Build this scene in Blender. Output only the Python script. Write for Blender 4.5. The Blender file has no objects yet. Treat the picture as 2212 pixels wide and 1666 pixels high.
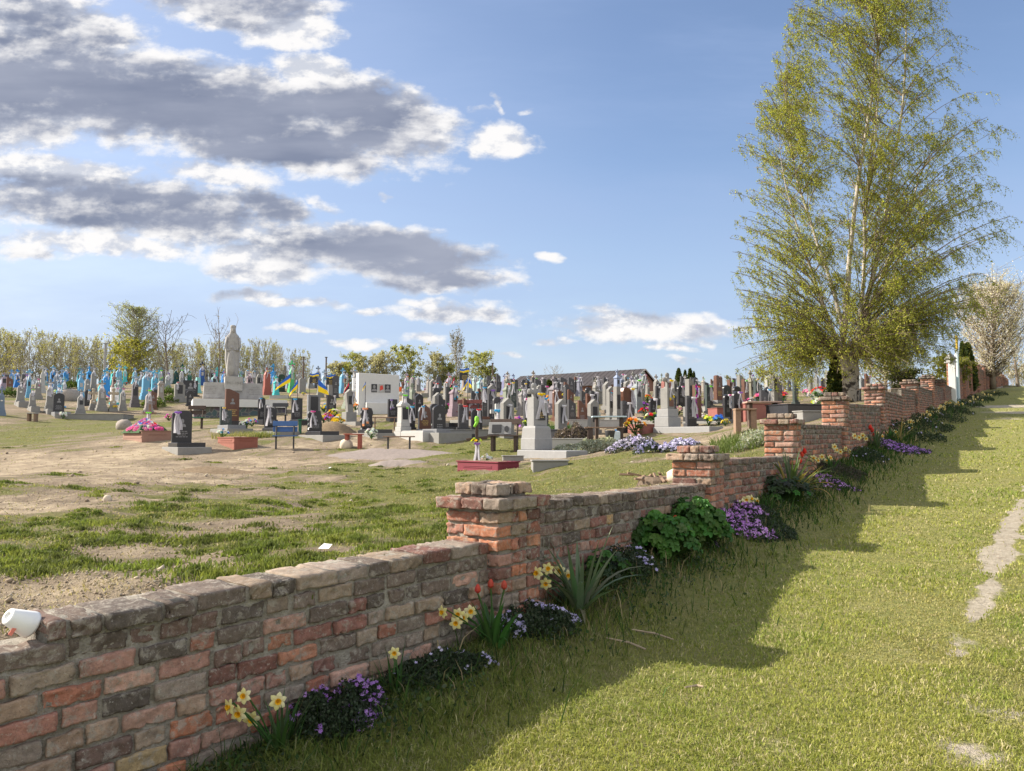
import bpy, math, random
import numpy as np
from mathutils import Vector, Matrix, Euler
random.seed(7); RNG = np.random.default_rng(11)
SC = bpy.context.scene
COL = SC.collection
PI = math.pi
# ------------------------------------------------------------------ camera geometry (eye at the world origin)
FPX = 1671.0; HORIZON = 945.0; TH = math.atan((HORIZON-833.0)/FPX)
CT, ST = math.cos(TH), math.sin(TH)
def ray(x, y):
    """direction per metre of forward distance, photo measured on a 2212 wide sheet"""
    cx = (x-1106.0)/FPX; cy = (833.0-y)/FPX
    d = CT-cy*ST
    return cx/d, (ST+cy*CT)/d
def at(x, y, D):
    a, b = ray(x, y); return Vector((a*D, D, b*D))

# ------------------------------------------------------------------ numpy noise
def _hash(ix, iy, iz, s):
    n = (ix*374761393 + iy*668265263 + iz*2147483647 + s*144665) & 0xFFFFFFFF
    n = ((n ^ (n >> 13))*1274126177) & 0xFFFFFFFF
    n = (n ^ (n >> 16)) & 0xFFFFFFFF
    return n/4294967295.0
def vnoise(P, scale=1.0, seed=0):
    P = np.asarray(P, float)*scale
    i = np.floor(P).astype(np.int64); f = P-i; f = f*f*(3-2*f)
    r = 0
    for dx in (0, 1):
        for dy in (0, 1):
            for dz in (0, 1):
                w = (f[:, 0] if dx else 1-f[:, 0])*(f[:, 1] if dy else 1-f[:, 1])*(f[:, 2] if dz else 1-f[:, 2])
                r = r+w*_hash(i[:, 0]+dx, i[:, 1]+dy, i[:, 2]+dz, seed)
    return r
def noise2(X, Y, scale=1.0, seed=0, octv=3):
    X = np.atleast_1d(np.asarray(X, float)); Y = np.atleast_1d(np.asarray(Y, float))
    r = 0; a = 1; t = 0
    for o in range(octv):
        r = r+a*vnoise(np.stack([X, Y, np.full_like(X, 3.7*o)], 1), scale*2**o, seed+o); t += a; a *= .5
    return r/t

# ------------------------------------------------------------------ terrain
WALL = [(-3.2, .73), (0.0, 4.5), (1.94, 7.55), (3.77, 10.4), (5.83, 13.6), (8.32, 17.4), (10.4, 20.6), (12.5, 23.9),
        (15.8, 29.0), (18.9, 33.8), (22.2, 39.0), (23.9, 41.6), (30.0, 50.5), (40.2, 65.0), (53.9, 85.0), (70.8, 110.0)]
_in_px = [(1085,1040,14),(1160,995,21),(1080,977,23.5),(1470,945,24),(1340,968,20),(1000,968,26),(680,960,27),(392,978,25),
  (313,955,27),(500,903,44),(95,900,42),(0,890,41),(200,865,53),(300,838,68),(0,840,62),(0,1000,23),(0,962,28),(0,930,34),
  (820,892,40),(1000,890,39),(1000,862,50),(1000,850,66),(1100,846,85),(700,840,82),(1510,930,27),(1700,890,32),
  (1700,859,46),(1750,851,80),(1400,853,88),(1300,882,40),(900,922,32),(1250,908,33),(250,925,36),(500,1010,20.5)]
_CP = [tuple(at(*p)) for p in _in_px]
_CP += [(-4,2,-.78),(-3,4,-.78),(-1.3,4.2,-.7),(-.3,5.4,-.67),(1,7.2,-.62),(2,8.8,-.5),(3.2,10.8,-.28),(5.2,13.9,.08),(7.6,17.8,.5),
  (11,25,1.1),(16,31.5,1.7),(24,43,2.3),(36,62,4),(55,92,5.6),(-8,13,-.8),(-5,8,-.78),(-14,20,-.75),(0,10,-.8),
  (-60,90,5.9),(0,95,4.9),(40,100,5.0),(-30,95,6.3),(-150,120,6),(0,180,4),(100,180,6),(-100,200,4),(200,100,6),(-100,30,0),
  (-100,0,-1),(0,-50,-2),(-50,-20,-1.5),(50,-50,-2),(100,20,0),(0,400,0),(-300,300,0),(300,300,2),(300,0,0),(-300,0,-2),(0,-300,-4)]
_CP = np.array(_CP)
def _tps_k(r2): return .5*r2*np.log(np.maximum(r2, 1e-12))
_n = len(_CP); _A = np.zeros((_n+3, _n+3))
_d2 = ((_CP[:, None, :2]-_CP[None, :, :2])**2).sum(2)
_A[:_n, :_n] = _tps_k(_d2)+np.eye(_n)*2.0
_A[:_n, _n] = 1; _A[:_n, _n+1:] = _CP[:, :2]; _A[_n:, :_n] = _A[:_n, _n:].T
_W = np.linalg.solve(_A, np.r_[_CP[:, 2], 0, 0, 0])
def _tps(X, Y):
    r = _W[_n]+_W[_n+1]*X+_W[_n+2]*Y
    for k in range(_n):
        r = r+_W[k]*_tps_k((X-_CP[k, 0])**2+(Y-_CP[k, 1])**2)
    return r
_TX, _TY = np.arange(-140, 140.1, .8), np.arange(-20, 200.1, .8)
_TG = _tps(*np.meshgrid(_TX, _TY))
def inside_z(X, Y):
    X = np.atleast_1d(np.asarray(X, float)); Y = np.atleast_1d(np.asarray(Y, float))
    fx = np.clip((X+140)/.8, 0, len(_TX)-1.001); fy = np.clip((Y+20)/.8, 0, len(_TY)-1.001)
    ix = fx.astype(int); iy = fy.astype(int); fx = fx-ix; fy = fy-iy
    r = (_TG[iy, ix]*(1-fx)+_TG[iy, ix+1]*fx)*(1-fy)+(_TG[iy+1, ix]*(1-fx)+_TG[iy+1, ix+1]*fx)*fy
    out = (np.abs(X) > 139) | (Y < -19) | (Y > 199)
    if out.any(): r[out] = _tps(X[out], Y[out])
    near = np.clip(1.4-np.hypot(X, Y-8)/26, 0, 1)
    r = r+near*((noise2(X, Y, .9, 5)-.5)*.20+(noise2(X, Y, 2.7, 9)-.5)*.10)
    return r
_FS = np.array([-300,-60,-8,0,3.6,4.4,8,11.3,14.6,19,23,35,47,76,100,131,170,260,500.])
_FZ = np.array([-6,-4,-1.78,-1.40,-1.18,-1.172,-1.03,-.87,-.64,-.32,-.03,.76,1.55,3.9,5.5,7.1,7.6,5,0])
WD = Vector((.541, .841)); 
def wall_dist(X, Y):
    """signed distance to the outer face of the wall, positive on the lawn side"""
    X = np.atleast_1d(np.asarray(X, float)); Y = np.atleast_1d(np.asarray(Y, float))
    best = np.full(X.shape, 1e9); sg = np.ones(X.shape)
    pts = [(-90, -101.5)]+WALL+[(330, 500)]
    for (ax, ay), (bx, by) in zip(pts, pts[1:]):
        dx, dy = bx-ax, by-ay; L2 = dx*dx+dy*dy
        t = np.clip(((X-ax)*dx+(Y-ay)*dy)/L2, 0, 1)
        qx, qy = X-ax-t*dx, Y-ay-t*dy
        d = np.hypot(qx, qy); s = np.where(qx*dy-qy*dx >= 0, 1, -1)
        m = d < best; best = np.where(m, d, best); sg = np.where(m, s, sg)
    return best*sg
def outside_z(X, Y, wd=None):
    X = np.atleast_1d(np.asarray(X, float)); Y = np.atleast_1d(np.asarray(Y, float))
    if wd is None: wd = wall_dist(X, Y)
    s = WD.x*X+WD.y*Y
    z = np.interp(s, _FS, _FZ)
    z = z+.24*np.exp(-np.maximum(wd, 0)**2/.5**2)*np.clip((s-2.2)/3, 0, 1)
    z = z+(noise2(X, Y, .6, 21)-.5)*.06+(noise2(X, Y, 2.3, 23)-.5)*.025
    return z
def ground(X, Y):
    X = np.atleast_1d(np.asarray(X, float)); Y = np.atleast_1d(np.asarray(Y, float))
    wd = wall_dist(X, Y)
    t = np.clip((wd+.19)/.12, 0, 1)
    return inside_z(X, Y)*(1-t)+outside_z(X, Y, wd)*t
def gz(x, y): return float(ground(x, y)[0])
_DS = np.concatenate([np.arange(2, 30, .1), np.arange(30, 130, .3)])
def hit(x, y, dmax=92.0, inside=None):
    a, b = ray(x, y); ds = _DS[_DS <= dmax]
    if inside: g = inside_z(a*ds, ds)
    elif inside is False: g = outside_z(a*ds, ds)
    else: g = ground(a*ds, ds)
    below = np.nonzero(b*ds <= g)[0]
    i = below[0] if len(below) else len(ds)-1
    D = ds[i]
    return Vector((a*D, D, float(g[i])))

# ------------------------------------------------------------------ mesh helpers
def np_mesh(name, V, faces, mats=None, midx=None, smooth=False, attrs=None):
    """faces: list of int arrays (n,k)"""
    me = bpy.data.meshes.new(name)
    V = np.asarray(V, np.float32); me.vertices.add(len(V)); me.vertices.foreach_set('co', V.ravel())
    faces = [np.asarray(f, np.int32) for f in faces if len(f)]
    nl = sum(f.size for f in faces); npol = sum(len(f) for f in faces)
    me.loops.add(nl); me.polygons.add(npol)
    me.loops.foreach_set('vertex_index', np.concatenate([f.ravel() for f in faces]))
    tot = np.concatenate([np.full(len(f), f.shape[1], np.int32) for f in faces])
    st = np.concatenate([[0], np.cumsum(tot)[:-1]]).astype(np.int32)
    me.polygons.foreach_set('loop_start', st)
    try: me.polygons.foreach_set('loop_total', tot)
    except Exception: pass
    if midx is not None: me.polygons.foreach_set('material_index', np.asarray(midx, np.int32))
    if smooth: me.polygons.foreach_set('use_smooth', np.ones(npol, bool))
    for m in (mats or []): me.materials.append(m)
    for k, v in (attrs or {}).items():
        v = np.asarray(v, np.float32)
        if v.ndim == 1:
            a = me.attributes.new(k, 'FLOAT', 'POINT'); a.data.foreach_set('value', v)
        else:
            a = me.attributes.new(k, 'FLOAT_COLOR', 'POINT'); a.data.foreach_set('color', np.c_[v[:, :3], np.ones(len(v))].astype(np.float32).ravel())
    me.update(calc_edges=True); me.validate()
    return me
def put(name, me, parent=None, loc=None, rz=0.0):
    o = bpy.data.objects.new(name, me); COL.objects.link(o)
    if parent is not None: o.parent = parent
    if loc is not None: o.location = loc
    if rz: o.rotation_euler = (0, 0, rz)
    return o
class MB:
    def __init__(s): s.v = []; s.f = []; s.m = []; s.c = []; s.mi = 0; s.col = (1, 1, 1)
    def add(s, vs, fs):
        b = len(s.v); s.v += [tuple(p) for p in vs]; s.c += [s.col]*len(vs)
        for f in fs: s.f.append(tuple(b+i for i in f)); s.m.append(s.mi)
    def box(s, c, d, rot=None, taper=1.0, bev=0.0):
        x, y, z = d[0]/2, d[1]/2, d[2]/2
        if bev <= 0:
            vs = [(-x,-y,-z),(x,-y,-z),(x,y,-z),(-x,y,-z),(-x*taper,-y*taper,z),(x*taper,-y*taper,z),(x*taper,y*taper,z),(-x*taper,y*taper,z)]
            fs = [(3,2,1,0),(4,5,6,7),(0,1,5,4),(1,2,6,5),(2,3,7,6),(3,0,4,7)]
        else:
            b = bev; vs = []
            for zz, k, t in ((-z, b, 1), (-z+b, 0, 1), (z-b, 0, taper), (z, b, taper)):
                X, Y = x*t-k, y*t-k; q = b*.6 if k == 0 else b*.3
                vs += [(-X+q,-Y,zz),(X-q,-Y,zz),(X,-Y+q,zz),(X,Y-q,zz),(X-q,Y,zz),(-X+q,Y,zz),(-X,Y-q,zz),(-X,-Y+q,zz)]
            fs = [tuple(range(7,-1,-1)), tuple(range(24,32))]
            for l in range(3):
                for i in range(8): j = (i+1) % 8; fs.append((l*8+i, l*8+j, (l+1)*8+j, (l+1)*8+i))
        M = (rot.to_matrix() if isinstance(rot, Euler) else rot) if rot is not None else None
        out = []
        for p in vs:
            q = Vector(p)
            if M is not None: q = M @ q
            out.append((q.x+c[0], q.y+c[1], q.z+c[2]))
        s.add(out, fs)
    def prism(s, pts, y0, y1, bev=0.0):
        """outline in x,z (counter clockwise seen from -y), extruded from y0 (front) to y1"""
        n = len(pts)
        if bev > 0:
            cx = sum(p[0] for p in pts)/n; cz = sum(p[1] for p in pts)/n
            inn = []
            for (x, z) in pts:
                d = math.hypot(x-cx, z-cz) or 1; inn.append((x-(x-cx)/d*bev, z-(z-cz)/d*bev))
            vs = [(x, y0, z) for x, z in inn]+[(x, y0+bev, z) for x, z in pts]+[(x, y1-bev, z) for x, z in pts]+[(x, y1, z) for x, z in inn]
            L = 4
        else:
            vs = [(x, y0, z) for x, z in pts]+[(x, y1, z) for x, z in pts]; L = 2
        fs = [tuple(range(n)), tuple(range((L-1)*n+n-1, (L-1)*n-1, -1))]
        for l in range(L-1):
            for i in range(n): j = (i+1) % n; fs.append((l*n+j, l*n+i, (l+1)*n+i, (l+1)*n+j))
        s.add(vs, fs)
    def loft(s, rings, cap=True):
        n = len(rings[0]); vs = [p for r in rings for p in r]; fs = []
        for l in range(len(rings)-1):
            for i in range(n): j = (i+1) % n; fs.append((l*n+i, l*n+j, (l+1)*n+j, (l+1)*n+i))
        if cap: fs.append(tuple(range(n-1, -1, -1))); fs.append(tuple(range((len(rings)-1)*n, len(rings)*n)))
        s.add(vs, fs)
    def lathe(s, prof, n=12, c=(0,0,0), axis=None):
        rings = []
        for r, z in prof: rings.append([(r*math.cos(2*PI*i/n), r*math.sin(2*PI*i/n), z) for i in range(n)])
        if axis is not None:
            q = Vector((0,0,1)).rotation_difference(Vector(axis)); rings = [[tuple(q @ Vector(p)) for p in r] for r in rings]
        s.loft([[(p[0]+c[0], p[1]+c[1], p[2]+c[2]) for p in r] for r in rings])
    def tube(s, path, rad, n=6):
        P = [Vector(p) for p in path]; rings = []
        up = Vector((.13, .21, .97))
        for i, p in enumerate(P):
            t = (P[min(i+1, len(P)-1)]-P[max(i-1, 0)])
            if t.length < 1e-9: t = Vector((0,0,1))
            t.normalize(); a = t.cross(up)
            if a.length < 1e-3: a = t.cross(Vector((1,0,0)))
            a.normalize(); b = t.cross(a)
            r = rad[i] if isinstance(rad, (list, tuple)) else rad
            rings.append([tuple(p+(a*math.cos(2*PI*k/n)+b*math.sin(2*PI*k/n))*r) for k in range(n)])
        s.loft(rings)
    def ball(s, c, r, n=8, m=5, jit=0.0):
        rings = []
        for l in range(1, m):
            a = PI*l/m-PI/2
            rings.append([(c[0]+r[0]*math.cos(a)*math.cos(2*PI*i/n)*(1+random.uniform(-jit, jit)), c[1]+r[1]*math.cos(a)*math.sin(2*PI*i/n)*(1+random.uniform(-jit, jit)), c[2]+r[2]*math.sin(a)) for i in range(n)])
        s.loft(rings)
    def quad(s, a, b, c, d): s.add([a, b, c, d], [(0,1,2,3)])
    def mesh(s, name, mats, smooth=False, bend=None):
        me = bpy.data.meshes.new(name); me.from_pydata(s.v, [], s.f)
        for m in (mats if isinstance(mats, (list, tuple)) else [mats]): me.materials.append(m)
        me.polygons.foreach_set('material_index', s.m)
        if any(c != (1,1,1) for c in s.c):
            a = me.attributes.new('Col', 'FLOAT_COLOR', 'POINT'); a.data.foreach_set('color', [q for c in s.c for q in (c[0], c[1], c[2], 1)])
        if smooth: me.polygons.foreach_set('use_smooth', [True]*len(s.f))
        me.update(); return me
    def build(s, name, mats, parent=None, loc=None, rz=0, smooth=False):
        return put(name, s.mesh(name, mats, smooth), parent, loc, rz)
def tag(o, label=None, cat=None, group=None, kind=None):
    if label: o['label'] = label
    if cat: o['category'] = cat
    if group: o['group'] = group
    if kind: o['kind'] = kind
    return o
def empty(name, loc, rz=0.0, label=None, cat=None, group=None):
    o = bpy.data.objects.new(name, None); COL.objects.link(o); o.empty_display_size = .2
    o.location = loc; o.rotation_euler = (0, 0, rz); tag(o, label, cat, group); return o
KIDS = {}
def copy_tree(o, parent=None, loc=None, rz=None, scale=None, color=None, label=None, group=None):
    c = o.copy(); COL.objects.link(c)
    if parent is not None: c.parent = parent
    if loc is not None: c.location = loc
    if rz is not None: c.rotation_euler = (0, 0, rz)
    if scale is not None: c.scale = scale if isinstance(scale, (tuple, list)) else (scale,)*3
    if label: c['label'] = label
    if group: c['group'] = group
    if color is not None: c.color = color
    for ch in o.children: copy_tree(ch, c, color=color)
    return c

# ------------------------------------------------------------------ materials
def nt(m):
    m.use_nodes = True; t = m.node_tree; t.nodes.clear(); return t, t.nodes, t.links
def N(t, typ, **kw):
    n = t.nodes.new(typ)
    for k, v in kw.items():
        if k.startswith('i_'):
            key = k[2:]; key = int(key) if key.isdigit() else key.replace('_', ' ')
            n.inputs[key].default_value = v
        else: setattr(n, k, v)
    return n
def math_(t, op, a, b=None, c=None, clamp=False):
    n = t.nodes.new('ShaderNodeMath'); n.operation = op; n.use_clamp = clamp
    for i, v in enumerate((a, b, c)):
        if v is None: continue
        if isinstance(v, (int, float)): n.inputs[i].default_value = v
        else: t.links.new(v, n.inputs[i])
    return n.outputs[0]
def mixc(t, fac, a, b, typ='MIX'):
    n = t.nodes.new('ShaderNodeMix'); n.data_type = 'RGBA'; n.blend_type = typ
    for idx, v in ((0, fac), (6, a), (7, b)):
        if isinstance(v, (int, float)): n.inputs[idx].default_value = v
        elif isinstance(v, (tuple, list)): n.inputs[idx].default_value = (*v[:3], 1)
        else: t.links.new(v, n.inputs[idx])
    return n.outputs[2]
def ramp(t, v, lo, hi, smooth=True):
    n = t.nodes.new('ShaderNodeMapRange'); n.interpolation_type = 'SMOOTHSTEP' if smooth else 'LINEAR'
    t.links.new(v, n.inputs[0]); n.inputs[1].default_value = lo; n.inputs[2].default_value = hi; return n.outputs[0]
def noise_(t, vec, scale, detail=4, rough=.6, dist=0):
    n = N(t, 'ShaderNodeTexNoise'); n.inputs['Scale'].default_value = scale; n.inputs['Detail'].default_value = detail
    n.inputs['Roughness'].default_value = rough; n.inputs['Distortion'].default_value = dist
    if vec is not None: t.links.new(vec, n.inputs['Vector'])
    return n.outputs[0]
def finish(t, color, rough=.8, bump=None, bstr=.3, bdist=.01, spec=.3, sub=None, coat=0, metal=0):
    b = N(t, 'ShaderNodeBsdfPrincipled'); o = N(t, 'ShaderNodeOutputMaterial')
    if isinstance(color, (tuple, list)): b.inputs['Base Color'].default_value = (*color[:3], 1)
    else: t.links.new(color, b.inputs['Base Color'])
    if isinstance(rough, (int, float)): b.inputs['Roughness'].default_value = rough
    else: t.links.new(rough, b.inputs['Roughness'])
    b.inputs['Specular IOR Level'].default_value = spec; b.inputs['Metallic'].default_value = metal
    if coat: b.inputs['Coat Weight'].default_value = coat
    if bump is not None:
        bn = N(t, 'ShaderNodeBump'); bn.inputs['Strength'].default_value = bstr; bn.inputs['Distance'].default_value = bdist
        t.links.new(bump, bn.inputs['Height']); t.links.new(bn.outputs[0], b.inputs['Normal'])
    t.links.new(b.outputs[0], o.inputs[0]); return b
MATS = {}
def M(name, color, rough=.7, var=.25, scale=6.0, spec=.3, bstr=.25, bdist=.004, obj=False, attr=None, speck=0, metal=0, dirt=0.0, dirtcol=(.12,.1,.08), coat=0):
    """a plain stone, paint, wood or cloth: colour broken by two noises, faint bump"""
    if name in MATS: return MATS[name]
    m = bpy.data.materials.new(name); t, n, l = nt(m)
    tc = N(t, 'ShaderNodeTexCoord'); oi = N(t, 'ShaderNodeObjectInfo')
    off = N(t, 'ShaderNodeVectorMath', operation='ADD'); l.new(tc.outputs['Object'], off.inputs[0])
    sc = math_(t, 'MULTIPLY', oi.outputs['Random'], 37.0)
    cb = N(t, 'ShaderNodeCombineXYZ'); l.new(sc, cb.inputs[0]); l.new(sc, cb.inputs[1]); l.new(cb.outputs[0], off.inputs[1])
    v = off.outputs[0]
    n1 = noise_(t, v, scale, 5, .65); n2 = noise_(t, v, scale*7, 3, .6)
    if obj: base = oi.outputs['Color']
    elif attr:
        a = N(t, 'ShaderNodeAttribute', attribute_name=attr); base = a.outputs['Color']
    else:
        rgb = N(t, 'ShaderNodeRGB'); rgb.outputs[0].default_value = (*color, 1); base = rgb.outputs[0]
    k = math_(t, 'MULTIPLY_ADD', n1, var*2, 1-var)
    k = math_(t, 'MULTIPLY', k, math_(t, 'MULTIPLY_ADD', n2, var, 1-var*.5))
    col = mixc(t, 1.0, base, k, 'MULTIPLY')
    if dirt > 0:
        dn = ramp(t, noise_(t, v, scale*1.7, 6, .7, .4), .5, .72)
        col = mixc(t, math_(t, 'MULTIPLY', dn, dirt), col, dirtcol)
    if speck:
        vor = N(t, 'ShaderNodeTexVoronoi'); vor.inputs['Scale'].default_value = 160; l.new(v, vor.inputs['Vector'])
        col = mixc(t, math_(t, 'MULTIPLY', ramp(t, vor.outputs['Distance'], .35, .1), speck), col, (.5,.5,.5))
    finish(t, col, rough, math_(t, 'ADD', n1, math_(t, 'MULTIPLY', n2, .5)), bstr, bdist, spec, metal=metal, coat=coat)
    MATS[name] = m; return m
def M_leaf(name, attr='Col', color=(.06,.1,.02), trans=.4, rough=.55, spec=.25, tint=(1.15,1.2,.7)):
    if name in MATS: return MATS[name]
    m = bpy.data.materials.new(name); t, n, l = nt(m)
    if attr: base = N(t, 'ShaderNodeAttribute', attribute_name=attr).outputs['Color']
    else:
        r = N(t, 'ShaderNodeRGB'); r.outputs[0].default_value = (*color, 1); base = r.outputs[0]
    b = N(t, 'ShaderNodeBsdfPrincipled'); l.new(base, b.inputs['Base Color']); b.inputs['Roughness'].default_value = rough; b.inputs['Specular IOR Level'].default_value = spec
    tr = N(t, 'ShaderNodeBsdfTranslucent'); l.new(mixc(t, 1.0, base, tint, 'MULTIPLY'), tr.inputs['Color'])
    mx = N(t, 'ShaderNodeMixShader'); mx.inputs[0].default_value = trans
    l.new(b.outputs[0], mx.inputs[1]); l.new(tr.outputs[0], mx.inputs[2])
    o = N(t, 'ShaderNodeOutputMaterial'); l.new(mx.outputs[0], o.inputs[0]); MATS[name] = m; return m
# ------------------------------------------------------------------ camera, sun, sky
EXPO = 1.1; LX = 2**-EXPO
cam = bpy.data.cameras.new('camera'); cam.sensor_width = 36; cam.lens = FPX/2212*36; cam.clip_start = .05; cam.clip_end = 3000
co = bpy.data.objects.new('camera', cam); COL.objects.link(co); co.rotation_euler = (PI/2+TH, 0, 0); SC.camera = co
SUN_EL = math.radians(32.3); SUN_AZ = math.atan2(-.982, .19)     # measured from +Y towards +X
to_sun = Vector((math.cos(SUN_EL)*math.sin(SUN_AZ), math.cos(SUN_EL)*math.cos(SUN_AZ), math.sin(SUN_EL)))
sl = bpy.data.lights.new('sun', 'SUN'); sl.energy = 4.4; sl.angle = math.radians(.55); sl.color = (1, .91, .77)
so = bpy.data.objects.new('sun', sl); COL.objects.link(so); so.rotation_euler = to_sun.to_track_quat('Z', 'Y').to_euler(); so.location = (-20, 5, 30)
w = bpy.data.worlds.new('World'); SC.world = w; w.use_nodes = True
t = w.node_tree; t.nodes.clear(); l = t.links
sky = N(t, 'ShaderNodeTexSky'); sky.sky_type = 'NISHITA'; sky.sun_disc = False; sky.sun_elevation = SUN_EL; sky.sun_rotation = SUN_AZ
sky.air_density = 1.0; sky.dust_density = 1.2; sky.ozone_density = 1.4; sky.altitude = 100
tc = N(t, 'ShaderNodeTexCoord'); sp = N(t, 'ShaderNodeSeparateXYZ'); l.new(tc.outputs['Generated'], sp.inputs[0])
dy = math_(t, 'MAXIMUM', sp.outputs[1], .08)
u0 = math_(t, 'DIVIDE', sp.outputs[0], dy); v0 = math_(t, 'DIVIDE', sp.outputs[2], dy)
cb = N(t, 'ShaderNodeCombineXYZ'); l.new(u0, cb.inputs[0]); l.new(v0, cb.inputs[1])
P0 = cb.outputs[0]
def nz(scale, sx, sy, detail, rough, off=0.0, src=None):
    mp = N(t, 'ShaderNodeMapping'); l.new(src or P0, mp.inputs[0]); mp.inputs['Scale'].default_value = (sx, sy, 1); mp.inputs['Location'].default_value = (off, off*.7, off*.3)
    mp.inputs['Rotation'].default_value = (0, 0, math.radians(6))
    n = N(t, 'ShaderNodeTexNoise'); n.inputs['Scale'].default_value = scale; n.inputs['Detail'].default_value = detail; n.inputs['Roughness'].default_value = rough
    l.new(mp.outputs[0], n.inputs['Vector']); return n
# warp the sheet a little so that the cloud banks have ragged sides
wn = nz(7.0, 1, 1.6, 4, .6); wv = N(t, 'ShaderNodeVectorMath', operation='MULTIPLY_ADD')
l.new(wn.outputs['Color'], wv.inputs[0]); wv.inputs[1].default_value = (.10, .055, 0)
ws = N(t, 'ShaderNodeVectorMath', operation='SUBTRACT'); l.new(P0, ws.inputs[0]); ws.inputs[1].default_value = (.05, .0275, 0)
l.new(ws.outputs[0], wv.inputs[2]); P1 = wv.outputs[0]
# cloud banks: centre and half sizes in photo pixels, tilt, darkness of the core
CLOUDS = [(70,70,270,110,8,.75),(374,222,560,115,11,1),(30,205,200,120,5,.9),(805,250,215,88,8,.95),(590,322,270,66,6,1),(517,12,240,72,3,.6),(604,64,150,48,8,.15),
  (690,172,115,46,28,.0),(880,212,75,44,10,.0),(270,446,420,80,6,.95),(575,440,125,44,14,.95),(144,372,220,50,5,.05),(472,378,140,36,8,.05),
  (200,520,250,36,4,.1),(770,530,345,66,8,.9),(950,604,175,34,3,.95),(563,560,125,54,10,.2),(1070,302,84,46,8,.0),(1040,238,46,9,0,0),(1080,226,12,24,0,0),
  (1140,243,18,9,0,0),(1185,556,36,16,6,.15),(545,640,85,20,-6,.15),(650,656,105,17,4,.2),(797,677,32,11,3,.15),(985,676,165,26,0,.5),(905,654,70,16,0,.2),
  (1400,706,200,40,1,.45),(1300,668,62,12,4,.2),(1440,752,65,11,2,.2),(1200,735,45,10,0,.2),(1522,738,36,11,0,.2),(905,738,56,14,3,.15),(760,747,60,7,4,0),
  (640,718,58,8,2,0),(700,432,50,12,14,.1),(838,424,13,9,0,0),(60,532,95,24,3,.15),(170,545,62,14,6,.1),(1100,775,40,8,0,.1),(1470,782,40,8,2,.1),(2195,665,40,20,0,.1),
  (-300,300,300,200,5,.9),(-250,-150,420,120,6,.6)]
def mapr(v, a, b, c, d):
    n = N(t, 'ShaderNodeMapRange'); l.new(v, n.inputs[0]); n.inputs[1].default_value = a; n.inputs[2].default_value = b; n.inputs[3].default_value = c; n.inputs[4].default_value = d; return n.outputs[0]
F = None; DK = None
for (px, py, rx, ry, rot, dk) in CLOUDS:
    cu, cv = ray(px, py); s = 1.0/FPX
    mp = N(t, 'ShaderNodeMapping'); mp.vector_type = 'TEXTURE'; l.new(P1, mp.inputs[0])
    mp.inputs['Location'].default_value = (cu, cv, 0); mp.inputs['Rotation'].default_value = (0, 0, -math.radians(rot)); mp.inputs['Scale'].default_value = (rx*s*1.05, ry*s*1.05, 1)
    ln = N(t, 'ShaderNodeVectorMath', operation='DOT_PRODUCT'); l.new(mp.outputs[0], ln.inputs[0]); l.new(mp.outputs[0], ln.inputs[1])
    kk = min(1.0, .30+ry/78.0)*(.80 if dk < .12 and rx < 120 else 1)
    f = math_(t, 'MULTIPLY', math_(t, 'SUBTRACT', 1.0, ln.outputs['Value']), kk)
    F = f if F is None else math_(t, 'SMOOTH_MAX', F, f, .08)
    if dk > 0:
        d = math_(t, 'MULTIPLY', f, dk); DK = d if DK is None else math_(t, 'SMOOTH_MAX', DK, d, .1)
fine = nz(26.0, .75, 1.25, 9, .62).outputs[0]; mid = nz(7.0, .55, 1.5, 6, .55, 3.1).outputs[0]
streak = nz(5.0, .45, 2.6, 5, .5, 7.7).outputs[0]
fin2 = nz(60.0, .9, 1.1, 6, .6, 5.5).outputs[0]
dens = math_(t, 'ADD', F, math_(t, 'MULTIPLY', math_(t, 'SUBTRACT', fine, .5), 1.5))
dens = math_(t, 'ADD', dens, math_(t, 'MULTIPLY', math_(t, 'SUBTRACT', fin2, .5), .5))
dens = math_(t, 'ADD', dens, math_(t, 'MULTIPLY', math_(t, 'SUBTRACT', mid, .5), 1.1))
front = mapr(sp.outputs[1], .1, .3, 0, 1)
mask = math_(t, 'MULTIPLY', ramp(t, dens, -.10, .55), front)
# thin veil near the horizon
core = math_(t, 'ADD', DK, math_(t, 'MULTIPLY', math_(t, 'SUBTRACT', streak, .5), 1.5))
core = math_(t, 'ADD', core, math_(t, 'MULTIPLY', math_(t, 'SUBTRACT', fine, .5), .9))
core = math_(t, 'ADD', core, math_(t, 'MULTIPLY', math_(t, 'SUBTRACT', mid, .5), .9))
fb = N(t, 'ShaderNodeVectorMath', operation='ADD'); l.new(P0, fb.inputs[0]); fb.inputs[1].default_value = (-.012, .014, 0)
fineB = nz(26.0, .75, 1.25, 5, .6, 0.0, fb.outputs[0]).outputs[0]; fineA = nz(26.0, .75, 1.25, 5, .6).outputs[0]
midB = nz(7.0, .55, 1.5, 4, .55, 3.1, fb.outputs[0]).outputs[0]
rel = math_(t, 'ADD', math_(t, 'SUBTRACT', fineA, fineB), math_(t, 'MULTIPLY', math_(t, 'SUBTRACT', mid, midB), 1.5))
core = math_(t, 'SUBTRACT', core, math_(t, 'MULTIPLY', rel, 1.3))
core = math_(t, 'ADD', core, math_(t, 'MULTIPLY', math_(t, 'SUBTRACT', nz(11.0, .35, 2.2, 5, .55, 12.3).outputs[0], .5), 1.1))
core = ramp(t, core, .04, .84)
gray = mixc(t, ramp(t, math_(t, 'ADD', streak, math_(t, 'MULTIPLY', mid, .4)), .45, .9), (.20*LX,.235*LX,.34*LX), (.40*LX,.43*LX,.53*LX))
white = mixc(t, ramp(t, math_(t, 'ADD', fine, math_(t, 'MULTIPLY', rel, .8)), .36, .66), (.66*LX,.69*LX,.77*LX), (1.02*LX,1.0*LX,.985*LX))
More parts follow.
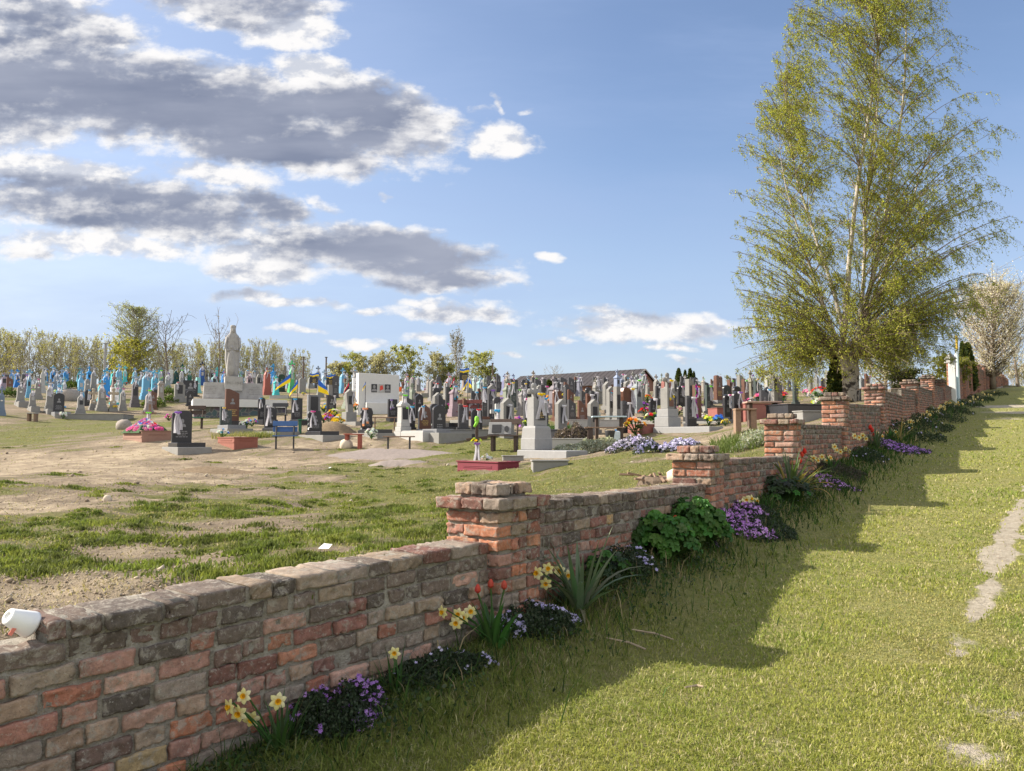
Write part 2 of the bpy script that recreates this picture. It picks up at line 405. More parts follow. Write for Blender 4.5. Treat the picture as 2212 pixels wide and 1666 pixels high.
cloud = mixc(t, core, white, gray)
skc = N(t, 'ShaderNodeVectorMath', operation='SCALE'); l.new(sky.outputs[0], skc.inputs[0]); skc.inputs['Scale'].default_value = SKYS = .093
el = sp.outputs[2]
# the far hazy air of the sky itself, pale towards the ground
veil = math_(t, 'MULTIPLY', mapr(el, .0, .34, 1, 0), .55)
skt = mixc(t, 1.0, skc.outputs[0], (.98,.96,1.0), 'MULTIPLY')
skv = mixc(t, veil, skt, (.53*LX,.61*LX,.79*LX))
glow = math_(t, 'MULTIPLY', math_(t, 'MULTIPLY', mapr(u0, -.75, .15, 1, 0), mapr(el, .10, .60, 1, .35)), .50)
skv = mixc(t, glow, skv, (.70*LX,.755*LX,.84*LX))
thin = math_(t, 'MULTIPLY', ramp(t, nz(3.0, .5, 2.2, 6, .6, 1.3).outputs[0], .36, .70), .42)
skv = mixc(t, thin, skv, (.42*LX,.55*LX,.84*LX))
# unseen bright cloud added behind the camera and overhead to lift the shade
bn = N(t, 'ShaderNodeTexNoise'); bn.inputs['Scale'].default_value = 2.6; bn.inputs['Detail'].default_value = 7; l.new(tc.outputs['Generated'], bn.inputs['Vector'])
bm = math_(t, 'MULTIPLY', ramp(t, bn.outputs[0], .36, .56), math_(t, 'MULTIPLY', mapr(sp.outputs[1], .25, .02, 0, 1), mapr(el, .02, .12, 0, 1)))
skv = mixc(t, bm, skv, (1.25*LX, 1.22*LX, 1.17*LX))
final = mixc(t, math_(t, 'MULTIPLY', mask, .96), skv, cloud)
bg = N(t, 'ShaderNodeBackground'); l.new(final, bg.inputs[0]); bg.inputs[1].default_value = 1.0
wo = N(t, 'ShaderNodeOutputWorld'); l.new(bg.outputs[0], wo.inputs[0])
SC.view_settings.view_transform = 'Standard'; SC.view_settings.look = 'None'; SC.view_settings.gamma = 1; SC.view_settings.exposure = EXPO
SC.render.film_transparent = False
SC.cycles.max_bounces = 6; SC.cycles.transparent_max_bounces = 6; SC.cycles.use_denoising = True
SC.cycles.caustics_reflective = False; SC.cycles.caustics_refractive = False

# ------------------------------------------------------------------ ground sheet
def spaced(lo, a, b, hi, step, grow):
    c = list(np.arange(a, b, step)); s = step; x = b
    up = []
    while x < hi: up.append(x); s *= grow; x += s
    up.append(hi); s = step; x = a-step; dn = []
    while x > lo: dn.append(x); s *= grow; x -= s
    dn.append(lo); return np.array(dn[::-1]+c+up)
gx = spaced(-700, -7.5, 7.5, 700, .09, 1.06); gy = spaced(-300, 1.2, 16, 900, .09, 1.055)
GX, GY = np.meshgrid(gx, gy); X = GX.ravel(); Y = GY.ravel()
wdist = wall_dist(X, Y)
Z = ground(X, Y)
far = np.clip((np.hypot(X, Y)-200)/300, 0, 1); Z = Z*(1-far)+(-1.0)*far
def wpatch(spec, X, Y, inside):
    r = np.zeros(len(X))
    for (px, py, rx, ry, val) in spec:
        c = hit(px, py, inside=inside); D = c.y
        a = rx*D/FPX; yn = hit(px, min(py+ry, 1640), inside=inside).y; yf = hit(px, py-ry, inside=inside).y
        b = max((yf-yn)/2, .15)
        q = ((X-c.x)/a)**2+((Y-(yn+yf)/2)/b)**2
        r = r+val*np.exp(-q*.8)
    return r
IN_P = [(60,1010,330,52,-.9),(140,1085,260,30,-.5),(520,1010,110,20,-.35),(300,1040,120,30,-.5),(640,1120,200,8,-.3),(760,1075,80,8,-.35),(600,1150,150,10,-.4),(690,965,120,8,-.4),(840,955,120,8,-.45),(640,1040,260,55,.34),(350,1120,200,40,.2),(300,1190,280,16,-.3),(100,1290,220,16,-.35),(600,1215,220,12,-.35),(780,1170,120,8,-.3),(180,1150,200,8,-.25),
  (300,1200,180,14,-.5),(100,1250,160,10,-.5),(260,1230,120,12,-.35),(420,1155,160,8,-.3),(560,1230,80,8,-.3),(760,1190,60,10,-.3),(820,985,80,10,-.25),(1240,1010,60,10,-.3),(1500,958,80,10,-.8),(1660,935,70,14,-.7),(1560,970,60,8,-.5),
  (150,935,260,22,.45),(420,905,160,24,.35),(900,1130,200,70,.75),(900,1040,150,45,.6),(1300,1030,300,45,.85),(1050,975,160,14,.5),(470,1110,120,14,.35),(480,1240,110,30,.35),(60,1180,160,20,.45),(1090,960,70,20,.45),
  (120,1135,150,12,.3),(660,1060,90,14,.25),(380,960,60,14,-.3)]
OUT_P = [(2080,1390,26,20,-.5),(2195,1160,14,14,-.9),(1660,1610,55,14,-.5),(2060,1520,40,12,-.45),(2110,1640,80,20,-.7),(2180,1560,40,20,-.3),
  (2190,878,60,3,-1.6),(2200,892,50,4,-.9),(2180,905,60,4,-.5),(1370,1350,60,14,-.25),(1480,1250,60,12,-.2),(1560,1180,50,10,-.2),(1940,1420,80,20,-.2),(1900,1290,60,14,-.15)]
TRACK = [tuple(hit(a_, b_, inside=False))[:2] for a_, b_ in ((2075,1420),(2100,1345),(2132,1288),(2146,1240),(2160,1195),(2176,1150),(2196,1105),(2225,1050))]
TW = [.0, .03, .06, .03, .09, .045, .05, .0]
def track(X, Y):
    r = np.zeros(len(X)); wob = (noise2(X, Y, 3.0, 83)-.5)*.16; gate = noise2(X, Y, 2.2, 85)
    for k in range(len(TRACK)-1):
        (ax, ay), (bx, by) = TRACK[k], TRACK[k+1]; dx, dy = bx-ax, by-ay
        t_ = np.clip(((X-ax)*dx+(Y-ay)*dy)/(dx*dx+dy*dy), 0, 1); d = np.abs(np.hypot(X-ax-t_*dx, Y-ay-t_*dy)+wob); wd_ = TW[k]*(1-t_)+TW[k+1]*t_+.02
        r = np.minimum(r, -1.9*np.exp(-(d/wd_)**2)*np.clip((gate-.25)*3.5, 0, 1))
    return r
mi = wpatch(IN_P, X, Y, True); mo = wpatch(OUT_P, X, Y, False)+track(X, Y)
GIN_B = .40; GOUT_B = 1.0
def gmask_in(X, Y, m=None):
    if m is None: m = wpatch(IN_P, X, Y, True)
    return GIN_B+m*.62+(noise2(X*.75, Y, .7, 51)-.5)*1.0+(noise2(X*.75, Y, 2.4, 53)-.5)*1.15+(noise2(X, Y, 8, 55, 2)-.5)*.5
gin = gmask_in(X, Y, mi); gout = GOUT_B+mo
isout = wdist > -.12
grassv = np.where(isout, gout, gin)
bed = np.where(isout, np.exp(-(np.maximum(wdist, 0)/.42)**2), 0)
nx, ny = len(gx), len(gy)
idx = np.arange(nx*ny).reshape(ny, nx)
quads = np.stack([idx[:-1, :-1], idx[:-1, 1:], idx[1:, 1:], idx[1:, :-1]], -1).reshape(-1, 4)
m = bpy.data.materials.new('ground_soil_and_turf'); t, n, l = nt(m)
geo = N(t, 'ShaderNodeNewGeometry'); pos = geo.outputs['Position']
a1 = N(t, 'ShaderNodeAttribute', attribute_name='grass').outputs['Fac']; a2 = N(t, 'ShaderNodeAttribute', attribute_name='lawn').outputs['Fac']; a3 = N(t, 'ShaderNodeAttribute', attribute_name='bed').outputs['Fac']
n_big = noise_(t, pos, .55, 5, .6); n_mid = noise_(t, pos, 2.6, 6, .68); n_fin = noise_(t, pos, 16, 6, .7); n_grit = noise_(t, pos, 90, 3, .7)
g = math_(t, 'ADD', a1, math_(t, 'MULTIPLY', math_(t, 'SUBTRACT', n_mid, .5), .8)); g = math_(t, 'ADD', g, math_(t, 'MULTIPLY', math_(t, 'MULTIPLY', math_(t, 'SUBTRACT', n_mid, .5), 1.3), a2))
g = math_(t, 'ADD', g, math_(t, 'MULTIPLY', math_(t, 'SUBTRACT', n_fin, .5), .8))
gm = ramp(t, g, .30, .72)
sand = mixc(t, ramp(t, n_mid, .35, .65), (.50,.41,.29), (.36,.285,.20))
earth = mixc(t, ramp(t, n_fin, .35, .65), (.20,.155,.115), (.31,.25,.18))
soil = mixc(t, ramp(t, math_(t, 'ADD', math_(t, 'MULTIPLY', a1, .5), math_(t, 'ADD', math_(t, 'MULTIPLY', n_big, .7), math_(t, 'MULTIPLY', n_mid, .5))), .42, .78), sand, earth)
soil = mixc(t, math_(t, 'MULTIPLY', ramp(t, n_grit, .5, .75), .35), soil, (.2,.15,.1))
turf = mixc(t, ramp(t, n_fin, .3, .7), (.19,.18,.065), (.11,.13,.04))
turf = mixc(t, math_(t, 'MULTIPLY', ramp(t, n_mid, .5, .75), .55), turf, (.30,.255,.13))
turf2 = mixc(t, ramp(t, n_fin, .3, .7), (.31,.29,.11), (.19,.21,.065))
turf2 = mixc(t, math_(t, 'MULTIPLY', ramp(t, n_mid, .45, .75), .5), turf2, (.33,.28,.145))
tf = mixc(t, a2, turf, turf2)
dirtl = mixc(t, ramp(t, n_fin, .3, .7), (.52,.46,.37), (.38,.33,.25))
so_ = mixc(t, a2, soil, dirtl)
so_ = mixc(t, math_(t, 'MULTIPLY', ramp(t, noise_(t, pos, 6.5, 6, .72, .8), .50, .66), .40), so_, (.20,.155,.11))
c = mixc(t, gm, so_, tf)
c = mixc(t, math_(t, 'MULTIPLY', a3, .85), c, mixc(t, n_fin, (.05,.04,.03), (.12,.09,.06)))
finish(t, c, .95, math_(t, 'ADD', math_(t, 'ADD', n_fin, math_(t, 'MULTIPLY', n_grit, .5)), n_mid), .9, .05, .1)
me = np_mesh('ground', np.stack([X, Y, Z], 1), [quads], [m], smooth=True, attrs={'grass': grassv, 'lawn': isout.astype(float), 'bed': bed})
tag(put('ground', me), kind='structure')

# ------------------------------------------------------------------ grass blades
def blade_mesh(name, P, h, wdt, lean, cols, mat, seg2=True, ang=None):
    n = len(P); a = RNG.uniform(0, 2*PI, n) if ang is None else ang
    dx, dy = np.cos(a), np.sin(a); la = RNG.uniform(0, 2*PI, n) if ang is None else a+PI/2
    lx, ly = np.cos(la)*lean*h, np.sin(la)*lean*h
    wx, wy = dx*wdt/2, dy*wdt/2
    z0 = P[:, 2]-.004
    A = np.stack([P[:, 0]-wx, P[:, 1]-wy, z0], 1); B = np.stack([P[:, 0]+wx, P[:, 1]+wy, z0], 1)
    hm = h*.55
    C = np.stack([P[:, 0]+wx*.75+lx*.32, P[:, 1]+wy*.75+ly*.32, P[:, 2]+hm], 1); Dd = np.stack([P[:, 0]-wx*.75+lx*.32, P[:, 1]-wy*.75+ly*.32, P[:, 2]+hm], 1)
    E = np.stack([P[:, 0]+lx, P[:, 1]+ly, P[:, 2]+h*np.sqrt(np.maximum(1-lean**2*.6, .15))], 1)
    V = np.stack([A, B, C, Dd, E], 1).reshape(-1, 3); b = (np.arange(n)*5)[:, None]
    q = b+np.array([0, 1, 2, 3]); tr = b+np.array([3, 2, 4])
    return np_mesh(name, V, [q, tr], [mat], attrs={'Col': np.repeat(cols, 5, 0)})
GRASS = M_leaf('grass_blade', trans=.35, rough=.6, spec=.15)
def sample_px(n, ylo, yhi, inside, xlo=-150, xhi=2360):
    """points spread evenly over the part of the ground that the photo shows (and a margin beside it)"""
    px = RNG.uniform(xlo, xhi, n); py = RNG.uniform(ylo, yhi, n)
    cx = (px-1106)/FPX; cy = (833-py)/FPX; d = CT-cy*ST; a = cx/d; b = (ST+cy*CT)/d
    lo = np.full(n, 1.6); hi = np.full(n, np.nan)
    Ds = np.exp(np.linspace(math.log(1.8), math.log(60), 34)); prev = None
    fn = inside_z if inside else (lambda x, y: np.interp(WD.x*x+WD.y*y, _FS, _FZ))
    done = np.zeros(n, bool); res = np.full(n, np.nan); pd = None
    for Dv in Ds:
        df = b*Dv-fn(a*Dv, np.full(n, Dv))
        if pd is not None:
            m_ = (~done) & (df <= 0) & (pdf > 0)
            res[m_] = pd+(Dv-pd)*(pdf[m_]/(pdf[m_]-df[m_])); done |= m_
        pd, pdf = Dv, df
    ok = done; X = a[ok]*res[ok]; Y = res[ok]
    return X, Y
def grow_lawn():
    X, Y = sample_px(330000, 850, 1760, False)
    wd = wall_dist(X, Y); k = wd > .02; X, Y, wd = X[k], Y[k], wd[k]
    pm = GOUT_B+wpatch(OUT_P, X, Y, False)+track(X, Y)+(noise2(X, Y, 1.1, 31)-.5)*.5+(noise2(X, Y, 5, 37)-.5)*1.0
    k = RNG.uniform(0, 1, len(X)) < np.clip((pm-.28)*2.4, 0.02, 1); X, Y, wd, pm = X[k], Y[k], wd[k], pm[k]
    Z = outside_z(X, Y, wd); D = np.hypot(X, Y)
    n = len(X); pt = noise2(X, Y, 1.3, 41); pt2 = noise2(X, Y, 5, 43)
    h = RNG.uniform(.009, .030, n)*(1+1.6*np.exp(-(wd/.55)**2)*RNG.uniform(0, 1.5, n))*(.65+.7*pt2)
    h = h*np.clip(D/6, 1, 2.2)**.5; wv_ = RNG.uniform(.0025, .0050, n)*np.clip(D/3.6, 1, 9)
    lean = RNG.uniform(.35, 1.7, n)
    u = np.clip(RNG.uniform(0, 1, n)*.75+(pt-.5)*1.1+.08, 0, 1)[:, None]
    green = np.array([.20,.265,.05]); yel = np.array([.40,.39,.10]); straw = np.array([.55,.48,.28])
    c = green*(1-u)+yel*u; s = (RNG.uniform(0, 1, n) < .10+.14*(pt2 > .55))[:, None]; c = np.where(s, straw, c)
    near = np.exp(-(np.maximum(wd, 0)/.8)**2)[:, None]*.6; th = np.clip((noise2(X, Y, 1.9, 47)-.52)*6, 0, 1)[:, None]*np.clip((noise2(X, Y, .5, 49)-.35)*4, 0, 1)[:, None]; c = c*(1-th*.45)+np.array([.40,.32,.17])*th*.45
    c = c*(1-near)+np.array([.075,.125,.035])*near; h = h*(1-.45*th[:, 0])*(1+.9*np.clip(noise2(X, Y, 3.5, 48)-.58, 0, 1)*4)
    c = c*RNG.uniform(.7, 1.25, (n, 1))
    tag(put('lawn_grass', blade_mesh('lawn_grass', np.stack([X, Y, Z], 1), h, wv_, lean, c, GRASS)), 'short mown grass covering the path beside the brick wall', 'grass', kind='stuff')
    X, Y = sample_px(210000, 905, 1420, True, -150, 1800)
    wd = wall_dist(X, Y); k = wd < -.28; X, Y = X[k], Y[k]
    D = np.hypot(X, Y)
    pm = gmask_in(X, Y)
    k = RNG.uniform(0, 1, len(X)) < np.clip((pm-.42)*1.3, .03, .7)*np.clip(Y/7, .55, 1); X, Y, D, pm = X[k], Y[k], D[k], pm[k]
    Z = inside_z(X, Y); n = len(X); pt = noise2(X, Y, 1.7, 57)
    h = RNG.uniform(.010, .034, n)*(.6+.8*pt)*np.clip(D/8, 1, 2)**.4; wv_ = RNG.uniform(.003, .006, n)*np.clip(D/4, 1, 9)
    u = np.clip(RNG.uniform(0, 1, n)*.7+(pt-.5)*.9+.05, 0, 1)[:, None]
    c = np.array([.19,.215,.06])*(1-u)+np.array([.36,.33,.14])*u; s = (RNG.uniform(0, 1, n) < .30)[:, None]; c = np.where(s, np.array([.36,.30,.16]), c)
    c = c*RNG.uniform(.7, 1.25, (n, 1))
    tag(put('cemetery_grass', blade_mesh('cemetery_grass', np.stack([X, Y, Z], 1), h, wv_, RNG.uniform(.4, 1.6, n), c, GRASS)), 'patchy rough grass growing on the bare sandy cemetery ground', 'grass', kind='stuff')
    # low weeds in bright cushions
    px = RNG.uniform(-100, 1050, 640); py = RNG.uniform(965, 1300, 640); P = []; Hh = []; Cc = []
    W = []
    for a, b in zip(px, py):
        c = hit(a, b, 40, True)
        if wall_dist(c.x, c.y)[0] > -.35: continue
        dens_ = float(gmask_in(np.array([c.x]), np.array([c.y]))[0])
        if dens_ < .25+.3*random.random(): continue
        r = random.uniform(.07, .28)*(1.35 if random.random() < .2 else 1); k = int(170*min(1.6, 5.5/c.y+.35))
        q = np.abs(RNG.normal(0, .5, k)); th = RNG.uniform(0, 2*PI, k)
        X = c.x+np.cos(th)*q*r*1.3; Y = c.y+np.sin(th)*q*r; P.append(np.stack([X, Y, inside_z(X, Y)], 1))
        tall = random.random() < .35
        Hh.append(RNG.uniform(.4, 1, k)*(.06 if tall else .042)*(1-.5*np.clip(q, 0, 1))*max(.7, r/.16)**.5); W.append(np.full(k, (.008 if tall else .014))*max(1, c.y/7))
        base = random.choice([(.17,.21,.05), (.13,.165,.045), (.21,.235,.06), (.12,.14,.045)])
        Cc.append(np.array(base)*RNG.uniform(.65, 1.35, (k, 1)))
    P = np.concatenate(P); n = len(P)
    tag(put('weeds', blade_mesh('weeds', P, np.concatenate(Hh), np.concatenate(W), RNG.uniform(.1, .9, n), np.concatenate(Cc), GRASS)), 'bright green cushions of weeds on the bare ground behind the wall', 'weeds', kind='stuff')
grow_lawn()
# ------------------------------------------------------------------ brick wall: every brick is laid, mortar behind
def _brick_mat():
    m = bpy.data.materials.new('old_brick'); t, n, l = nt(m)
    geo = N(t, 'ShaderNodeNewGeometry').outputs['Position']
    a = N(t, 'ShaderNodeAttribute', attribute_name='Col').outputs['Color']
    n2 = noise_(t, geo, 34, 6, .72); n3 = noise_(t, geo, 170, 4, .7); n4 = noise_(t, geo, 20, 8, .72, .7)
    k = math_(t, 'MULTIPLY_ADD', n2, 1.5, .25); c = mixc(t, 1.0, a, k, 'MULTIPLY')
    c = mixc(t, math_(t, 'MULTIPLY', ramp(t, noise_(t, geo, 6, 5, .7), .50, .70), .45), c, (.10,.085,.075))
    c = mixc(t, math_(t, 'MULTIPLY', ramp(t, n4, .50, .62), .72), c, mixc(t, n2, (.22,.195,.165), (.46,.425,.37)))
    c = mixc(t, math_(t, 'MULTIPLY', ramp(t, noise_(t, geo, 75, 5, .7), .58, .68), .55), c, (.52,.49,.44))
    c = mixc(t, math_(t, 'MULTIPLY', ramp(t, n3, .56, .70), .6), c, (.05,.042,.036))
    hgt = math_(t, 'ADD', math_(t, 'ADD', math_(t, 'MULTIPLY', n2, .9), math_(t, 'MULTIPLY', n3, .7)), math_(t, 'MULTIPLY', n4, .6))
    finish(t, c, .94, hgt, .6, .012, .12)
    return m
def _mortar_mat():
    m = bpy.data.materials.new('lime_mortar'); t, n, l = nt(m)
    geo = N(t, 'ShaderNodeNewGeometry').outputs['Position']
    n1 = noise_(t, geo, 12, 6, .7); n2 = noise_(t, geo, 70, 4, .7)
    c = mixc(t, ramp(t, n1, .3, .7), (.24,.215,.18), (.42,.39,.34)); c = mixc(t, math_(t, 'MULTIPLY', ramp(t, n2, .5, .75), .5), c, (.12,.105,.09))
    finish(t, c, .95, math_(t, 'ADD', n1, n2), 1.0, .02, .1); return m
BRICK = _brick_mat(); MORTAR = _mortar_mat()
def _template(nx, ny, nz):
    V = {}; F = []
    def vid(i, j, k):
        return V.setdefault((i, j, k), len(V))
    for i in range(nx):
        for k in range(nz):
            F.append((vid(i,0,k), vid(i+1,0,k), vid(i+1,0,k+1), vid(i,0,k+1)))
    for i in range(nx):
        for j in range(ny):
            F.append((vid(i,j,nz), vid(i+1,j,nz), vid(i+1,j+1,nz), vid(i,j+1,nz)))
            F.append((vid(i,j,0), vid(i,j+1,0), vid(i+1,j+1,0), vid(i+1,j,0)))
    for j in range(ny):
        for k in range(nz):
            F.append((vid(0,j,k), vid(0,j,k+1), vid(0,j+1,k+1), vid(0,j+1,k)))
            F.append((vid(nx,j,k), vid(nx,j+1,k), vid(nx,j+1,k+1), vid(nx,j,k+1)))
    for i in range(nx):
        for k in range(nz):
            F.append((vid(i,ny,k), vid(i,ny,k+1), vid(i+1,ny,k+1), vid(i+1,ny,k)))
    P = np.array(list(V.keys()), float)/np.array([nx, ny, nz])*2-1
    return P, np.array(F, np.int32)
_TPL = {0: _template(13, 5, 7), 1: _template(7, 4, 4), 2: _template(3, 2, 2), 3: _template(1, 1, 1)}
class Bricks:
    def __init__(s): s.V = []; s.F = []; s.C = []; s.nv = 0
    def add(s, o, ax, ay, l, d, h, col, lod=1, seed=None, chip=1.0):
        """brick with its lower front left corner at o; ax along its length, ay into the wall"""
        P, F = _TPL[lod]
        hx, hy, hz = l/2, d/2, h/2
        Q = P*np.array([hx, hy, hz]); r = min(.0042, h*.1)*(1 if lod < 3 else 0)
        if r:
            core = np.clip(Q, [-hx+r, -hy+r, -hz+r], [hx-r, hy-r, hz-r]); dv = Q-core; ln = np.linalg.norm(dv, axis=1, keepdims=True)
            Q = np.where(ln > 1e-9, core+dv/np.maximum(ln, 1e-9)*r, Q)
        sd = RNG.integers(1, 1 << 30)
        if lod < 3:
            off = RNG.uniform(0, 500, 3)
            k1 = (vnoise(Q*1.0+off, 18, 1)-.55)*.013*chip+(vnoise(Q+off, 55, 2)-.5)*.009*chip-np.clip((vnoise(Q+off, 30, 4)-.70)*.06, 0, .012)-(vnoise(Q+off, 110, 6)-.5)*.005
            nrm = P/np.maximum(np.abs(P).max(1, keepdims=True), 1e-6); nrm = np.where(np.abs(nrm) > .98, nrm, nrm*.15)
            nrm /= np.linalg.norm(nrm, axis=1, keepdims=True)
            k1 = np.minimum(k1, .004); Q = Q+nrm*k1[:, None]
        tl = RNG.normal(0, .012); Q[:, 2] += Q[:, 0]*tl
        ax = np.array(ax); ay = np.array(ay); az = np.array([0, 0, 1.0])
        W = np.array(o)+(Q[:, :1]+hx)*ax+(Q[:, 1:2]+hy)*ay+(Q[:, 2:]+hz)*az
        s.V.append(W); s.F.append(F+s.nv); s.nv += len(W)
        s.C.append(np.tile(col, (len(W), 1)))
    def build(s, name, parent):
        me = np_mesh(name, np.concatenate(s.V), [np.concatenate(s.F)], [BRICK], smooth=True, attrs={'Col': np.concatenate(s.C)})
        return put(name, me, parent)
PAL = {'dark': [(.14,.115,.10), (.17,.135,.115), (.115,.10,.09), (.19,.125,.105)], 'red': [(.37,.135,.08), (.31,.125,.08), (.40,.17,.095), (.34,.15,.11)],
       'beige': [(.30,.235,.17), (.27,.22,.17), (.34,.24,.17), (.25,.21,.18)], 'pink': [(.42,.22,.165), (.38,.20,.16), (.46,.27,.21)], 'orange': [(.47,.165,.07), (.42,.155,.07), (.50,.21,.10)],
       'white': [(.46,.42,.39), (.52,.47,.44)], 'blue': [(.14,.155,.18)], 'plum': [(.24,.105,.085), (.20,.095,.08), (.28,.12,.09)], 'ochre': [(.42,.27,.10), (.36,.27,.12)]}
def pick(ws):
    ks = list(ws); k = random.choices(ks, [ws[q] for q in ks])[0]
    c = np.array(random.choice(PAL[k])); c = c*random.uniform(1.05, 1.5); m_ = c.mean(); return (c*.72+m_*.28)*np.array([1.07, .985, .92])*.82
def mix_for(zone, f):
    """zone 0 the near grey stretch, 1 the next, 2 the redder far ones; f 0 at the top, 1 at the foot"""
    if zone == 0:
        if f < .12: return {'dark': 6, 'beige': 2, 'plum': 1}
        if f < .3: return {'dark': 3, 'beige': 3, 'red': 1, 'plum': 1, 'pink': 1}
        if f < .75: return {'beige': 6, 'pink': 2.2, 'red': 2, 'dark': 1.2, 'orange': .4, 'ochre': .4, 'blue': .15, 'plum': .6}
        return {'pink': 3, 'beige': 4, 'white': 2.5, 'red': 1, 'ochre': .6, 'blue': .3}
    if zone == 1:
        if f < .13: return {'dark': 6, 'beige': 1}
        if f < .35: return {'dark': 4, 'plum': 3, 'beige': 1, 'ochre': .4}
        if f < .7: return {'plum': 3, 'red': 3, 'pink': 2, 'dark': 1.5, 'orange': .8}
        return {'pink': 3, 'red': 3, 'plum': 2, 'white': .5}
    if f < .14: return {'dark': 6, 'plum': 1}
    if f < .4: return {'dark': 2.2, 'plum': 4, 'red': 2}
    return {'plum': 2, 'red': 5, 'orange': 1.2, 'dark': .5}
TH_W = .27; CRS = .0765
def panel(parent, A, B, zA, zB, zone, lod, headers, skip=None, label=None):
    A = Vector(A); B = Vector(B); d = (B-A); L = d.length; d = d/L; nrm = Vector((d.y, -d.x))
    n = -nrm; br = Bricks(); mb = MB()
    ax = (d.x, d.y, (zB-zA)/L); ay = (n.x, n.y, 0)
    foot = min(float(outside_z(A.x, A.y)[0]), float(outside_z(B.x, B.y)[0]))-.12
    nc = int((max(zA, zB)-foot)/CRS)+1; H = nc*CRS
    for c in range(nc):
        off = random.uniform(0, .2); x = -off
        lo = lod
        while x < L:
            top = c == 0
            bl = ((.125 if random.random() < headers else .25) if zone else (.12 if random.random() < .42 else .205))*random.uniform(.9, 1.1)
            if top and headers > .5: bl = .125*random.uniform(.9, 1.1)
            e = min(x+bl, L); s0 = max(x, 0)
            if top and skip and s0 < skip < e-.04: s0 = skip
            if e-s0 > .03 and not (top and skip and s0 < skip):
                bh = CRS-random.uniform(.010, .016)
                zb = zA+(zB-zA)*s0/L-(c+1)*CRS
                zg = float(outside_z(A.x+d.x*s0, A.y+d.y*s0)[0])
                if zb+bh > zg-.1:
                    f = c/max(nc-1, 1); col = pick(mix_for(zone, f+random.uniform(-.05, .05)))
                    pr = random.gauss(0, .0045)+(.006 if top else 0)+(random.uniform(0, .012) if random.random() < .08 else 0)
                    dz = random.gauss(0, .002)+(random.uniform(-.007, .004) if top else 0)
                    gap = random.uniform(.011, .020)
                    o = (A.x+d.x*s0-n.x*pr, A.y+d.y*s0-n.y*pr, zb+dz)
                    br.add(o, ax, ay, e-s0-gap, (TH_W+.01 if top else .13), bh*(random.uniform(.94, 1.0) if top else 1), col, lo)
            x += bl
    o = br.build('brickwork', parent) if False else None
    me = np_mesh('wall_panel', np.concatenate(br.V), [np.concatenate(br.F)], [BRICK], smooth=True, attrs={'Col': np.concatenate(br.C)})
    p = put('wall_panel', me, parent)
    # mortar core, a hand thinner than the brick faces, with an uneven skin
    nx = max(2, int(L/(.045 if lod < 2 else .5))); nzv = max(2, int(H/(.03 if lod < 2 else .3)))
    V = []; xs_ = [L*i/nx for i in range(nx+1)]
    if skip: i_ = min(range(nx+1), key=lambda q: abs(xs_[q]-skip)); xs_[i_] = skip-.002; xs_[i_+1] = skip+.004
    def zt(x): return zA+(zB-zA)*x/L-.024-(CRS if (skip and x < skip) else 0)
    for side in (0, 1):
        for k in range(nzv+1):
            for i in range(nx+1):
                x = xs_[i]; z = zt(x)-H*(1-k/nzv); y = .013 if side == 0 else TH_W-.012
                V.append((A.x+d.x*x+n.x*y, A.y+d.y*x+n.y*y, z))
    V = np.array(V)
    if lod < 2:
        amp = (vnoise(V, 22, 3)-.5)*.022; sgn = np.r_[np.full(len(V)//2, -1), np.full(len(V)//2, 1)]*1.0
        V[:, 0] += n.x*amp*sgn; V[:, 1] += n.y*amp*sgn
    idx = np.arange((nzv+1)*(nx+1)).reshape(nzv+1, nx+1); q = np.stack([idx[:-1, :-1], idx[:-1, 1:], idx[1:, 1:], idx[1:, :-1]], -1).reshape(-1, 4)
    h = len(V)//2; q2 = (q+h)[:, ::-1]
    topq = np.stack([idx[-1, :-1], idx[-1, 1:], idx[-1, 1:]+h, idx[-1, :-1]+h], -1)
    e1 = np.stack([idx[1:, 0], idx[:-1, 0], idx[:-1, 0]+h, idx[1:, 0]+h], -1); e2 = np.stack([idx[:-1, -1], idx[1:, -1], idx[1:, -1]+h, idx[:-1, -1]+h], -1)
    put('mortar', np_mesh('mortar', V, [q, q2, topq, e1, e2], [MORTAR], smooth=False), p)
    return p
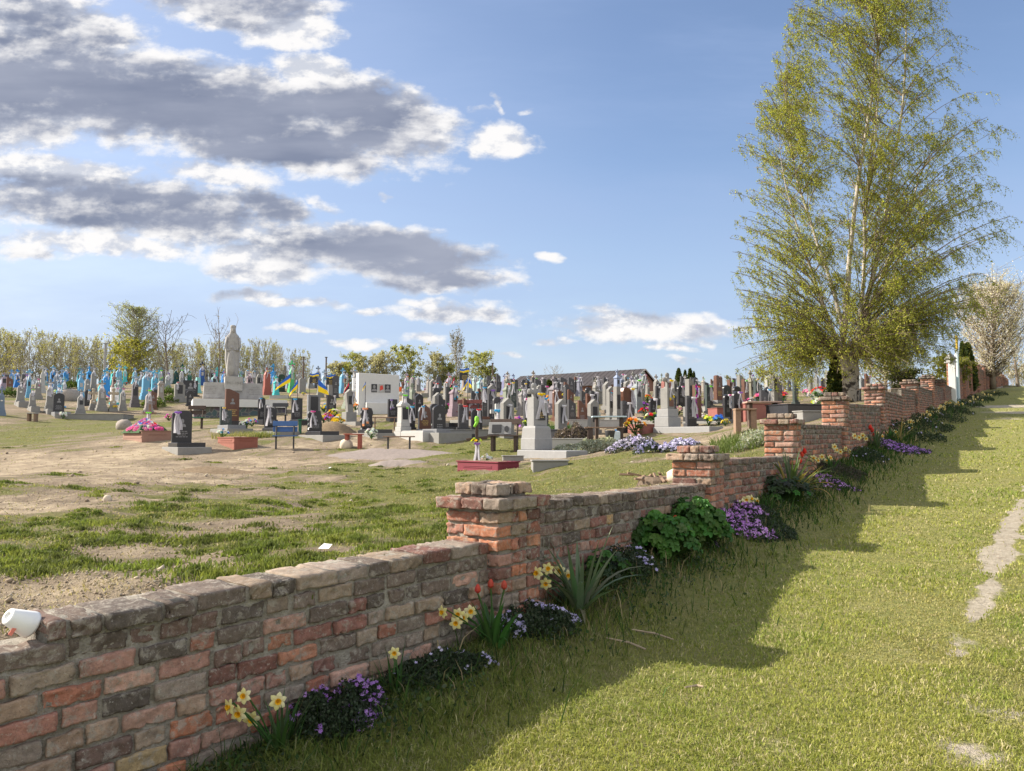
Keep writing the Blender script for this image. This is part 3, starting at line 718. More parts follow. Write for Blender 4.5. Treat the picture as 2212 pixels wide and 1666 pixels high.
def pillar(parent, P, d, ztop, zone, lod, w=.40, proud=.06, cap=True, bright=True):
    """square brick pier standing in the line of the wall, a little proud of its outer face"""
    d = Vector(d).normalized(); nrm = Vector((d.y, -d.x)); n = -nrm
    br = Bricks(); O = Vector(P)+nrm*proud-d*w/2
    foot = gz(P[0]+nrm.x*.05, P[1]+nrm.y*.05)-.15
    nc = int((ztop-foot)/CRS); core = MB()
    pal = {'red': 5, 'orange': 3, 'plum': 2, 'pink': 1, 'beige': .7} if bright else mix_for(2, .6)
    for c in range(nc):
        z = ztop-(c+1)*CRS; ov = 0; hh = CRS-.014
        p_ = pal if c > 1 else {'dark': 4, 'beige': 2, 'plum': 2}
        if c > 6 and zone < 2: p_ = {'red': 3, 'pink': 3, 'plum': 2, 'beige': 1.5, 'orange': 1}
        if cap and c == 1: ov = .045
        if cap and c == 0: ov = -.035
        W = w+2*ov; o = O-nrm*(-ov)-d*ov
        # four sides, half lap
        def side(o2, ax_, ay_, first):
            x = 0
            ls = [first, W-first] if random.random() < .75 else [first*.55, W-first*.55]
            if c < 2: f1 = W*random.uniform(.2, .36); f2 = W*random.uniform(.28, .36); ls = [f1, f2, W-f1-f2-(W-sum(ls))]
            for q in ls:
                pr = random.gauss(0, .004)
                br.add((o2.x-ay_.x*pr, o2.y-ay_.y*pr, z+random.gauss(0, .002)), (ax_.x, ax_.y, 0), (ay_.x, ay_.y, 0), q-.012, .125, hh, pick(p_), lod)
                o2 = o2+ax_*q
        a = .25 if c % 2 == 0 else .14
        side(o, n, d, W-a)               # face looking back along the wall
        o_out = o+d*.126
        # outer face (path side)
        br_len = W-.126*2
        x = 0
        for q in ([br_len] if c % 2 else [br_len*.5, br_len*.5]):
            oo = o_out+d*x; br.add((oo.x, oo.y, z), (d.x, d.y, 0), (n.x, n.y, 0), q-.010, .125, hh, pick(p_), lod); x += q
        # inner and far faces
        oi = o+n*(W-.125)+d*.126; br.add((oi.x, oi.y, z), (d.x, d.y, 0), (n.x, n.y, 0), br_len-.01, .125, hh, pick(p_), min(lod+1, 3))
        of = o+d*(W-.125); br.add((of.x, of.y, z), (n.x, n.y, 0), (d.x, d.y, 0), a, .125, hh, pick(p_), lod); of = of+n*(a+.01)
        br.add((of.x, of.y, z), (n.x, n.y, 0), (d.x, d.y, 0), W-a-.01, .125, hh, pick(p_), min(lod+1, 3))
    p = put('pillar', np_mesh('pillar', np.concatenate(br.V), [np.concatenate(br.F)], [BRICK], smooth=True, attrs={'Col': np.concatenate(br.C)}), parent)
    c0 = O+d*w/2+n*w/2; mb = MB(); rz = math.atan2(d.y, d.x)
    zt = ztop-.022
    mb.box((c0.x, c0.y, (zt-CRS+foot)/2), (w-.03, w-.03, zt-CRS-foot), Euler((0, 0, rz)))
    mb.box((c0.x, c0.y, zt-CRS/2), (w-.13, w-.13, CRS-.004), Euler((0, 0, rz)))
    mb.build('mortar', MORTAR, p)
    return p
def build_walls():
    W1 = empty('brick_wall', (0, 0, 0), 0, 'old stepped red brick wall with pillars running uphill beside the grass path', 'wall')
    tops = [(-.665,-.562),(-.372,-.43),(-.205,-.235),(.20,.215),(.62,.72),(1.10,1.12),(1.33,1.46),(1.62,1.76),(2.0,2.16),(2.36,2.54)]
    pz = [None, -.25, -.07, .33, .80, 1.22, None, 1.80, 2.35, 2.55, None]
    # where the near stretch steps down one course
    sk = at(84, 1340, 2.72); dd = Vector(WALL[1])-Vector(WALL[0]); skip = (Vector((sk.x, sk.y))-Vector(WALL[0])).dot(dd.normalized())
    for i in range(10):
        A, B = Vector(WALL[i]), Vector(WALL[i+1]); d = (B-A).normalized(); lod = [0, 0, 1, 1, 1, 2, 2, 2, 2, 2][i]
        a0 = A+d*(.16 if pz[i] else 0); b0 = B-d*(.16 if (pz[i+1]) else 0)
        panel(W1, a0, b0, tops[i][0], tops[i][1], min(i, 2), lod, .3 if i == 0 else .62, skip if i == 0 else None)
    for i in range(1, 10):
        if pz[i] is None: continue
        d = Vector(WALL[i+1])-Vector(WALL[i-1])
        pillar(W1, WALL[i], d, pz[i], min(i-1, 2), [0, 0, 0, 1, 1, 2, 2, 2, 2, 2][i], .40 if i < 6 else .45, bright=i < 6)
    W2 = empty('brick_wall', (0, 0, 0), 0, 'tall dark red brick wall with many piers climbing beyond the pale gate', 'wall')
    tp = [(3.95,4.35),(4.75,5.85),(5.95,6.9),(7.0,7.95)]
    segs = []
    for i, (za, zb) in zip(range(11, 15), tp):
        A, B = Vector(WALL[i]), Vector(WALL[i+1]); n_ = max(2, int((B-A).length/5.2))
        for k in range(n_): segs.append((A.lerp(B, k/n_), A.lerp(B, (k+1)/n_), za+(zb-za)*k/n_, za+(zb-za)*k/n_+.1))
    for k, (A, B, za, zb) in enumerate(segs):
        panel(W2, A, B, za, zb, 2, 3, .5)
        pillar(W2, A, B-A, za+(.25 if k < 3 else .18), 2, 3, .5, .12, bright=False)
build_walls()
# ------------------------------------------------------------------ stone, cloth, wood
GB = M('black_granite', (.026,.026,.031), .32, .35, 9, .5, .05, speck=.10)
GD = M('dark_granite', (.062,.062,.070), .4, .3, 9, .45, .1, speck=.15)
GG = M('grey_granite', (.20,.205,.22), .5, .3, 12, .4, .15, speck=.25)
GBR = M('brown_granite', (.13,.058,.038), .38, .4, 7, .45, .1, speck=.1)
GGN = M('green_granite', (.05,.068,.066), .4, .35, 8, .45, .1, speck=.1)
GRED = M('red_granite', (.27,.10,.085), .5, .3, 9, .4, .1, speck=.12)
CON = M('cast_concrete', (.255,.25,.24), .88, .22, 5, .2, .3, .006, dirt=.35, dirtcol=(.25,.235,.21))
CONW = M('whitewashed_concrete', (.42,.415,.405), .85, .15, 4, .2, .2, dirt=.25, dirtcol=(.5,.48,.45))
CONT = M('tinted_concrete', (.5,.5,.5), .8, .22, 5, .25, .3, .006, obj=True, dirt=.3, dirtcol=(.24,.23,.215))
TINT = M('tinted_paint', (.5,.5,.5), .55, .12, 5, .35, .1, obj=True)
PLQ = M('dark_plaque', (.045,.045,.05), .4, .3, 20)
PLW = M('enamel_oval', (.72,.71,.68), .35, .1, 20)
ENG = M('engraved_grey', (.27,.27,.28), .7, .2, 40)
GOLD = M('gilt_letters', (.55,.40,.14), .5, .2, 40)
SKIN = M('photo_skin', (.46,.30,.22), .6, .2, 30)
SOILM = M('grave_soil', (.24,.18,.12), .95, .5, 14, .1, .9, .03)
WOOD = M('weathered_wood', (.25,.17,.12), .8, .4, 14, .2, .4)
WOODD = M('dark_stained_wood', (.085,.06,.05), .7, .4, 14, .25, .4)
STEEL = M('dark_steel', (.04,.04,.045), .5, .3, 12, .5)
CLOTH = M('white_cloth', (.82,.80,.80), .8, .08, 10, .1, .2)
WHITE = M('white_paint', (.62,.62,.62), .6, .1, 8, .3, .1)
def cloth_mat():
    m = bpy.data.materials.new('tinted_cloth'); t, n, l = nt(m); MATS['tinted_cloth'] = m
    oi = N(t, 'ShaderNodeObjectInfo'); d = N(t, 'ShaderNodeBsdfDiffuse'); tr = N(t, 'ShaderNodeBsdfTranslucent')
    l.new(oi.outputs['Color'], d.inputs[0]); l.new(oi.outputs['Color'], tr.inputs[0]); mx = N(t, 'ShaderNodeMixShader'); mx.inputs[0].default_value = .35
    l.new(d.outputs[0], mx.inputs[1]); l.new(tr.outputs[0], mx.inputs[2]); o = N(t, 'ShaderNodeOutputMaterial'); l.new(mx.outputs[0], o.inputs[0]); return m
TCLOTH = cloth_mat()
WCLOTH = M_leaf('thin_white_cloth', attr=None, color=(.72,.71,.76), trans=.4, tint=(1,1,1))
PETAL = M_leaf('petal', trans=.3, rough=.6, spec=.2, tint=(1,1,1))
LEAF = M_leaf('leaf', trans=.35, rough=.5, spec=.3)

FR = {'L': (0,763.1,8), 'K': (221.2,763.1,8), 'R2': (442.4,746.6,5.714), 'R3': (718.9,774.2,5.714), 'R4': (995.4,774.2,5.714), 'R5': (1271.9,774.2,5.714),
      'R6': (1493.1,746.6,5.714), 'R7': (1825,663.7,5.714), 'S': (940.1,884.8,6.667), 'U': (0,0,1)}
def fx(f, x, y=None):
    o = FR[f]; return (o[0]+x/o[2]) if y is None else (o[0]+x/o[2], o[1]+y/o[2])
PHI = math.radians(40)
# ------------------------------------------------------------------ outlines of headstones, x to the right, z up, counter clockwise from the front
def outline(shape, w, h):
    a = w/2; P = [(-a, 0), (a, 0)]
    def arc(x0, z0, x1, z1, bulge, n=8):
        out = []
        for i in range(1, n+1):
            s = i/n; out.append((x0+(x1-x0)*s, z0+(z1-z0)*s+bulge*math.sin(PI*s)))
        return out
    if shape == 'flat': P += [(a, h), (-a, h)]
    elif shape == 'arch': P += [(a, h-.32*w)]+[(a*math.cos(t), h-.32*w+.32*w*math.sin(t)) for t in [PI*k/10 for k in range(1, 10)]]+[(-a, h-.32*w)]
    elif shape == 'peak': P += [(a, h*.84), (0, h), (-a, h*.84)]
    elif shape == 'clip': P += [(a, h*.9), (a*.55, h), (-a*.55, h), (-a, h*.9)]
    elif shape == 'slant': P += [(a, h*.86), (a*.3, h*.93), (-a*.55, h), (-a, h*.99)]
    elif shape == 'wave': P += [(a, h*.84)]+arc(a, h*.84, 0, h*.93, -.02*h, 5)+arc(0, h*.93, -a, h, .05*h, 6)
    elif shape == 'curl': P = [(-a, 0), (a, 0), (a*1.02, h*.75), (a, h*.83)]+arc(a, h*.83, -a*.35, h*.9, -.05*h, 6)+arc(-a*.35, h*.9, -a, h*.99, .05*h, 4)
    elif shape == 'ogee': P += [(a*1.0, h*.1), (a*.94, h*.3), (a*1.02, h*.55), (a*.98, h*.7), (a*.75, h*.86), (a*.3, h*.93), (0, h), (-a*.3, h*.93), (-a*.75, h*.86), (-a*.98, h*.7), (-a*1.02, h*.55), (-a*.94, h*.3), (-a*1.0, h*.1)]
    elif shape == 'vase': P = [(-a*.62, 0), (a*.62, 0), (a*.7, h*.3), (a*.95, h*.7), (a, h*.84), (a*.55, h*.88), (a*.1, h), (-a*.15, h), (-a*.6, h*.9), (-a, h*.84), (-a*.95, h*.7), (-a*.7, h*.3)]
    elif shape == 'shoulder': P += [(a, h*.8), (a*.72, h*.83)]+[(a*.72*math.cos(t), h*.83+.17*h*math.sin(t)) for t in [PI*k/8 for k in range(1, 8)]]+[(-a*.72, h*.83), (-a, h*.8)]
    elif shape == 'tulip': P = [(-a*.6, 0), (a*.6, 0), (a*.55, h*.2), (a*.75, h*.45), (a, h*.75), (a*.98, h*.9), (a*.7, h*.97), (a*.3, h*.94), (0, h*.97), (-a*.4, h), (-a*.8, h*.96), (-a, h*.85), (-a*.95, h*.68), (-a*.7, h*.42), (-a*.55, h*.2)]
    elif shape == 'jag':
        rr = random.Random(int(w*1000)); P = [(-a, 0), (a, 0)]
        for k in range(1, 9): P.append((a+rr.uniform(-.035, .02), h*.95*k/9))
        P += [(a*.8, h*.97), (a*.2, h), (-a*.5, h*.985), (-a*.9, h*.96)]
        for k in range(8, 0, -1): P.append((-a+rr.uniform(-.03, .035), h*.95*k/9))
    elif shape == 'twin': P += [(a, h*.9), (a*.6, h*.97), (a*.08, h*.9), (a*.05, h*.86), (-a*.05, h*.86), (-a*.1, h*.97), (-a*.6, h), (-a, h*.96)]
    return P
def portrait(mb, x, y, z, s):
    """engraved bust: head and shoulders as low relief"""
    n = 10; head = [(x+.26*s*math.cos(2*PI*k/n), z+.36*s*math.sin(2*PI*k/n)+.28*s) for k in range(n)]
    sh = [(x-.55*s, z-.62*s), (x+.55*s, z-.62*s), (x+.48*s, z-.28*s), (x+.18*s, z-.12*s), (x-.18*s, z-.12*s), (x-.48*s, z-.28*s)]
    mb.prism(head, y-.004, y+.001); mb.prism(sh, y-.003, y+.001)
def lines(mb, x, y, z, wd, n, lh):
    for k in range(n):
        xx = -wd/2*random.uniform(.55, 1); e = -xx
        while xx < e:
            q = min(random.uniform(.03, .10), e-xx); 
            if q > .012: mb.box((x+xx+q/2, y, z-k*lh), (q, .004, lh*.42))
            xx += q+.02
def cross_shape(mb, c, H, Wd, th, dep, style='plain'):
    x, y, z = c
    if style == 'plain':
        mb.box((x, y, z+H/2), (th, dep, H), bev=th*.12); mb.box((x, y-.001, z+H*.64), (Wd, dep*.94, th*.95), bev=th*.12)
    else:
        mb.box((x, y, z+H*.45), (th, dep, H*.9), bev=th*.15); mb.box((x, y-.001, z+H*.6), (Wd*.9, dep*.92, th*.95), bev=th*.15)
        for (dx, dz) in ((-Wd/2, H*.6), (Wd/2, H*.6), (0, H*.92)):
            mb.ball((x+dx*.86, y, z+dz), (th*.85, dep*.62, th*.85), 8, 5)
def make_stele(loc, rz, w, h, t, shape, mat, label, plinth=.12, curb=0.0, curbmat=None, port=True, text=True, txt=None, framem=None, slab=None, group=None, edge=None, plq=None, oval=False):
    o = empty('gravestone', loc, rz, label, 'gravestone', group)
    pl = plinth
    base = .0
    if slab:                                     # low pale slab under everything
        sw, sl_, sh = slab; b = MB(); b.box((0, -sl_/2+.3, sh/2-.2), (sw, sl_, sh+.4), bev=.012); b.build('base_slab', CON if curbmat is None else slab_mat, o); base = sh
    if pl:
        b = MB(); e_ = .06 if slab else .3; b.box((0, 0, base+pl/2-e_/2), (w*1.22, t*1.9, pl+e_), bev=.012); b.build('plinth', curbmat or mat, o)
    z0 = base+pl
    b = MB(); P = [(x, z0+z-.002) for x, z in outline(shape, w, h)]
    b.prism(P, -t/2, t/2, bev=.01 if w > .3 else .006); hs = b.build('headstone', mat, o)
    if edge:
        b = MB(); Q = [(x*1.10, z0+z*1.03-.004) for x, z in outline(shape, w, h)]; b.prism(Q, -t/2+.02, t/2-.02, bev=.01); b.build('frame', edge, o)
    yf = -t/2
    if plq:
        b = MB(); b.box((0, yf-.006, z0+h*plq[2]), (w*plq[0], .02, h*plq[1]), bev=.004); b.build('plaque', plq[3], o)
        yf -= .018
    if oval:
        ov_ = lambda k_: [(k_*w*.27*math.cos(2*PI*q/16), z0+h*.60+k_*w*.42*math.sin(2*PI*q/16)) for q in range(16)]
        b = MB(); b.prism(ov_(1), yf-.012, yf+.002); op_ = b.build('portrait_oval', PLW, hs); b = MB(); portrait(b, 0, yf-.014, z0+h*.60, w*.34); b.build('portrait', SKIN, op_)
    if port and h > .5:
        b = MB(); portrait(b, 0, yf, z0+h*.62, w*.34); b.build('portrait', ENG, hs)
    if text and h > .5:
        b = MB(); lines(b, 0, yf-.001, z0+h*.36, w*.7, 4, h*.055); b.build('inscription', txt or ENG, hs)
    if curb:
        cw = max(w*1.25, .62); ch = .14; e_ = .06 if slab else .4; b = MB(); y1 = -curb; cm = curbmat or mat
        b.box((-cw/2, (y1-.1)/2, base+ch/2-e_/2), (.09, curb-.1, ch+e_), bev=.01); b.box((cw/2, (y1-.1)/2, base+ch/2-e_/2), (.09, curb-.1, ch+e_), bev=.01)
        b.box((0, y1-.002, base+ch/2-e_/2), (cw+.094, .09, ch+.006+e_), bev=.01); b.build('curb', cm, o)
        b = MB(); b.box((0, y1/2-.05, base+ch*.35-.03), (cw-.09, curb-.12, ch*.7), taper=.98); b.build('soil', SOILM, o)
    return o
slab_mat = CON
def ring(hw, hd, z): return [(-hw, -hd, z), (hw, -hd, z), (hw, hd, z), (-hw, hd, z)]
def make_pillar_grave(loc, rz, w, h, mats, label=None, cross='trefoil', steps=3, top='chamfer', plq='dark', slab=0.0, group=None, crossfrac=.24, color=None, ccolor=None):
    """stepped base, tapering shaft, shoulders and a cross"""
    o = empty('gravestone', loc, rz, label, 'gravestone', group)
    mb_, ms, mc = mats
    hc = h*crossfrac if cross else 0; hb = h*.30; hs = h-hc-hb
    b = MB(); z = -.3
    for k in range(steps):
        ww = w*(1.55-.22*k); hh = hb/steps+(.3 if k == 0 else 0)
        b.box((0, 0, z+hh/2), (ww, ww*.86, hh-.001), bev=.012); z += hh
    ba = b.build('base', mb_, o)
    if slab:
        b = MB(); b.box((0, -slab/2-w*.66, -.06), (w*1.5, slab, .46), bev=.02); b.box((0, -slab/2-w*.66, .185), (w*1.3, slab-.1, .03), bev=.01); b.build('slab', mb_, o)
    b = MB(); d = w*.82; rs = [ring(w*.5, d*.5, hb), ring(w*.47, d*.47, hb+hs*.72)]
    if top == 'chamfer': rs += [ring(w*.47, d*.47, hb+hs*.78), ring(w*.30, d*.34, hb+hs*.92), ring(w*.24, d*.30, hb+hs)]
    elif top == 'cornice': rs += [ring(w*.58, d*.58, hb+hs*.74), ring(w*.58, d*.58, hb+hs*.82), ring(w*.36, d*.4, hb+hs*.9), ring(w*.22, d*.26, hb+hs)]
    elif top == 'flat': rs += [ring(w*.46, d*.46, hb+hs)]
    elif top == 'gable': rs += [ring(w*.47, d*.47, hb+hs*.8), ring(w*.06, d*.4, hb+hs)]
    b.loft(rs); sh = b.build('shaft', ms, o)
    if cross:
        b = MB(); cross_shape(b, (0, 0, hb+hs-.02), hc+.02, hc*.72, hc*.2, hc*.2, cross); c = b.build('cross', mc, o)
    if plq:
        b = MB(); yf = -d*.485
        if plq in ('dark', 'light'): b.box((0, yf-.004, hb+hs*.42), (w*.5, .03, hs*.34), bev=.004); b.build('plaque', PLQ if plq == 'dark' else CONW, o)
        elif plq == 'oval':
            b.prism([(w*.2*math.cos(2*PI*k/12), hb+hs*.45+w*.14*math.sin(2*PI*k/12)) for k in range(12)], yf-.02, yf+.02); b.build('plaque', PLW, o)
        elif plq == 'big': b.box((0, yf-.004, hb+hs*.40), (w*.66, .03, hs*.56), bev=.004); b.build('plaque', PLQ, o)
    if color is not None:
        for ch in o.children: ch.color = color
        if ccolor is not None:
            for ch in o.children:
                if ch.name.startswith('cross'): ch.color = ccolor
    return o
# ------------------------------------------------------------------ memorial ribbons: an embroidered towel knotted on a cross
def ribbon_mesh(kind):
    b = MB(); b.mi = 0
    rr = random.Random(kind)
    def tail(x0, x1, zl, lean, ph):
        n = 7; prev = None
        for k in range(n+1):
            s = k/n; wd = .022+.028*s**.7; x = x0+(x1-x0)*s+.012*math.sin(5*s+ph); z = -zl*s; y = -.05-.03*math.sin(4*s+ph)-lean*s
            row = [(x-wd, y+.012*math.sin(ph+3*s), z), (x-wd*.3, y-.018, z), (x+wd*.35, y+.012, z), (x+wd, y-.008, z)]
            if prev:
                b.mi = 1 if (s > .93 and kind == 1) else 0
                b.add(prev+row, [(0,1,5,4), (1,2,6,5), (2,3,7,6)])
            prev = row
    tail(-.03, -.10 if kind != 1 else -.05, .66, .02, kind); tail(.03, .09 if kind != 1 else .08, .56, .03, kind+1.7)
    if kind == 3: tail(0, .02, .7, .05, 2)
    b.mi = 1
    b.ball((0, -.07, 0), (.045, .04, .045), 7, 5)
    for s in (-1, 1): b.ball((s*.065, -.07, .015), (.05, .028, .035), 7, 5)
    b.mi = 0
    b.lathe([(.075, -.045), (.085, 0), (.075, .05)], 8)
    return b.mesh('memorial_ribbon', [WCLOTH, TCLOTH])
RIB = [ribbon_mesh(k) for k in range(4)]
RCOL = {'pink': (.85,.12,.45,1), 'green': (.35,.95,.08,1), 'yellow': (.95,.72,.03,1), 'blue': (.10,.55,.85,1), 'violet': (.42,.20,.68,1), 'red': (.85,.06,.06,1), 'orange': (.95,.30,.06,1), 'white': (.85,.84,.86,1), 'peach': (.95,.45,.22,1), 'navy': (.06,.12,.40,1)}
def ribbon(loc, rz, s, col, label, kind=None, group='ribbons tied on the grave crosses'):
    o = put('memorial_ribbon', RIB[random.randrange(4) if kind is None else kind], None, loc, rz+random.uniform(-.3, .3))
    o.scale = (s, s, s*random.uniform(.9, 1.2)); o.color = RCOL[col]
    return tag(o, label, 'ribbon', group)
# ------------------------------------------------------------------ bunches of cloth flowers
FC = {'yellow': [(.85,.62,.03), (.80,.70,.12)], 'white': [(.82,.82,.80), (.75,.76,.70)], 'pink': [(.85,.16,.42), (.80,.35,.5)], 'red': [(.70,.03,.03), (.8,.10,.06)], 'blue': [(.05,.22,.75), (.15,.45,.8)],
      'violet': [(.36,.10,.60), (.5,.2,.66)], 'orange': [(.90,.30,.03), (.92,.48,.05)], 'cream': [(.80,.72,.50), (.85,.80,.65)], 'magenta': [(.62,.05,.42), (.7,.15,.5)], 'lime': [(.7,.8,.05), (.55,.75,.1)], 'peach': [(.9,.42,.2), (.85,.5,.35)]}
def bloom(b, c, r, col, up=(0, -.5, .85)):
    q = Vector((0,0,1)).rotation_difference(Vector(up).normalized()); n = 6
    for lay, (rr, zz) in enumerate(((1, .1), (.62, .3))):
        for k in range(n):
            a = 2*PI*(k+.5*lay)/n; b.col = tuple(min(1, v*random.uniform(.75, 1.15)) for v in col)
            p = [Vector((0,0,0)), Vector((rr*r*math.cos(a-.5)*.75, rr*r*math.sin(a-.5)*.75, zz*r)), Vector((rr*r*math.cos(a), rr*r*math.sin(a), zz*r*2.2)), Vector((rr*r*math.cos(a+.5)*.75, rr*r*math.sin(a+.5)*.75, zz*r))]
            b.add([tuple(q @ v+Vector(c)) for v in p], [(0,1,2,3)])
def bouquet(loc, size, cols, label, vase=None, n=None, spread=1.0, tall=1.0, group='flowers on the graves', name='bouquet', cat='flowers', leafy=True):
    o = empty(name, loc, random.uniform(0, 6), label, cat, group)
    if not name == 'bouquet': pass
    vz = 0
    if vase is not None:
        vz = size*.55; b = MB(); r = size*.2; b.lathe([(r*.7, -.03), (r*1.0, vz*.35), (r*.6, vz*.75), (r*.85, vz)], 10); b.build('vase', vase, o, smooth=True)
    n = n or 11; fb = MB(); lb = MB()
    for k in range(n):
        a = random.uniform(0, 2*PI); q = math.sqrt(random.uniform(0, 1))*size*.5*spread
        c = Vector((q*math.cos(a), q*math.sin(a), vz+size*(.42*tall+.42*tall*(1-(q/(size*.5*spread))**2)*random.uniform(.6, 1))))
        col = random.choice(FC[random.choice(cols)]); bloom(fb, c, size*.17*random.uniform(.8, 1.15), col, (c.x*1.2, c.y*1.2-.15*size, .5*size))
        lb.col = (.05, .12, .03)
        if leafy: lb.tube([(0, 0, vz*.8), (c.x*.5, c.y*.5, vz+(c.z-vz)*.6), tuple(c)], .006*size/.3, 3)
    if leafy:
        for k in range(n*2):
            a = random.uniform(0, 2*PI); q = random.uniform(.15, .6)*size*spread; z = vz+random.uniform(.05, .55)*size*tall; lb.col = random.choice([(.05,.13,.03), (.08,.17,.04), (.04,.09,.03)])
            d = Vector((math.cos(a), math.sin(a), .3)); s_ = Vector((-math.sin(a), math.cos(a), 0))*size*.08; p = Vector((q*.4*math.cos(a), q*.4*math.sin(a), z))
            lb.add([tuple(p), tuple(p+d*size*.16+s_), tuple(p+d*size*.34), tuple(p+d*size*.16-s_)], [(0,1,2,3)])
        lb.build('greenery', LEAF, o)
    fb.build('blossom', PETAL, o)
    return o
# ------------------------------------------------------------------ benches and tables
def bench(loc, rz, L, label, mat=WOOD, leg=WOOD, back=False, seat_h=.45, d=.3, backmat=None, leg_t=.09, slats=1):
    o = empty('bench', loc, rz, label, 'bench', 'benches among the graves')
    b = MB()
    for k in range(slats): b.box((0, -d/2+d*(k+.5)/slats, seat_h-.02), (L, d/slats-.015*(slats > 1), .04), bev=.006)
    b.build('seat', mat, o)
    for s in (-1, 1):
        b = MB(); b.box((s*L*.36, 0, (seat_h-.04)/2-.06), (leg_t, d*.75 if leg_t > .08 else .06, seat_h-.04+.12), bev=.006); b.build('leg', leg, o)
        if back:
            b = MB(); b.tube([(s*L*.36, d*.30, -.06), (s*L*.36, d*.42, seat_h), (s*L*.36, d*.75, seat_h*2.0)], .03, 5); b.build('back_post', leg, o)
    if back:
        r = Euler((-.28, 0, 0))
        for k in range(max(1, back)):
            b = MB(); b.box((0, d*.62+.05*k, seat_h*(1.85-.42*k)), (L*1.02, .035, .17), r, bev=.006); b.build('backrest', backmat or mat, o)
    return o
def table(loc, rz, L, Wd, label, mat=WOOD, leg=WOOD, h=.75):
    o = empty('table', loc, rz, label, 'table', 'tables among the graves')
    b = MB(); b.box((0, 0, h-.02), (L, Wd, .045), bev=.006); b.build('tabletop', mat, o)
    for s in (-1, 1):
        b = MB(); b.box((s*L*.36, 0, (h-.045)/2-.06), (.1, Wd*.5, h-.045+.12), bev=.006); b.build('leg', leg, o)
    return o
# ------------------------------------------------------------------ gravestones that can be told apart
GRP = 'gravestones of the village cemetery'
PLACED = []
def spot(f, x, yb, dmax=92):
    X, Y = fx(f, x, yb); return hit(X, Y, dmax, True)
def hpx(f, yt, yb, D): return (yb-yt)/FR[f][2]*D/FPX
def rib_at(p, rz, h, s, col, label, fwd=.0, kind=None):
    fr = Vector((math.sin(rz), -math.cos(rz), 0))
    return ribbon((p.x+fr.x*fwd, p.y+fr.y*fwd, p.z+h), rz, s, col, label, kind)
def S(f, x, yt, yb, w, shape, mat, label, rib=None, rz=PHI, t=.11, ribs=1.0, **kw):
    p = spot(f, x, yb); sl_ = kw.get('slab'); pl = kw.pop('plinth', .12)
    if sl_:                                       # the photo's lower edge is the slab's front, the stone stands at its back
        z0 = p.z; q = p+Vector((-math.sin(rz), math.cos(rz), 0))*(sl_[1]-.35); xx = (q.x+.0); p = Vector((ray(fx(f, x), 945)[0]*q.y, q.y, z0+.03))
    D = p.y; Hh = ray(*fx(f, x, yt))[1]*D-p.z; H = max(.5, Hh); wr = max(.28, (w/FR[f][2]*D/FPX-.67*t)/.76)
    hh = H-pl-(sl_[2] if sl_ else 0)
    o = make_stele(p, rz, wr, hh, t, shape, mat, label, pl, group=GRP, **kw); PLACED.append((p.x, p.y, .6))
    if rib:
        sx = random.choice((-1, -1, 1))*.27*wr; pr_ = p+Vector((math.cos(rz), math.sin(rz), 0))*sx; rib_at(pr_, rz, H*.94, ribs*min(1.15, .5*H+.15), rib[0], rib[1], t/2+.03)
    return o
def Pg(f, x, yt, yb, w, mats, label, rib=None, rz=PHI, ribs=1.0, **kw):
    p = spot(f, x, yb); D = p.y; H = hpx(f, yt, yb, D); wr = max(.2, (w/FR[f][2]*D/FPX)/1.42/1.02)
    cr = kw.get('cross', 'trefoil'); o = make_pillar_grave(p, rz, wr, H, mats, label, group=GRP, **kw); PLACED.append((p.x, p.y, .6))
    if rib: rib_at(p, rz, H*(.86 if cr else .97), ribs*min(1.0, .36*H+.1), rib[0], rib[1], wr*.15+.04)
    return o
C3 = (CON, CON, CON); T3 = (TINT, TINT, TINT); W3 = (CONW, CONW, CONW); CT3 = (CONT, CONT, CONT)
BL = (.04,.22,.52,1); SKYB = (.13,.34,.52,1); PALEB = (.26,.36,.46,1); TURQ = (.08,.46,.50,1); NAVY = (.035,.07,.20,1); TEAL = (.22,.50,.50,1); GRNP = (.10,.36,.16,1); DGRN = (.02,.10,.10,1); SLB = (.17,.22,.30,1); LGR = (.45,.60,.35,1)
# --- far left slope
S('L', 82, 375, 605, 100, 'flat', GD, 'dark slate slab gravestone nearest the left edge in the back rows', ('blue', 'white ribbon with blue knot on the dark slab near the left edge'))
Pg('L', 14, 580, 1075, 130, CT3, 'blue grey stepped pillar gravestone cut by the left edge of the photo', color=SLB, plq='oval')
Pg('L', 345, 450, 905, 150, C3, 'bare grey concrete pillar gravestone with long white ribbon and pale slab', ('white', 'long white ribbon hanging on the leftmost bare grey pillar'), plq='oval', slab=1.3)
S('L', 432, 365, 570, 95, 'flat', GD, 'black slab gravestone standing behind the leftmost blue cross pillar')
Pg('L', 492, 282, 775, 85, T3, 'slim sky blue pillar gravestone with cross, first blue one from the left', ('white', 'white ribbon on the slim first blue pillar from the left'), color=SKYB)
Pg('L', 555, 575, 990, 130, C3, 'small grey cross gravestone with white plate and lime green ribbon', ('green', 'lime green ribbon on the small grey stone at the left'), plq='light', slab=1.0)
Pg('L', 650, 400, 800, 130, C3, 'brown grey pillar gravestone with oval portrait and pink knotted ribbon', ('pink', 'white ribbon with pink knot on the brown grey pillar'), plq='oval')
Pg('L', 728, 215, 690, 100, W3, 'tall whitish pillar gravestone with stone cross at the left of the slope', plq=None)
Pg('L', 905, 215, 600, 105, T3, 'bright blue pillar gravestone with trefoil cross above the grey twin', ('white', 'white ribbon on the bright blue trefoil cross'), color=BL, ccolor=SKYB)
Pg('L', 850, 450, 1030, 150, C3, 'tall grey pillar gravestone beside the black stele, oval portrait, white ribbons', ('white', 'wide white ribbon on the tall grey pillar beside the black stele'), plq='oval', slab=.8, ribs=1.3)
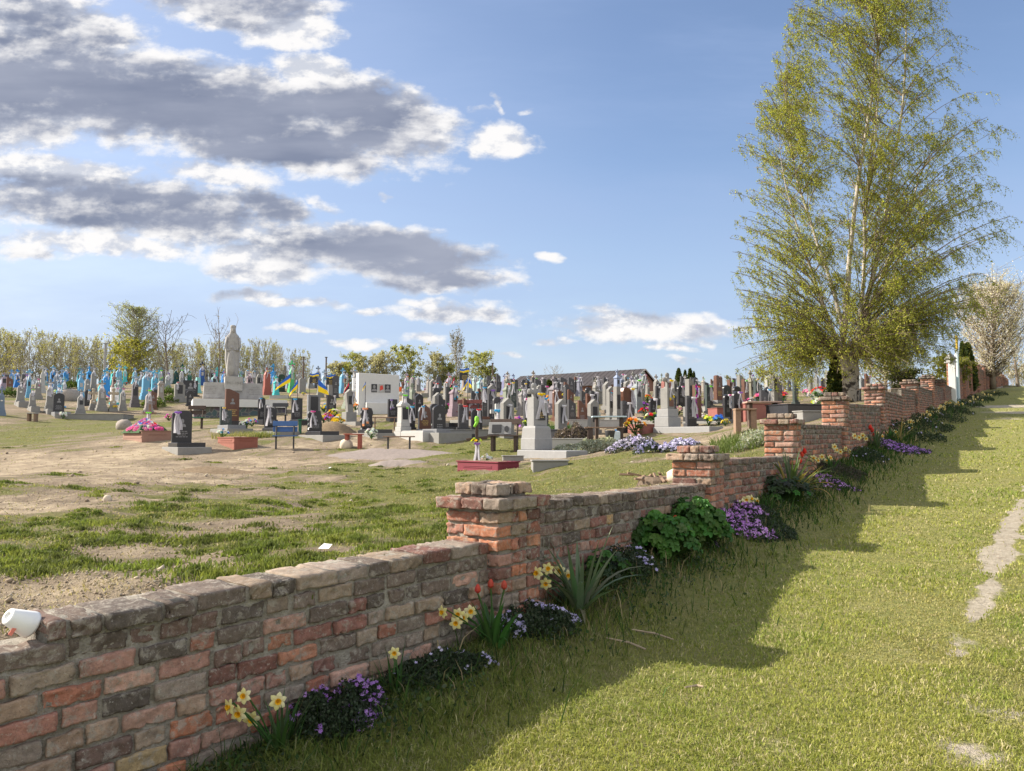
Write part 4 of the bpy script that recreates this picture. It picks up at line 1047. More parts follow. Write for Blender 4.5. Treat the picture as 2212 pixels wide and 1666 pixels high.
S('L', 1008, 690, 1075, 150, 'arch', GB, 'black polished arched stele with blue flowers on the left slope', curb=1.2, curbmat=GG)
Pg('L', 992, 330, 640, 125, C3, 'light grey pillar gravestone with square black plaque on the left slope', ('white', 'white ribbon on the light grey pillar with the black plaque'), cross='plain', plq='dark', slab=.9)
Pg('L', 1130, 215, 605, 115, (TINT, CONT, TINT), 'grey pillar gravestone with blue painted lower half and blue cross', ('white', 'white ribbon on the half blue pillar'), color=BL, ccolor=SKYB, plq=None)
Pg('L', 1372, 210, 530, 110, T3, 'turquoise blue pillar gravestone with bold trefoil cross and dark middle', color=(.08,.48,.66,1), plq='big')
Pg('L', 1388, 630, 1085, 150, C3, 'pale grey shouldered pillar gravestone with small black plaque on the left slope', ('white', 'white ribbon on the pale grey shouldered pillar'), plq='dark', cross='plain')
Pg('L', 1505, 450, 700, 110, C3, 'dull grey gravestone with oval portrait in the shade of its neighbours', plq='oval', cross=None)
Pg('L', 1610, 210, 690, 120, C3, 'weathered dark grey pillar gravestone with branched cross', ('white', 'white ribbon on the weathered dark grey pillar'), plq=None)
Pg('L', 1608, 620, 985, 130, (CON, CONT, CONT), 'beige ornate cross gravestone, left one of the beige pair', color=(.42,.355,.27,1), crossfrac=.5, plq='oval', top='chamfer')
Pg('L', 1750, 480, 1010, 165, C3, 'broad grey pillar gravestone with large white plate on the left slope', ('white', 'white ribbon on the broad grey pillar with white plate'), plq='light')
Pg('L', 1828, 260, 780, 150, T3, 'strong blue stepped pillar gravestone, bluest one on the left slope', ('yellow', 'white and yellow ribbon on the bluest pillar'), color=(.035,.25,.62,1), ccolor=(.05,.3,.5,1), plq=None)
Pg('L', 1950, 620, 1010, 130, (CON, CONT, CONT), 'beige ornate cross gravestone with yellow flowers, right one of the beige pair', color=(.42,.355,.27,1), crossfrac=.5, plq='oval')
Pg('L', 2045, 195, 610, 130, T3, 'light blue pillar gravestone with big cross right of the bluest pillar', ('white', 'white ribbon on the light blue pillar with big cross'), color=SKYB, plq=None)
S('L', 1975, 595, 890, 120, 'flat', TINT, 'turquoise painted slab gravestone behind the right beige cross', ('pink', 'pink knotted ribbon on the turquoise slab')).children[1].color = TURQ
Pg('L', 2115, 570, 1000, 120, C3, 'grey gravestone with square panel and pink ribbon near the long kerb', ('pink', 'white ribbon with pink knot near the long kerb'), plq='light', cross='plain')
# --- between the left slope and the statue
Pg('K', 555, 370, 935, 140, (CONT,)*3, 'charcoal pillar gravestone with white blue cross left of the statue', ('white', 'white ribbon on the charcoal pillar'), color=(.13,.12,.13,1), ccolor=PALEB, plq='big')
Pg('K', 742, 255, 800, 160, T3, 'sky blue stepped pillar gravestone draped in white towels', ('white', 'white towel on the sky blue stepped pillar'), color=SKYB, plq=None, ribs=1.2)
Pg('K', 890, 295, 770, 130, T3, 'mid blue pillar gravestone with pale stripe right of the sky blue one', ('white', 'white ribbon on the mid blue pillar'), color=(.10,.36,.52,1), plq=None)
Pg('K', 1002, 480, 860, 125, (CONT,)*3, 'brown grey gravestone with arched niche and small pale plate', ('white', 'white ribbon on the brown grey niche gravestone'), color=(.33,.29,.26,1), plq='light', cross=None, top='cornice')
Pg('K', 1040, 220, 500, 110, C3, 'grey pillar gravestone with yellow and white ribbon behind the niche stone', ('yellow', 'yellow knotted ribbon behind the niche gravestone'), plq=None)
Pg('K', 640, 195, 510, 120, W3, 'white gravestone with large black plate and white cross', ('white', 'white ribbon on the white gravestone with black plate'), plq='big')
Pg('K', 445, 185, 490, 130, W3, 'whitish gravestone with pale plate, third row left of the white one', ('white', 'white towel on the whitish gravestone'), plq='light')
S('K', 1150, 285, 510, 110, 'flat', TINT, 'navy slab gravestone with long pale ribbon', ('white', 'long pale ribbon on the navy slab')).children[1].color = (.06,.08,.16,1)
Pg('K', 1275, 165, 490, 100, T3, 'dark teal gravestone with cross, left one of the dark teal pair', ('white', 'white ribbon on the left dark teal gravestone'), color=DGRN, plq=None)
Pg('K', 1375, 135, 490, 90, T3, 'dark teal gravestone with cross, right one of the dark teal pair', ('green', 'green and white ribbon on the right dark teal gravestone'), color=DGRN, plq=None)
S('K', 1330, 490, 850, 165, 'shoulder', CON, 'grey concrete stele with tall dark panel on a stepped base left of the statue', ('red', 'red and white cloth flowers tied to the grey panel stele'), plq=(.5,.55,.5,PLQ), port=False, text=False, plinth=.35, t=.22, ribs=.7)
S('K', 1515, 470, 750, 205, 'flat', GB, 'wide black granite double slab just left of the statue', ('white', 'narrow white ribbon on the wide black double slab'), t=.1)
Pg('K', 1505, 245, 480, 90, T3, 'deep green cross gravestone behind the wide black slab', ('green', 'green ribbon behind the wide black slab'), color=(.02,.14,.10,1), plq=None)
Pg('K', 1650, 420, 690, 100, T3, 'pale teal gravestone half hidden by the wide black slab', color=TEAL, plq='oval', cross=None, top='flat')
Pg('K', 1715, 150, 560, 105, T3, 'navy blue gravestone with black trefoil cross and pale panel', ('yellow', 'yellow bow on the navy blue gravestone'), color=(.03,.09,.28,1), ccolor=(.02,.03,.06,1), plq='light')
Pg('K', 1792, 160, 480, 70, C3, 'slim grey gravestone squeezed right of the navy blue one', plq='dark')
Pg('K', 1885, 200, 520, 85, C3, 'grey gravestone with black plate and lime flower left of the turquoise cross', ('yellow', 'lime yellow flower knot on the grey gravestone'), plq='big')
Pg('K', 1980, 140, 440, 105, T3, 'turquoise cross gravestone close to the left side of the statue', color=TURQ, plq=None)
Pg('K', 2085, 250, 450, 80, W3, 'white cross gravestone touching the left outline of the statue', ('violet', 'white and violet ribbon beside the statue'), plq=None)
# --- right of the statue, back rows
Pg('R2', 445, 300, 470, 60, T3, 'small green cross gravestone directly right of the statue', ('green', 'bright green ribbon directly right of the statue'), color=GRNP, plq=None)
S('R2', 540, 300, 490, 75, 'clip', CONW, 'whitish clipped gravestone with pale panel right of the statue', ('blue', 'pale blue ribbon on the whitish clipped gravestone'), plq=(.6,.6,.45,CONW), port=False, text=False, t=.2)
S('R2', 625, 310, 500, 80, 'clip', CON, 'beige clipped gravestone with blue ribbon right of the whitish one', ('blue', 'blue and white ribbon on the beige clipped gravestone'), port=False, text=False, t=.2)
S('R2', 672, 350, 560, 80, 'shoulder', CON, 'low beige gravestone with black panel beside the brick red pillar', ('white', 'white cloth on the low beige gravestone'), plq=(.6,.5,.5,PLQ), port=False, text=False, t=.2)
Pg('R2', 762, 270, 610, 100, T3, 'brick red stepped pillar gravestone with black plate and yellow flower', ('yellow', 'yellow flower bow on the brick red pillar'), color=(.30,.09,.07,1), plq=None, cross='plain', crossfrac=.15)
Pg('R2', 845, 185, 460, 72, T3, 'vivid blue tapering gravestone with plain cross right of the brick red pillar', color=(.03,.30,.80,1), ccolor=(.03,.25,.55,1), plq=None, cross='plain', top='cornice', crossfrac=.32)
S('R2', 945, 355, 575, 78, 'arch', GB, 'black arched gravestone behind the first blue and yellow flag')
Pg('R2', 1068, 190, 580, 75, T3, 'tall bright green cross gravestone behind the flags', ('pink', 'pink and white ribbon on the tall green cross'), color=(.08,.42,.16,1), plq='light')
S('R2', 985, 250, 420, 45, 'arch', CON, 'narrow grey rounded gravestone behind the black arched one', port=False, text=False, t=.2)
S('R2', 1200, 405, 590, 85, 'clip', CON, 'grey clipped top gravestone standing between the flags', port=False, text=False, t=.22)
Pg('R2', 1165, 220, 440, 60, W3, 'white cross gravestone with red ribbon between the flags', ('red', 'red and white ribbon between the flags'), plq=None)
Pg('R2', 1470, 300, 580, 75, T3, 'pale blue gravestone with white panel behind the third flag', ('white', 'white ribbon on the pale blue gravestone behind the third flag'), color=PALEB, plq='light')
Pg('R2', 1395, 250, 520, 80, (CONT,)*3, 'grey blue gravestone topped with a bunch of white crosses', ('white', 'white ribbon over the grey blue gravestone'), color=SLB, plq=None)
S('R2', 1555, 430, 620, 75, 'flat', CON, 'flat grey concrete slab gravestone behind the black rounded grave', port=False, text=False, t=.2)
S('R2', 1612, 370, 650, 75, 'arch', GD, 'dark arched gravestone with white portrait left of the patterned blue one')
Pg('R2', 1702, 280, 590, 95, T3, 'light blue patterned gravestone near the white memorial block', ('white', 'white ribbon on the light blue patterned gravestone'), color=SKYB, plq='light')
S('R2', 1862, 400, 570, 75, 'slant', TINT, 'pale green slanted gravestone beside the white memorial block').children[1].color = LGR
Pg('R2', 1842, 195, 470, 75, W3, 'tall white cross gravestone left above the white memorial block', ('blue', 'blue and white bows on the tall white cross'), plq=None, crossfrac=.4, ribs=1.2)
Pg('R2', 1750, 265, 470, 60, W3, 'white cross gravestone with violet ribbon left of the tall white cross', ('violet', 'violet ribbon left of the tall white cross'), plq=None)
# --- front of the middle
S('R2', 330, 535, 975, 155, 'slant', GBR, 'tall brown black stele with engraved bust in front of the statue terrace', txt=GOLD, t=.16, curb=1.1, curbmat=GB)
S('R2', 252, 755, 1090, 130, 'curl', GGN, 'grey green stele with portrait in front of the statue terrace', ('yellow', 'white ribbon with yellow knot on the grey green stele'), txt=ENG, curb=1.2, curbmat=GG, slab=(1.0,1.9,.16))
S('R2', 697, 640, 960, 85, 'arch', GB, 'narrow black arched stele right below the statue terrace', ('blue', 'bright blue cloth bow on the narrow black stele'), ribs=.8, curb=1.0)
S('R2', 805, 738, 1120, 135, 'wave', GB, 'black wavy topped stele with white ribbon behind the blue bench', ('white', 'forked white ribbon on the wavy black stele'), curb=1.1, slab=(1.0,1.9,.15), ribs=1.3)
S('R2', 1132, 650, 960, 125, 'flat', GB, 'black square stele with white towel under the second flag', ('blue', 'white towel with blue knot on the square black stele'), curb=1.0, ribs=1.2)
S('R2', 1340, 610, 930, 150, 'flat', GG, 'grey framed gravestone with colour portrait under the third flag', plq=(.62,.85,.5,GB), port=False, text=False, t=.16)
S('R2', 1355, 800, 1165, 155, 'jag', GB, 'black stele with rough broken edges on a dark slab, right of the blue bench', ('pink', 'white ribbon with pink knot on the rough edged black stele'), curb=1.2, slab=(1.1,2.1,.14), ribs=1.3)
S('R2', 1560, 610, 840, 110, 'slant', GB, 'black slanted stele with pale ribbon among the wreaths', ('white', 'pale ribbon on the slanted black stele among the wreaths'))
S('R2', 1780, 540, 985, 130, 'vase', CON, 'pale concrete tulip shaped gravestone with tall black panel', ('white', 'white cloth on the arm of the tulip shaped gravestone'), plq=(.46,.36,.52,PLQ), port=False, text=False, t=.22, plinth=.45, slab=(1.0,1.8,.12), ribs=.9)
S('R2', 1992, 765, 1140, 145, 'jag', GB, 'black rough edged stele with peach ribbon behind the small red bench', ('peach', 'white ribbon with peach knot on the rough black stele'), curb=1.3, slab=(1.1,2.1,.14), ribs=1.5)
S('R3', 735, 505, 770, 115, 'flat', GB, 'black square stele with engraved man right of the white memorial block', ('violet', 'white and violet ribbon on the black square stele'), curb=1.0)
Pg('R3', 868, 385, 965, 165, W3, 'pale stepped monument with round armed cross, black panel and green ribbon', ('green', 'white ribbon with lime green knot on the round armed cross'), plq='big', slab=1.5, crossfrac=.25, top='cornice', ribs=1.2)
S('R3', 1062, 435, 740, 105, 'peak', GB, 'black pointed stele with engraved face behind the pale stepped monument')
S('R3', 1132, 575, 1020, 155, 'ogee', GBR, 'large brown black ogee stele with pale edge on a grey granite base', ('blue', 'blue cloth tied to the large ogee stele'), edge=GG, txt=GOLD, slab=(1.45,2.3,.26), curb=1.3, curbmat=GG, ribs=.8)
S('R3', 1245, 560, 900, 100, 'arch', GB, 'black arched stele with engraved man beside the large ogee stele', curb=1.0)
S('R3', 1338, 460, 850, 100, 'wave', GB, 'tall black wavy stele with pink flowers right of the large ogee stele', curb=1.0)
S('R3', 980, 235, 420, 65, 'shoulder', CON, 'grey gravestone with dark panel in the middle rows, left of a twin', ('pink', 'white ribbon with pink knot in the middle rows'), plq=(.6,.5,.5,PLQ), port=False, text=False, t=.2, plinth=.2)
S('R3', 1052, 240, 410, 65, 'shoulder', CON, 'grey gravestone with pale panel in the middle rows, right of its twin', ('white', 'white ribbon on the right grey twin'), plq=(.6,.5,.5,GG), port=False, text=False, t=.2, plinth=.2)
S('R3', 1213, 270, 480, 65, 'slant', GD, 'dark leaning stele in the middle rows with a bare shape')
S('R3', 1400, 290, 500, 72, 'peak', CON, 'pale peaked gravestone with black cross and panel near the red flag', ('orange', 'orange wreath bow on the pale peaked gravestone'), plq=(.5,.45,.42,PLQ), port=False, text=False, t=.2, plinth=.25)
S('R3', 1303, 225, 410, 55, 'arch', GD, 'dark grey arched stele in the middle rows near the red flag')
S('R3', 1655, 495, 830, 115, 'curl', GBR, 'dark brown wavy stele with long inscription and green cloth', ('white', 'white ribbon on the dark brown wavy stele'), txt=GOLD, port=False, curb=1.1, slab=(1.4,1.9,.2))
S('R3', 1870, 345, 740, 75, 'flat', GD, 'tall dark grey slab with pale ribbon behind the wooden bench', ('blue', 'pale ribbon with blue knot on the tall dark slab'))
S('R3', 1945, 440, 760, 75, 'slant', GD, 'dark grey leaning slab behind the white wooden cross')
S('R3', 2035, 475, 780, 130, 'arch', GD, 'broad brown grey arched slab with violet ribbon behind the white cross', ('violet', 'violet knotted ribbon on the broad arched slab'), ribs=1.2)
# --- the grey monument in front and its neighbours
def hero_monument():
    p = spot('R4', 935, 1222); D = p.y; k = D/FPX/5.714
    o = empty('gravestone', p, PHI, 'tall light grey monument with yellow ribbon, black plate and long slab, foremost in middle', 'gravestone', GRP); PLACED.append((p.x, p.y, 1))
    w = .52; z = 0
    b = MB(); b.box((0, -.62, -.07), (.80, 2.0, .52), bev=.02); b.build('slab', CONH, o)
    b = MB(); b.box((0, 0, .19+.165), (.66, .60, .33), bev=.015); b.build('base', CONH, o)
    b = MB(); b.loft([[(x*.62, y*.62-.0, zz) for x, y, zz in ring(.5, .46, .52)], [(x*.58, y*.58, zz) for x, y, zz in ring(.5, .46, .80)], [(x*.58, y*.58, zz) for x, y, zz in ring(.44, .40, .86)]]); b.build('pedestal', CONH, o)
    H = k*(1222-330)
    b = MB(); P = [(x, .86+z) for x, z in outline('curl', .50, H-.86-.38)]; b.prism(P, -.17, .12, bev=.01); b.build('headstone', CONH, o)
    b = MB(); b.box((.03, -.18, .86+.30), (.27, .03, .27), bev=.004); pq = b.build('plaque', PLQ, o)
    b = MB(); lines(b, .03, -.197, 1.24, .2, 4, .045); b.build('inscription', GOLD, pq)
    b = MB(); cross_shape(b, (-.09, 0, H-.52), .52, .34, .11, .11, 'trefoil'); b.build('cross', CONH, o)
    rib_at(p, PHI, H-.30, 1.15, 'yellow', 'white towel with yellow ribbon on the foremost light grey monument', .16, 0)
CONH = M('light_terrazzo', (.29,.29,.295), .75, .18, 7, .25, .2, .004, speck=.25, dirt=.25, dirtcol=(.22,.21,.20))
hero_monument()
S('R4', 812, 490, 850, 75, 'slant', GD, 'dark slab with magenta ribbon left behind the foremost grey monument', ('pink', 'magenta ribbon with white tails left of the foremost monument'), ribs=1.5)
S('R4', 1040, 480, 850, 75, 'slant', GD, 'dark slab with blue ribbon right behind the foremost grey monument', ('blue', 'sky blue ribbon with white tails right of the foremost monument'), ribs=1.4)
S('R4', 1015, 350, 560, 60, 'peak', CON, 'white framed gravestone with dark panel above the blue ribbon', plq=(.5,.6,.5,PLQ), port=False, text=False, t=.18)
S('R4', 1190, 385, 770, 125, 'arch', GBR, 'brown black arched stele with engraved woman left of the plain grey slab', ('white', 'white ribbon with green knot on the arched woman stele'), txt=ENG, curb=.9)
S('R4', 1368, 515, 800, 115, 'wave', GD, 'plain grey wavy slab seen from its dull back near the orange cloth')
S('R4', 1515, 400, 690, 90, 'slant', GD, 'tall dark slab with a rounded brown neighbour, left half of a leaning pair')
S('R4', 1585, 440, 770, 95, 'wave', GBR, 'dark brown curved slab with white ribbon, right half of a leaning pair', ('white', 'white ribbon with red flower on the dark brown curved slab'), ribs=1.3)
Pg('R4', 1840, 420, 790, 100, C3, 'beige concrete pillar with dark panel left of the big brown stele', ('blue', 'white and blue ribbon on the beige pillar'), plq='dark', cross=None, top='flat')
Pg('R4', 1930, 350, 800, 110, C3, 'beige concrete pillar with black frame touching the big brown stele', plq='big', cross=None, top='flat')
S('R4', 2055, 355, 850, 190, 'tulip', GBR, 'big brown tulip shaped stele standing behind the orange flowers', ('yellow', 'long white ribbon with yellow knot on the big brown stele'), t=.2, ribs=1.0, port=False, text=False, curb=1.6, curbmat=GB, slab=(1.2,2.6,.22))
S('R4', 1302, 325, 560, 75, 'arch', GD, 'dark arched slab with portrait behind the yellow flowers')
S('R4', 1215, 330, 430, 50, 'flat', GD, 'narrow dark slab with concrete top in front of the thuja bush', port=False)
S('R4', 1032, 255, 480, 50, 'flat', GD, 'tall narrow black slab left of the green thuja bush', port=False, text=False)
S('R4', 462, 195, 420, 60, 'slant', GD, 'tall dark slab among white ribbons in the middle distance')
S('R4', 345, 215, 400, 55, 'flat', GD, 'dark flat slab among white ribbons in the middle distance')
S('R4', 650, 290, 610, 85, 'arch', GGN, 'green grey slab with yellow flowers in the middle distance', ('yellow', 'yellow cloth at the foot of the green grey slab'))
S('R4', 730, 380, 640, 85, 'slant', GD, 'dark slanted slab with green ribbon in the middle distance', ('green', 'white and green ribbon on the dark slanted slab'))
Pg('R4', 1750, 385, 570, 75, C3, 'grey stepped pillar in front of the barn left end of the pale group', plq=None, cross=None, top='cornice', steps=4)
Pg('R4', 1665, 330, 570, 80, C3, 'grey rounded pillar with oval in front of the barn', ('white', 'white ribbon on the grey rounded pillar'), plq='oval', cross=None, top='cornice')
# --- right part
def hero_column():
    p = spot('R5', 975, 912); D = p.y; k = D/FPX/5.714; H = k*(912-200)
    o = empty('gravestone', p, PHI, 'light grey square column on a stepped pedestal with brown plate and yellow ribbon', 'gravestone', GRP); PLACED.append((p.x, p.y, 1))
    b = MB(); b.box((0, -.85, -.08), (.78, 2.4, .50), bev=.02); b.build('slab', CONH, o)
    b = MB(); b.box((0, 0, .345), (.70, .62, .35), bev=.015); b.build('base', CONH, o)
    b = MB(); b.box((0, 0, .665), (.58, .52, .29), taper=.96, bev=.015); b.build('pedestal', CONH, o)
    b = MB(); b.box((0, 0, .81+(H-.81-.5)/2), (.38, .32, H-.81-.5), bev=.012); b.build('headstone', CON, o)
    b = MB(); b.box((.02, -.165, 1.02), (.24, .02, .24), bev=.004); b.build('plaque', GBR, o)
    b = MB(); cross_shape(b, (0, 0, H-.52), .54, .36, .11, .11, 'trefoil'); b.build('cross', CON, o)
    rib_at(p, PHI, H-.25, 1.1, 'yellow', 'white towel with yellow knot on the light grey square column', .12, 1)
hero_column()
S('R5', 965, 265, 650, 150, 'clip', GRED, 'dark red clipped slab right behind the light grey column', plq=None, t=.2)
S('R5', 1250, 255, 790, 120, 'slant', CON, 'pale grey slanted gravestone with dark panel on a white plinth', plq=(.55,.42,.55,PLQ), port=False, text=False, t=.2, plinth=.62)
S('R5', 1342, 330, 830, 115, 'flat', GBR, 'brown polished slab hung with a violet flower garland', ('red', 'red and white bow on the brown garlanded slab'), port=False, text=False, t=.2, curb=1.7, curbmat=GB, slab=(1.1,2.4,.14), ribs=.7)
S('R5', 1472, 330, 690, 80, 'flat', GGN, 'dark green slim slab with lime ribbon right of the garlanded slab', ('green', 'white ribbon with lime knot on the dark green slim slab'), curb=1.5, curbmat=GB, ribs=1.1)
S('R5', 1600, 210, 560, 125, 'twin', GBR, 'black and brown double stele on a grey foot under the thujas', txt=GOLD, t=.2, plinth=.16, curbmat=GG)
S('R5', 1765, 270, 590, 125, 'wave', GBR, 'reddish brown stele with oval portrait, left of the portrait pair', ('green', 'white ribbon with lime knot on the left portrait stele'), ribs=1.2, t=.18, port=False, curb=.8, oval=True)
S('R5', 1935, 265, 590, 105, 'wave', GBR, 'reddish brown stele with oval portrait, right of the portrait pair', ('green', 'white ribbon with lime knot on the right portrait stele'), ribs=1.1, t=.18, port=False, curb=.8, oval=True)
S('R5', 2075, 245, 600, 90, 'curl', GGN, 'black green curved stele with yellow ribbon and pink vase', ('yellow', 'yellow ribbon on the black green curved stele'), t=.14, ribs=1.1)
S('R5', 838, 260, 500, 80, 'peak', CON, 'grey peaked gravestone with dark panel left of the dark red slab', plq=(.5,.55,.5,PLQ), port=False, text=False, t=.2)
S('R5', 1060, 265, 510, 85, 'peak', CON, 'grey peaked gravestone with white cross right of the dark red slab', plq=(.4,.5,.45,PLQ), port=False, text=False, t=.2, plinth=.3)
S('R5', 1160, 340, 600, 35, 'flat', GB, 'edge of a black slab behind the pale slanted gravestone', port=False, text=False)
Pg('R5', 660, 285, 590, 80, C3, 'grey stepped pillar with pink ribbon at the barn corner', ('pink', 'white ribbon with pink knot at the barn corner'), plq=None, steps=4)
Pg('R5', 725, 265, 470, 60, C3, 'small grey pillar with red ribbon at the barn corner', ('red', 'red bow ribbon at the barn corner'), plq='oval')
S('R5', 622, 290, 460, 50, 'flat', GD, 'dark flat slab before the barn gable', port=False, text=False)
S('R5', 1345, 285, 420, 80, 'flat', GD, 'dark slab with lime ribbon behind the garlanded slab', ('green', 'lime ribbon behind the garlanded slab'))
S('R5', 1790, 245, 520, 70, 'arch', GD, 'dark arched slab behind the left portrait stele', port=False)
S('R5', 1865, 210, 500, 40, 'flat', CON, 'slim concrete post stone between the portrait pair', port=False, text=False, t=.2)
S('R6', 1020, 350, 820, 100, 'curl', CON, 'pale ornate gravestone with dark panel under the birch twigs', plq=(.4,.4,.62,PLQ), port=False, text=False, t=.24, plinth=.35)
S('R6', 945, 380, 640, 80, 'peak', CONW, 'pale gravestone with black window panel under the birch twigs', plq=(.5,.5,.5,PLQ), port=False, text=False, t=.2, plinth=.25)
S('R6', 1290, 400, 730, 90, 'flat', GGN, 'dark olive slab behind the hanging birch twigs', port=False)
S('R6', 1470, 400, 620, 60, 'peak', CON, 'grey peaked gravestone left of the birch trunk', port=False, text=False, t=.2)
S('R6', 1685, 310, 570, 65, 'clip', CON, 'tall grey clipped gravestone close to the birch trunk', port=False, text=False, t=.2)
S('R6', 1770, 390, 560, 50, 'arch', GD, 'dark rounded gravestone with oval close to the birch trunk')
Pg('R6', 1835, 400, 560, 60, W3, 'white gravestone with blue ribbon touching the birch trunk', ('blue', 'blue bow ribbon touching the birch trunk'), plq=None, cross='plain')
# ------------------------------------------------------------------ wooden and white crosses
def plain_cross(loc, rz, H, mat, label, Wd=None, th=.12):
    o = empty('grave_cross', loc, rz, label, 'cross', None)
    b = MB(); b.box((0, 0, H/2-.08), (th, th*.9, H+.16), bev=.008); b.build('upright', mat, o)
    b = MB(); b.box((0, -.006, H*.7), (Wd or H*.55, th*.8, th*.95), bev=.008); b.build('crossbar', mat, o); return o
p = spot('R4', 448, 900); Hc = hpx('R4', 575, 900, p.y); plain_cross(p, .35, Hc, CONW, 'plain white cross wrapped in a white towel behind the wooden bench', th=.16); PLACED.append((p.x, p.y, .5))
rib_at(p, .35, Hc*.72, 1.5, 'blue', 'white towel with pale blue band wrapped round the plain white cross', .1, 1)
# ------------------------------------------------------------------ rows farther up the slope
AREAS = [(860, 1690, 27.5, 43, 56), (0, 420, 43, 80, 46), (420, 720, 56, 88, 24), (720, 1130, 44, 88, 52), (1130, 1420, 43, 64, 46), (1420, 1760, 43, 84, 30), (1760, 1990, 34, 70, 10)]
NAMES = ['amid the benches', 'on the left slope', 'behind the statue', 'behind the white block', 'before the barn', 'right of the barn', 'behind the birch']
ORD = ['zero','first','second','third','fourth','fifth','sixth','seventh','eighth','ninth','tenth','eleventh','twelfth','thirteenth','fourteenth','fifteenth','sixteenth','seventeenth','eighteenth','nineteenth','twentieth']
COLS = [('pale blue', PALEB), ('sky blue', SKYB), ('bright blue', BL), ('turquoise', TURQ), ('blue grey', SLB), ('pale grey', (.27,.27,.275,1)), ('warm grey', (.24,.225,.21,1)), ('whitewashed', (.42,.42,.42,1)), ('mint green', (.24,.42,.35,1))]
PR = [lambda: make_pillar_grave((0,0,-500), 0, .40, 1.75, CT3, 'proto', 'trefoil', 3, 'chamfer', 'oval'), lambda: make_pillar_grave((0,0,-500), 0, .37, 1.85, CT3, 'proto', 'plain', 3, 'cornice', 'dark'),
      lambda: make_pillar_grave((0,0,-500), 0, .46, 1.6, CT3, 'proto', 'trefoil', 2, 'gable', 'big'), lambda: make_pillar_grave((0,0,-500), 0, .36, 1.9, CT3, 'proto', 'trefoil', 4, 'chamfer', 'light')]
STL = [lambda: make_stele((0,0,-500), 0, .55, 1.15, .12, 'arch', GB, 'proto'), lambda: make_stele((0,0,-500), 0, .6, 1.2, .12, 'slant', GD, 'proto'), lambda: make_stele((0,0,-500), 0, .5, 1.25, .12, 'wave', GBR, 'proto'),
      lambda: make_stele((0,0,-500), 0, .55, 1.3, .2, 'peak', CON, 'proto', port=False, text=False, plq=(.5,.5,.5,PLQ), plinth=.2)]
STN = ['black arched slab', 'dark slanted slab', 'brown wavy slab', 'pale peaked stone']
protos = {}
def far_rows():
    items = []
    for ai, (xa, xb, da, db, cnt) in enumerate(AREAS):
        made = 0; tries = 0
        while made < cnt and tries < 6000:
            tries += 1
            x = random.uniform(xa, xb); D = da+(db-da)*random.random()**.75; D = round(D/2.6)*2.6+random.uniform(-.35, .35)
            a, _ = ray(x, HORIZON); X = a*D
            if any((X-q[0])**2+(D-q[1])**2 < (q[2]+(.45 if ai == 0 else .75))**2 for q in PLACED): continue
            if wall_dist(X, D)[0] > -2.2: continue
            z = float(inside_z(X, D)[0]); px = x; PLACED.append((X, D, .65)); made += 1
            left = x < 760; r = random.random()
            pill = r < (.86 if left else (.2 if ai == 0 else .40))
            if pill:
                k = random.randrange(4); ci = random.choices(range(9), [4,4,3,3,4,5,4,3,2] if left else [1.6,.8,.4,.5,1.5,8,8,1.2,0] if ai else [0,0,0,0,0,5,5,0,0])[0]; nm = COLS[ci][0]+' cross stone'; col = COLS[ci][1]; key = 'p%d' % k; mk = PR[k]
            else:
                k = random.choice((0, 0, 1, 1, 2, 3)); nm = STN[k]; col = None; key = 's%d' % k; mk = STL[k]
            rc = None
            if random.random() < (.72 if pill else .6): rc = random.choices(['white','pink','green','blue','violet','yellow','red','orange'], [7,2.2,1.6,2,1.6,1,1,.6])[0]
            items.append([ai, D, x, X, z, key, mk, nm, col, rc, random.uniform(.74, .98), PHI+random.uniform(-.12, .12)])
    groups = {}
    for it in items:
        ai = it[0]; da, db = AREAS[ai][2], AREAS[ai][3]
        row = 'near' if it[1] < da+(db-da)*.4 else ('middle' if it[1] < da+(db-da)*.72 else 'far')
        groups.setdefault((ai, row), []).append(it)
    for (ai, row), L in groups.items():
        seen = {}
        L.sort(key=lambda q: q[2])
        for it in L: seen.setdefault((it[7]), []).append(it)
        for nm, same in seen.items():
            for j, it in enumerate(same):
                _, D, x, X, z, key, mk, _, col, rc, sc, rz = it
                o_ = (ORD[j+1]+' ') if len(same) > 1 else ''
                frm = ' from left' if len(same) > 1 else ''
                lab = f'{o_}{nm}{frm} in the {row} rows {NAMES[ai]}'
                if key not in protos:
                    o = protos[key] = mk(); o.location = (X, D, z); o.rotation_euler = (0, 0, rz); o.scale = (sc,)*3; o['label'] = lab; o['group'] = GRP
                else: o = copy_tree(protos[key], None, (X, D, z), rz, sc, None, lab, GRP)
                if col is not None:
                    cc = tuple(min(1, v*random.uniform(.85, 1.15)) for v in col[:3])+(1,)
                    for ch in o.children: ch.color = cc
                if rc:
                    hh = (1.55 if key[0] == 'p' else 1.2)*sc
                    ribbon((X+.12*math.sin(rz), D-.12*math.cos(rz), z+hh), rz, random.uniform(.78, 1.02), rc, f'{rc} ribbon on {o_}{nm}{frm}, {row} rows {NAMES[ai]}')
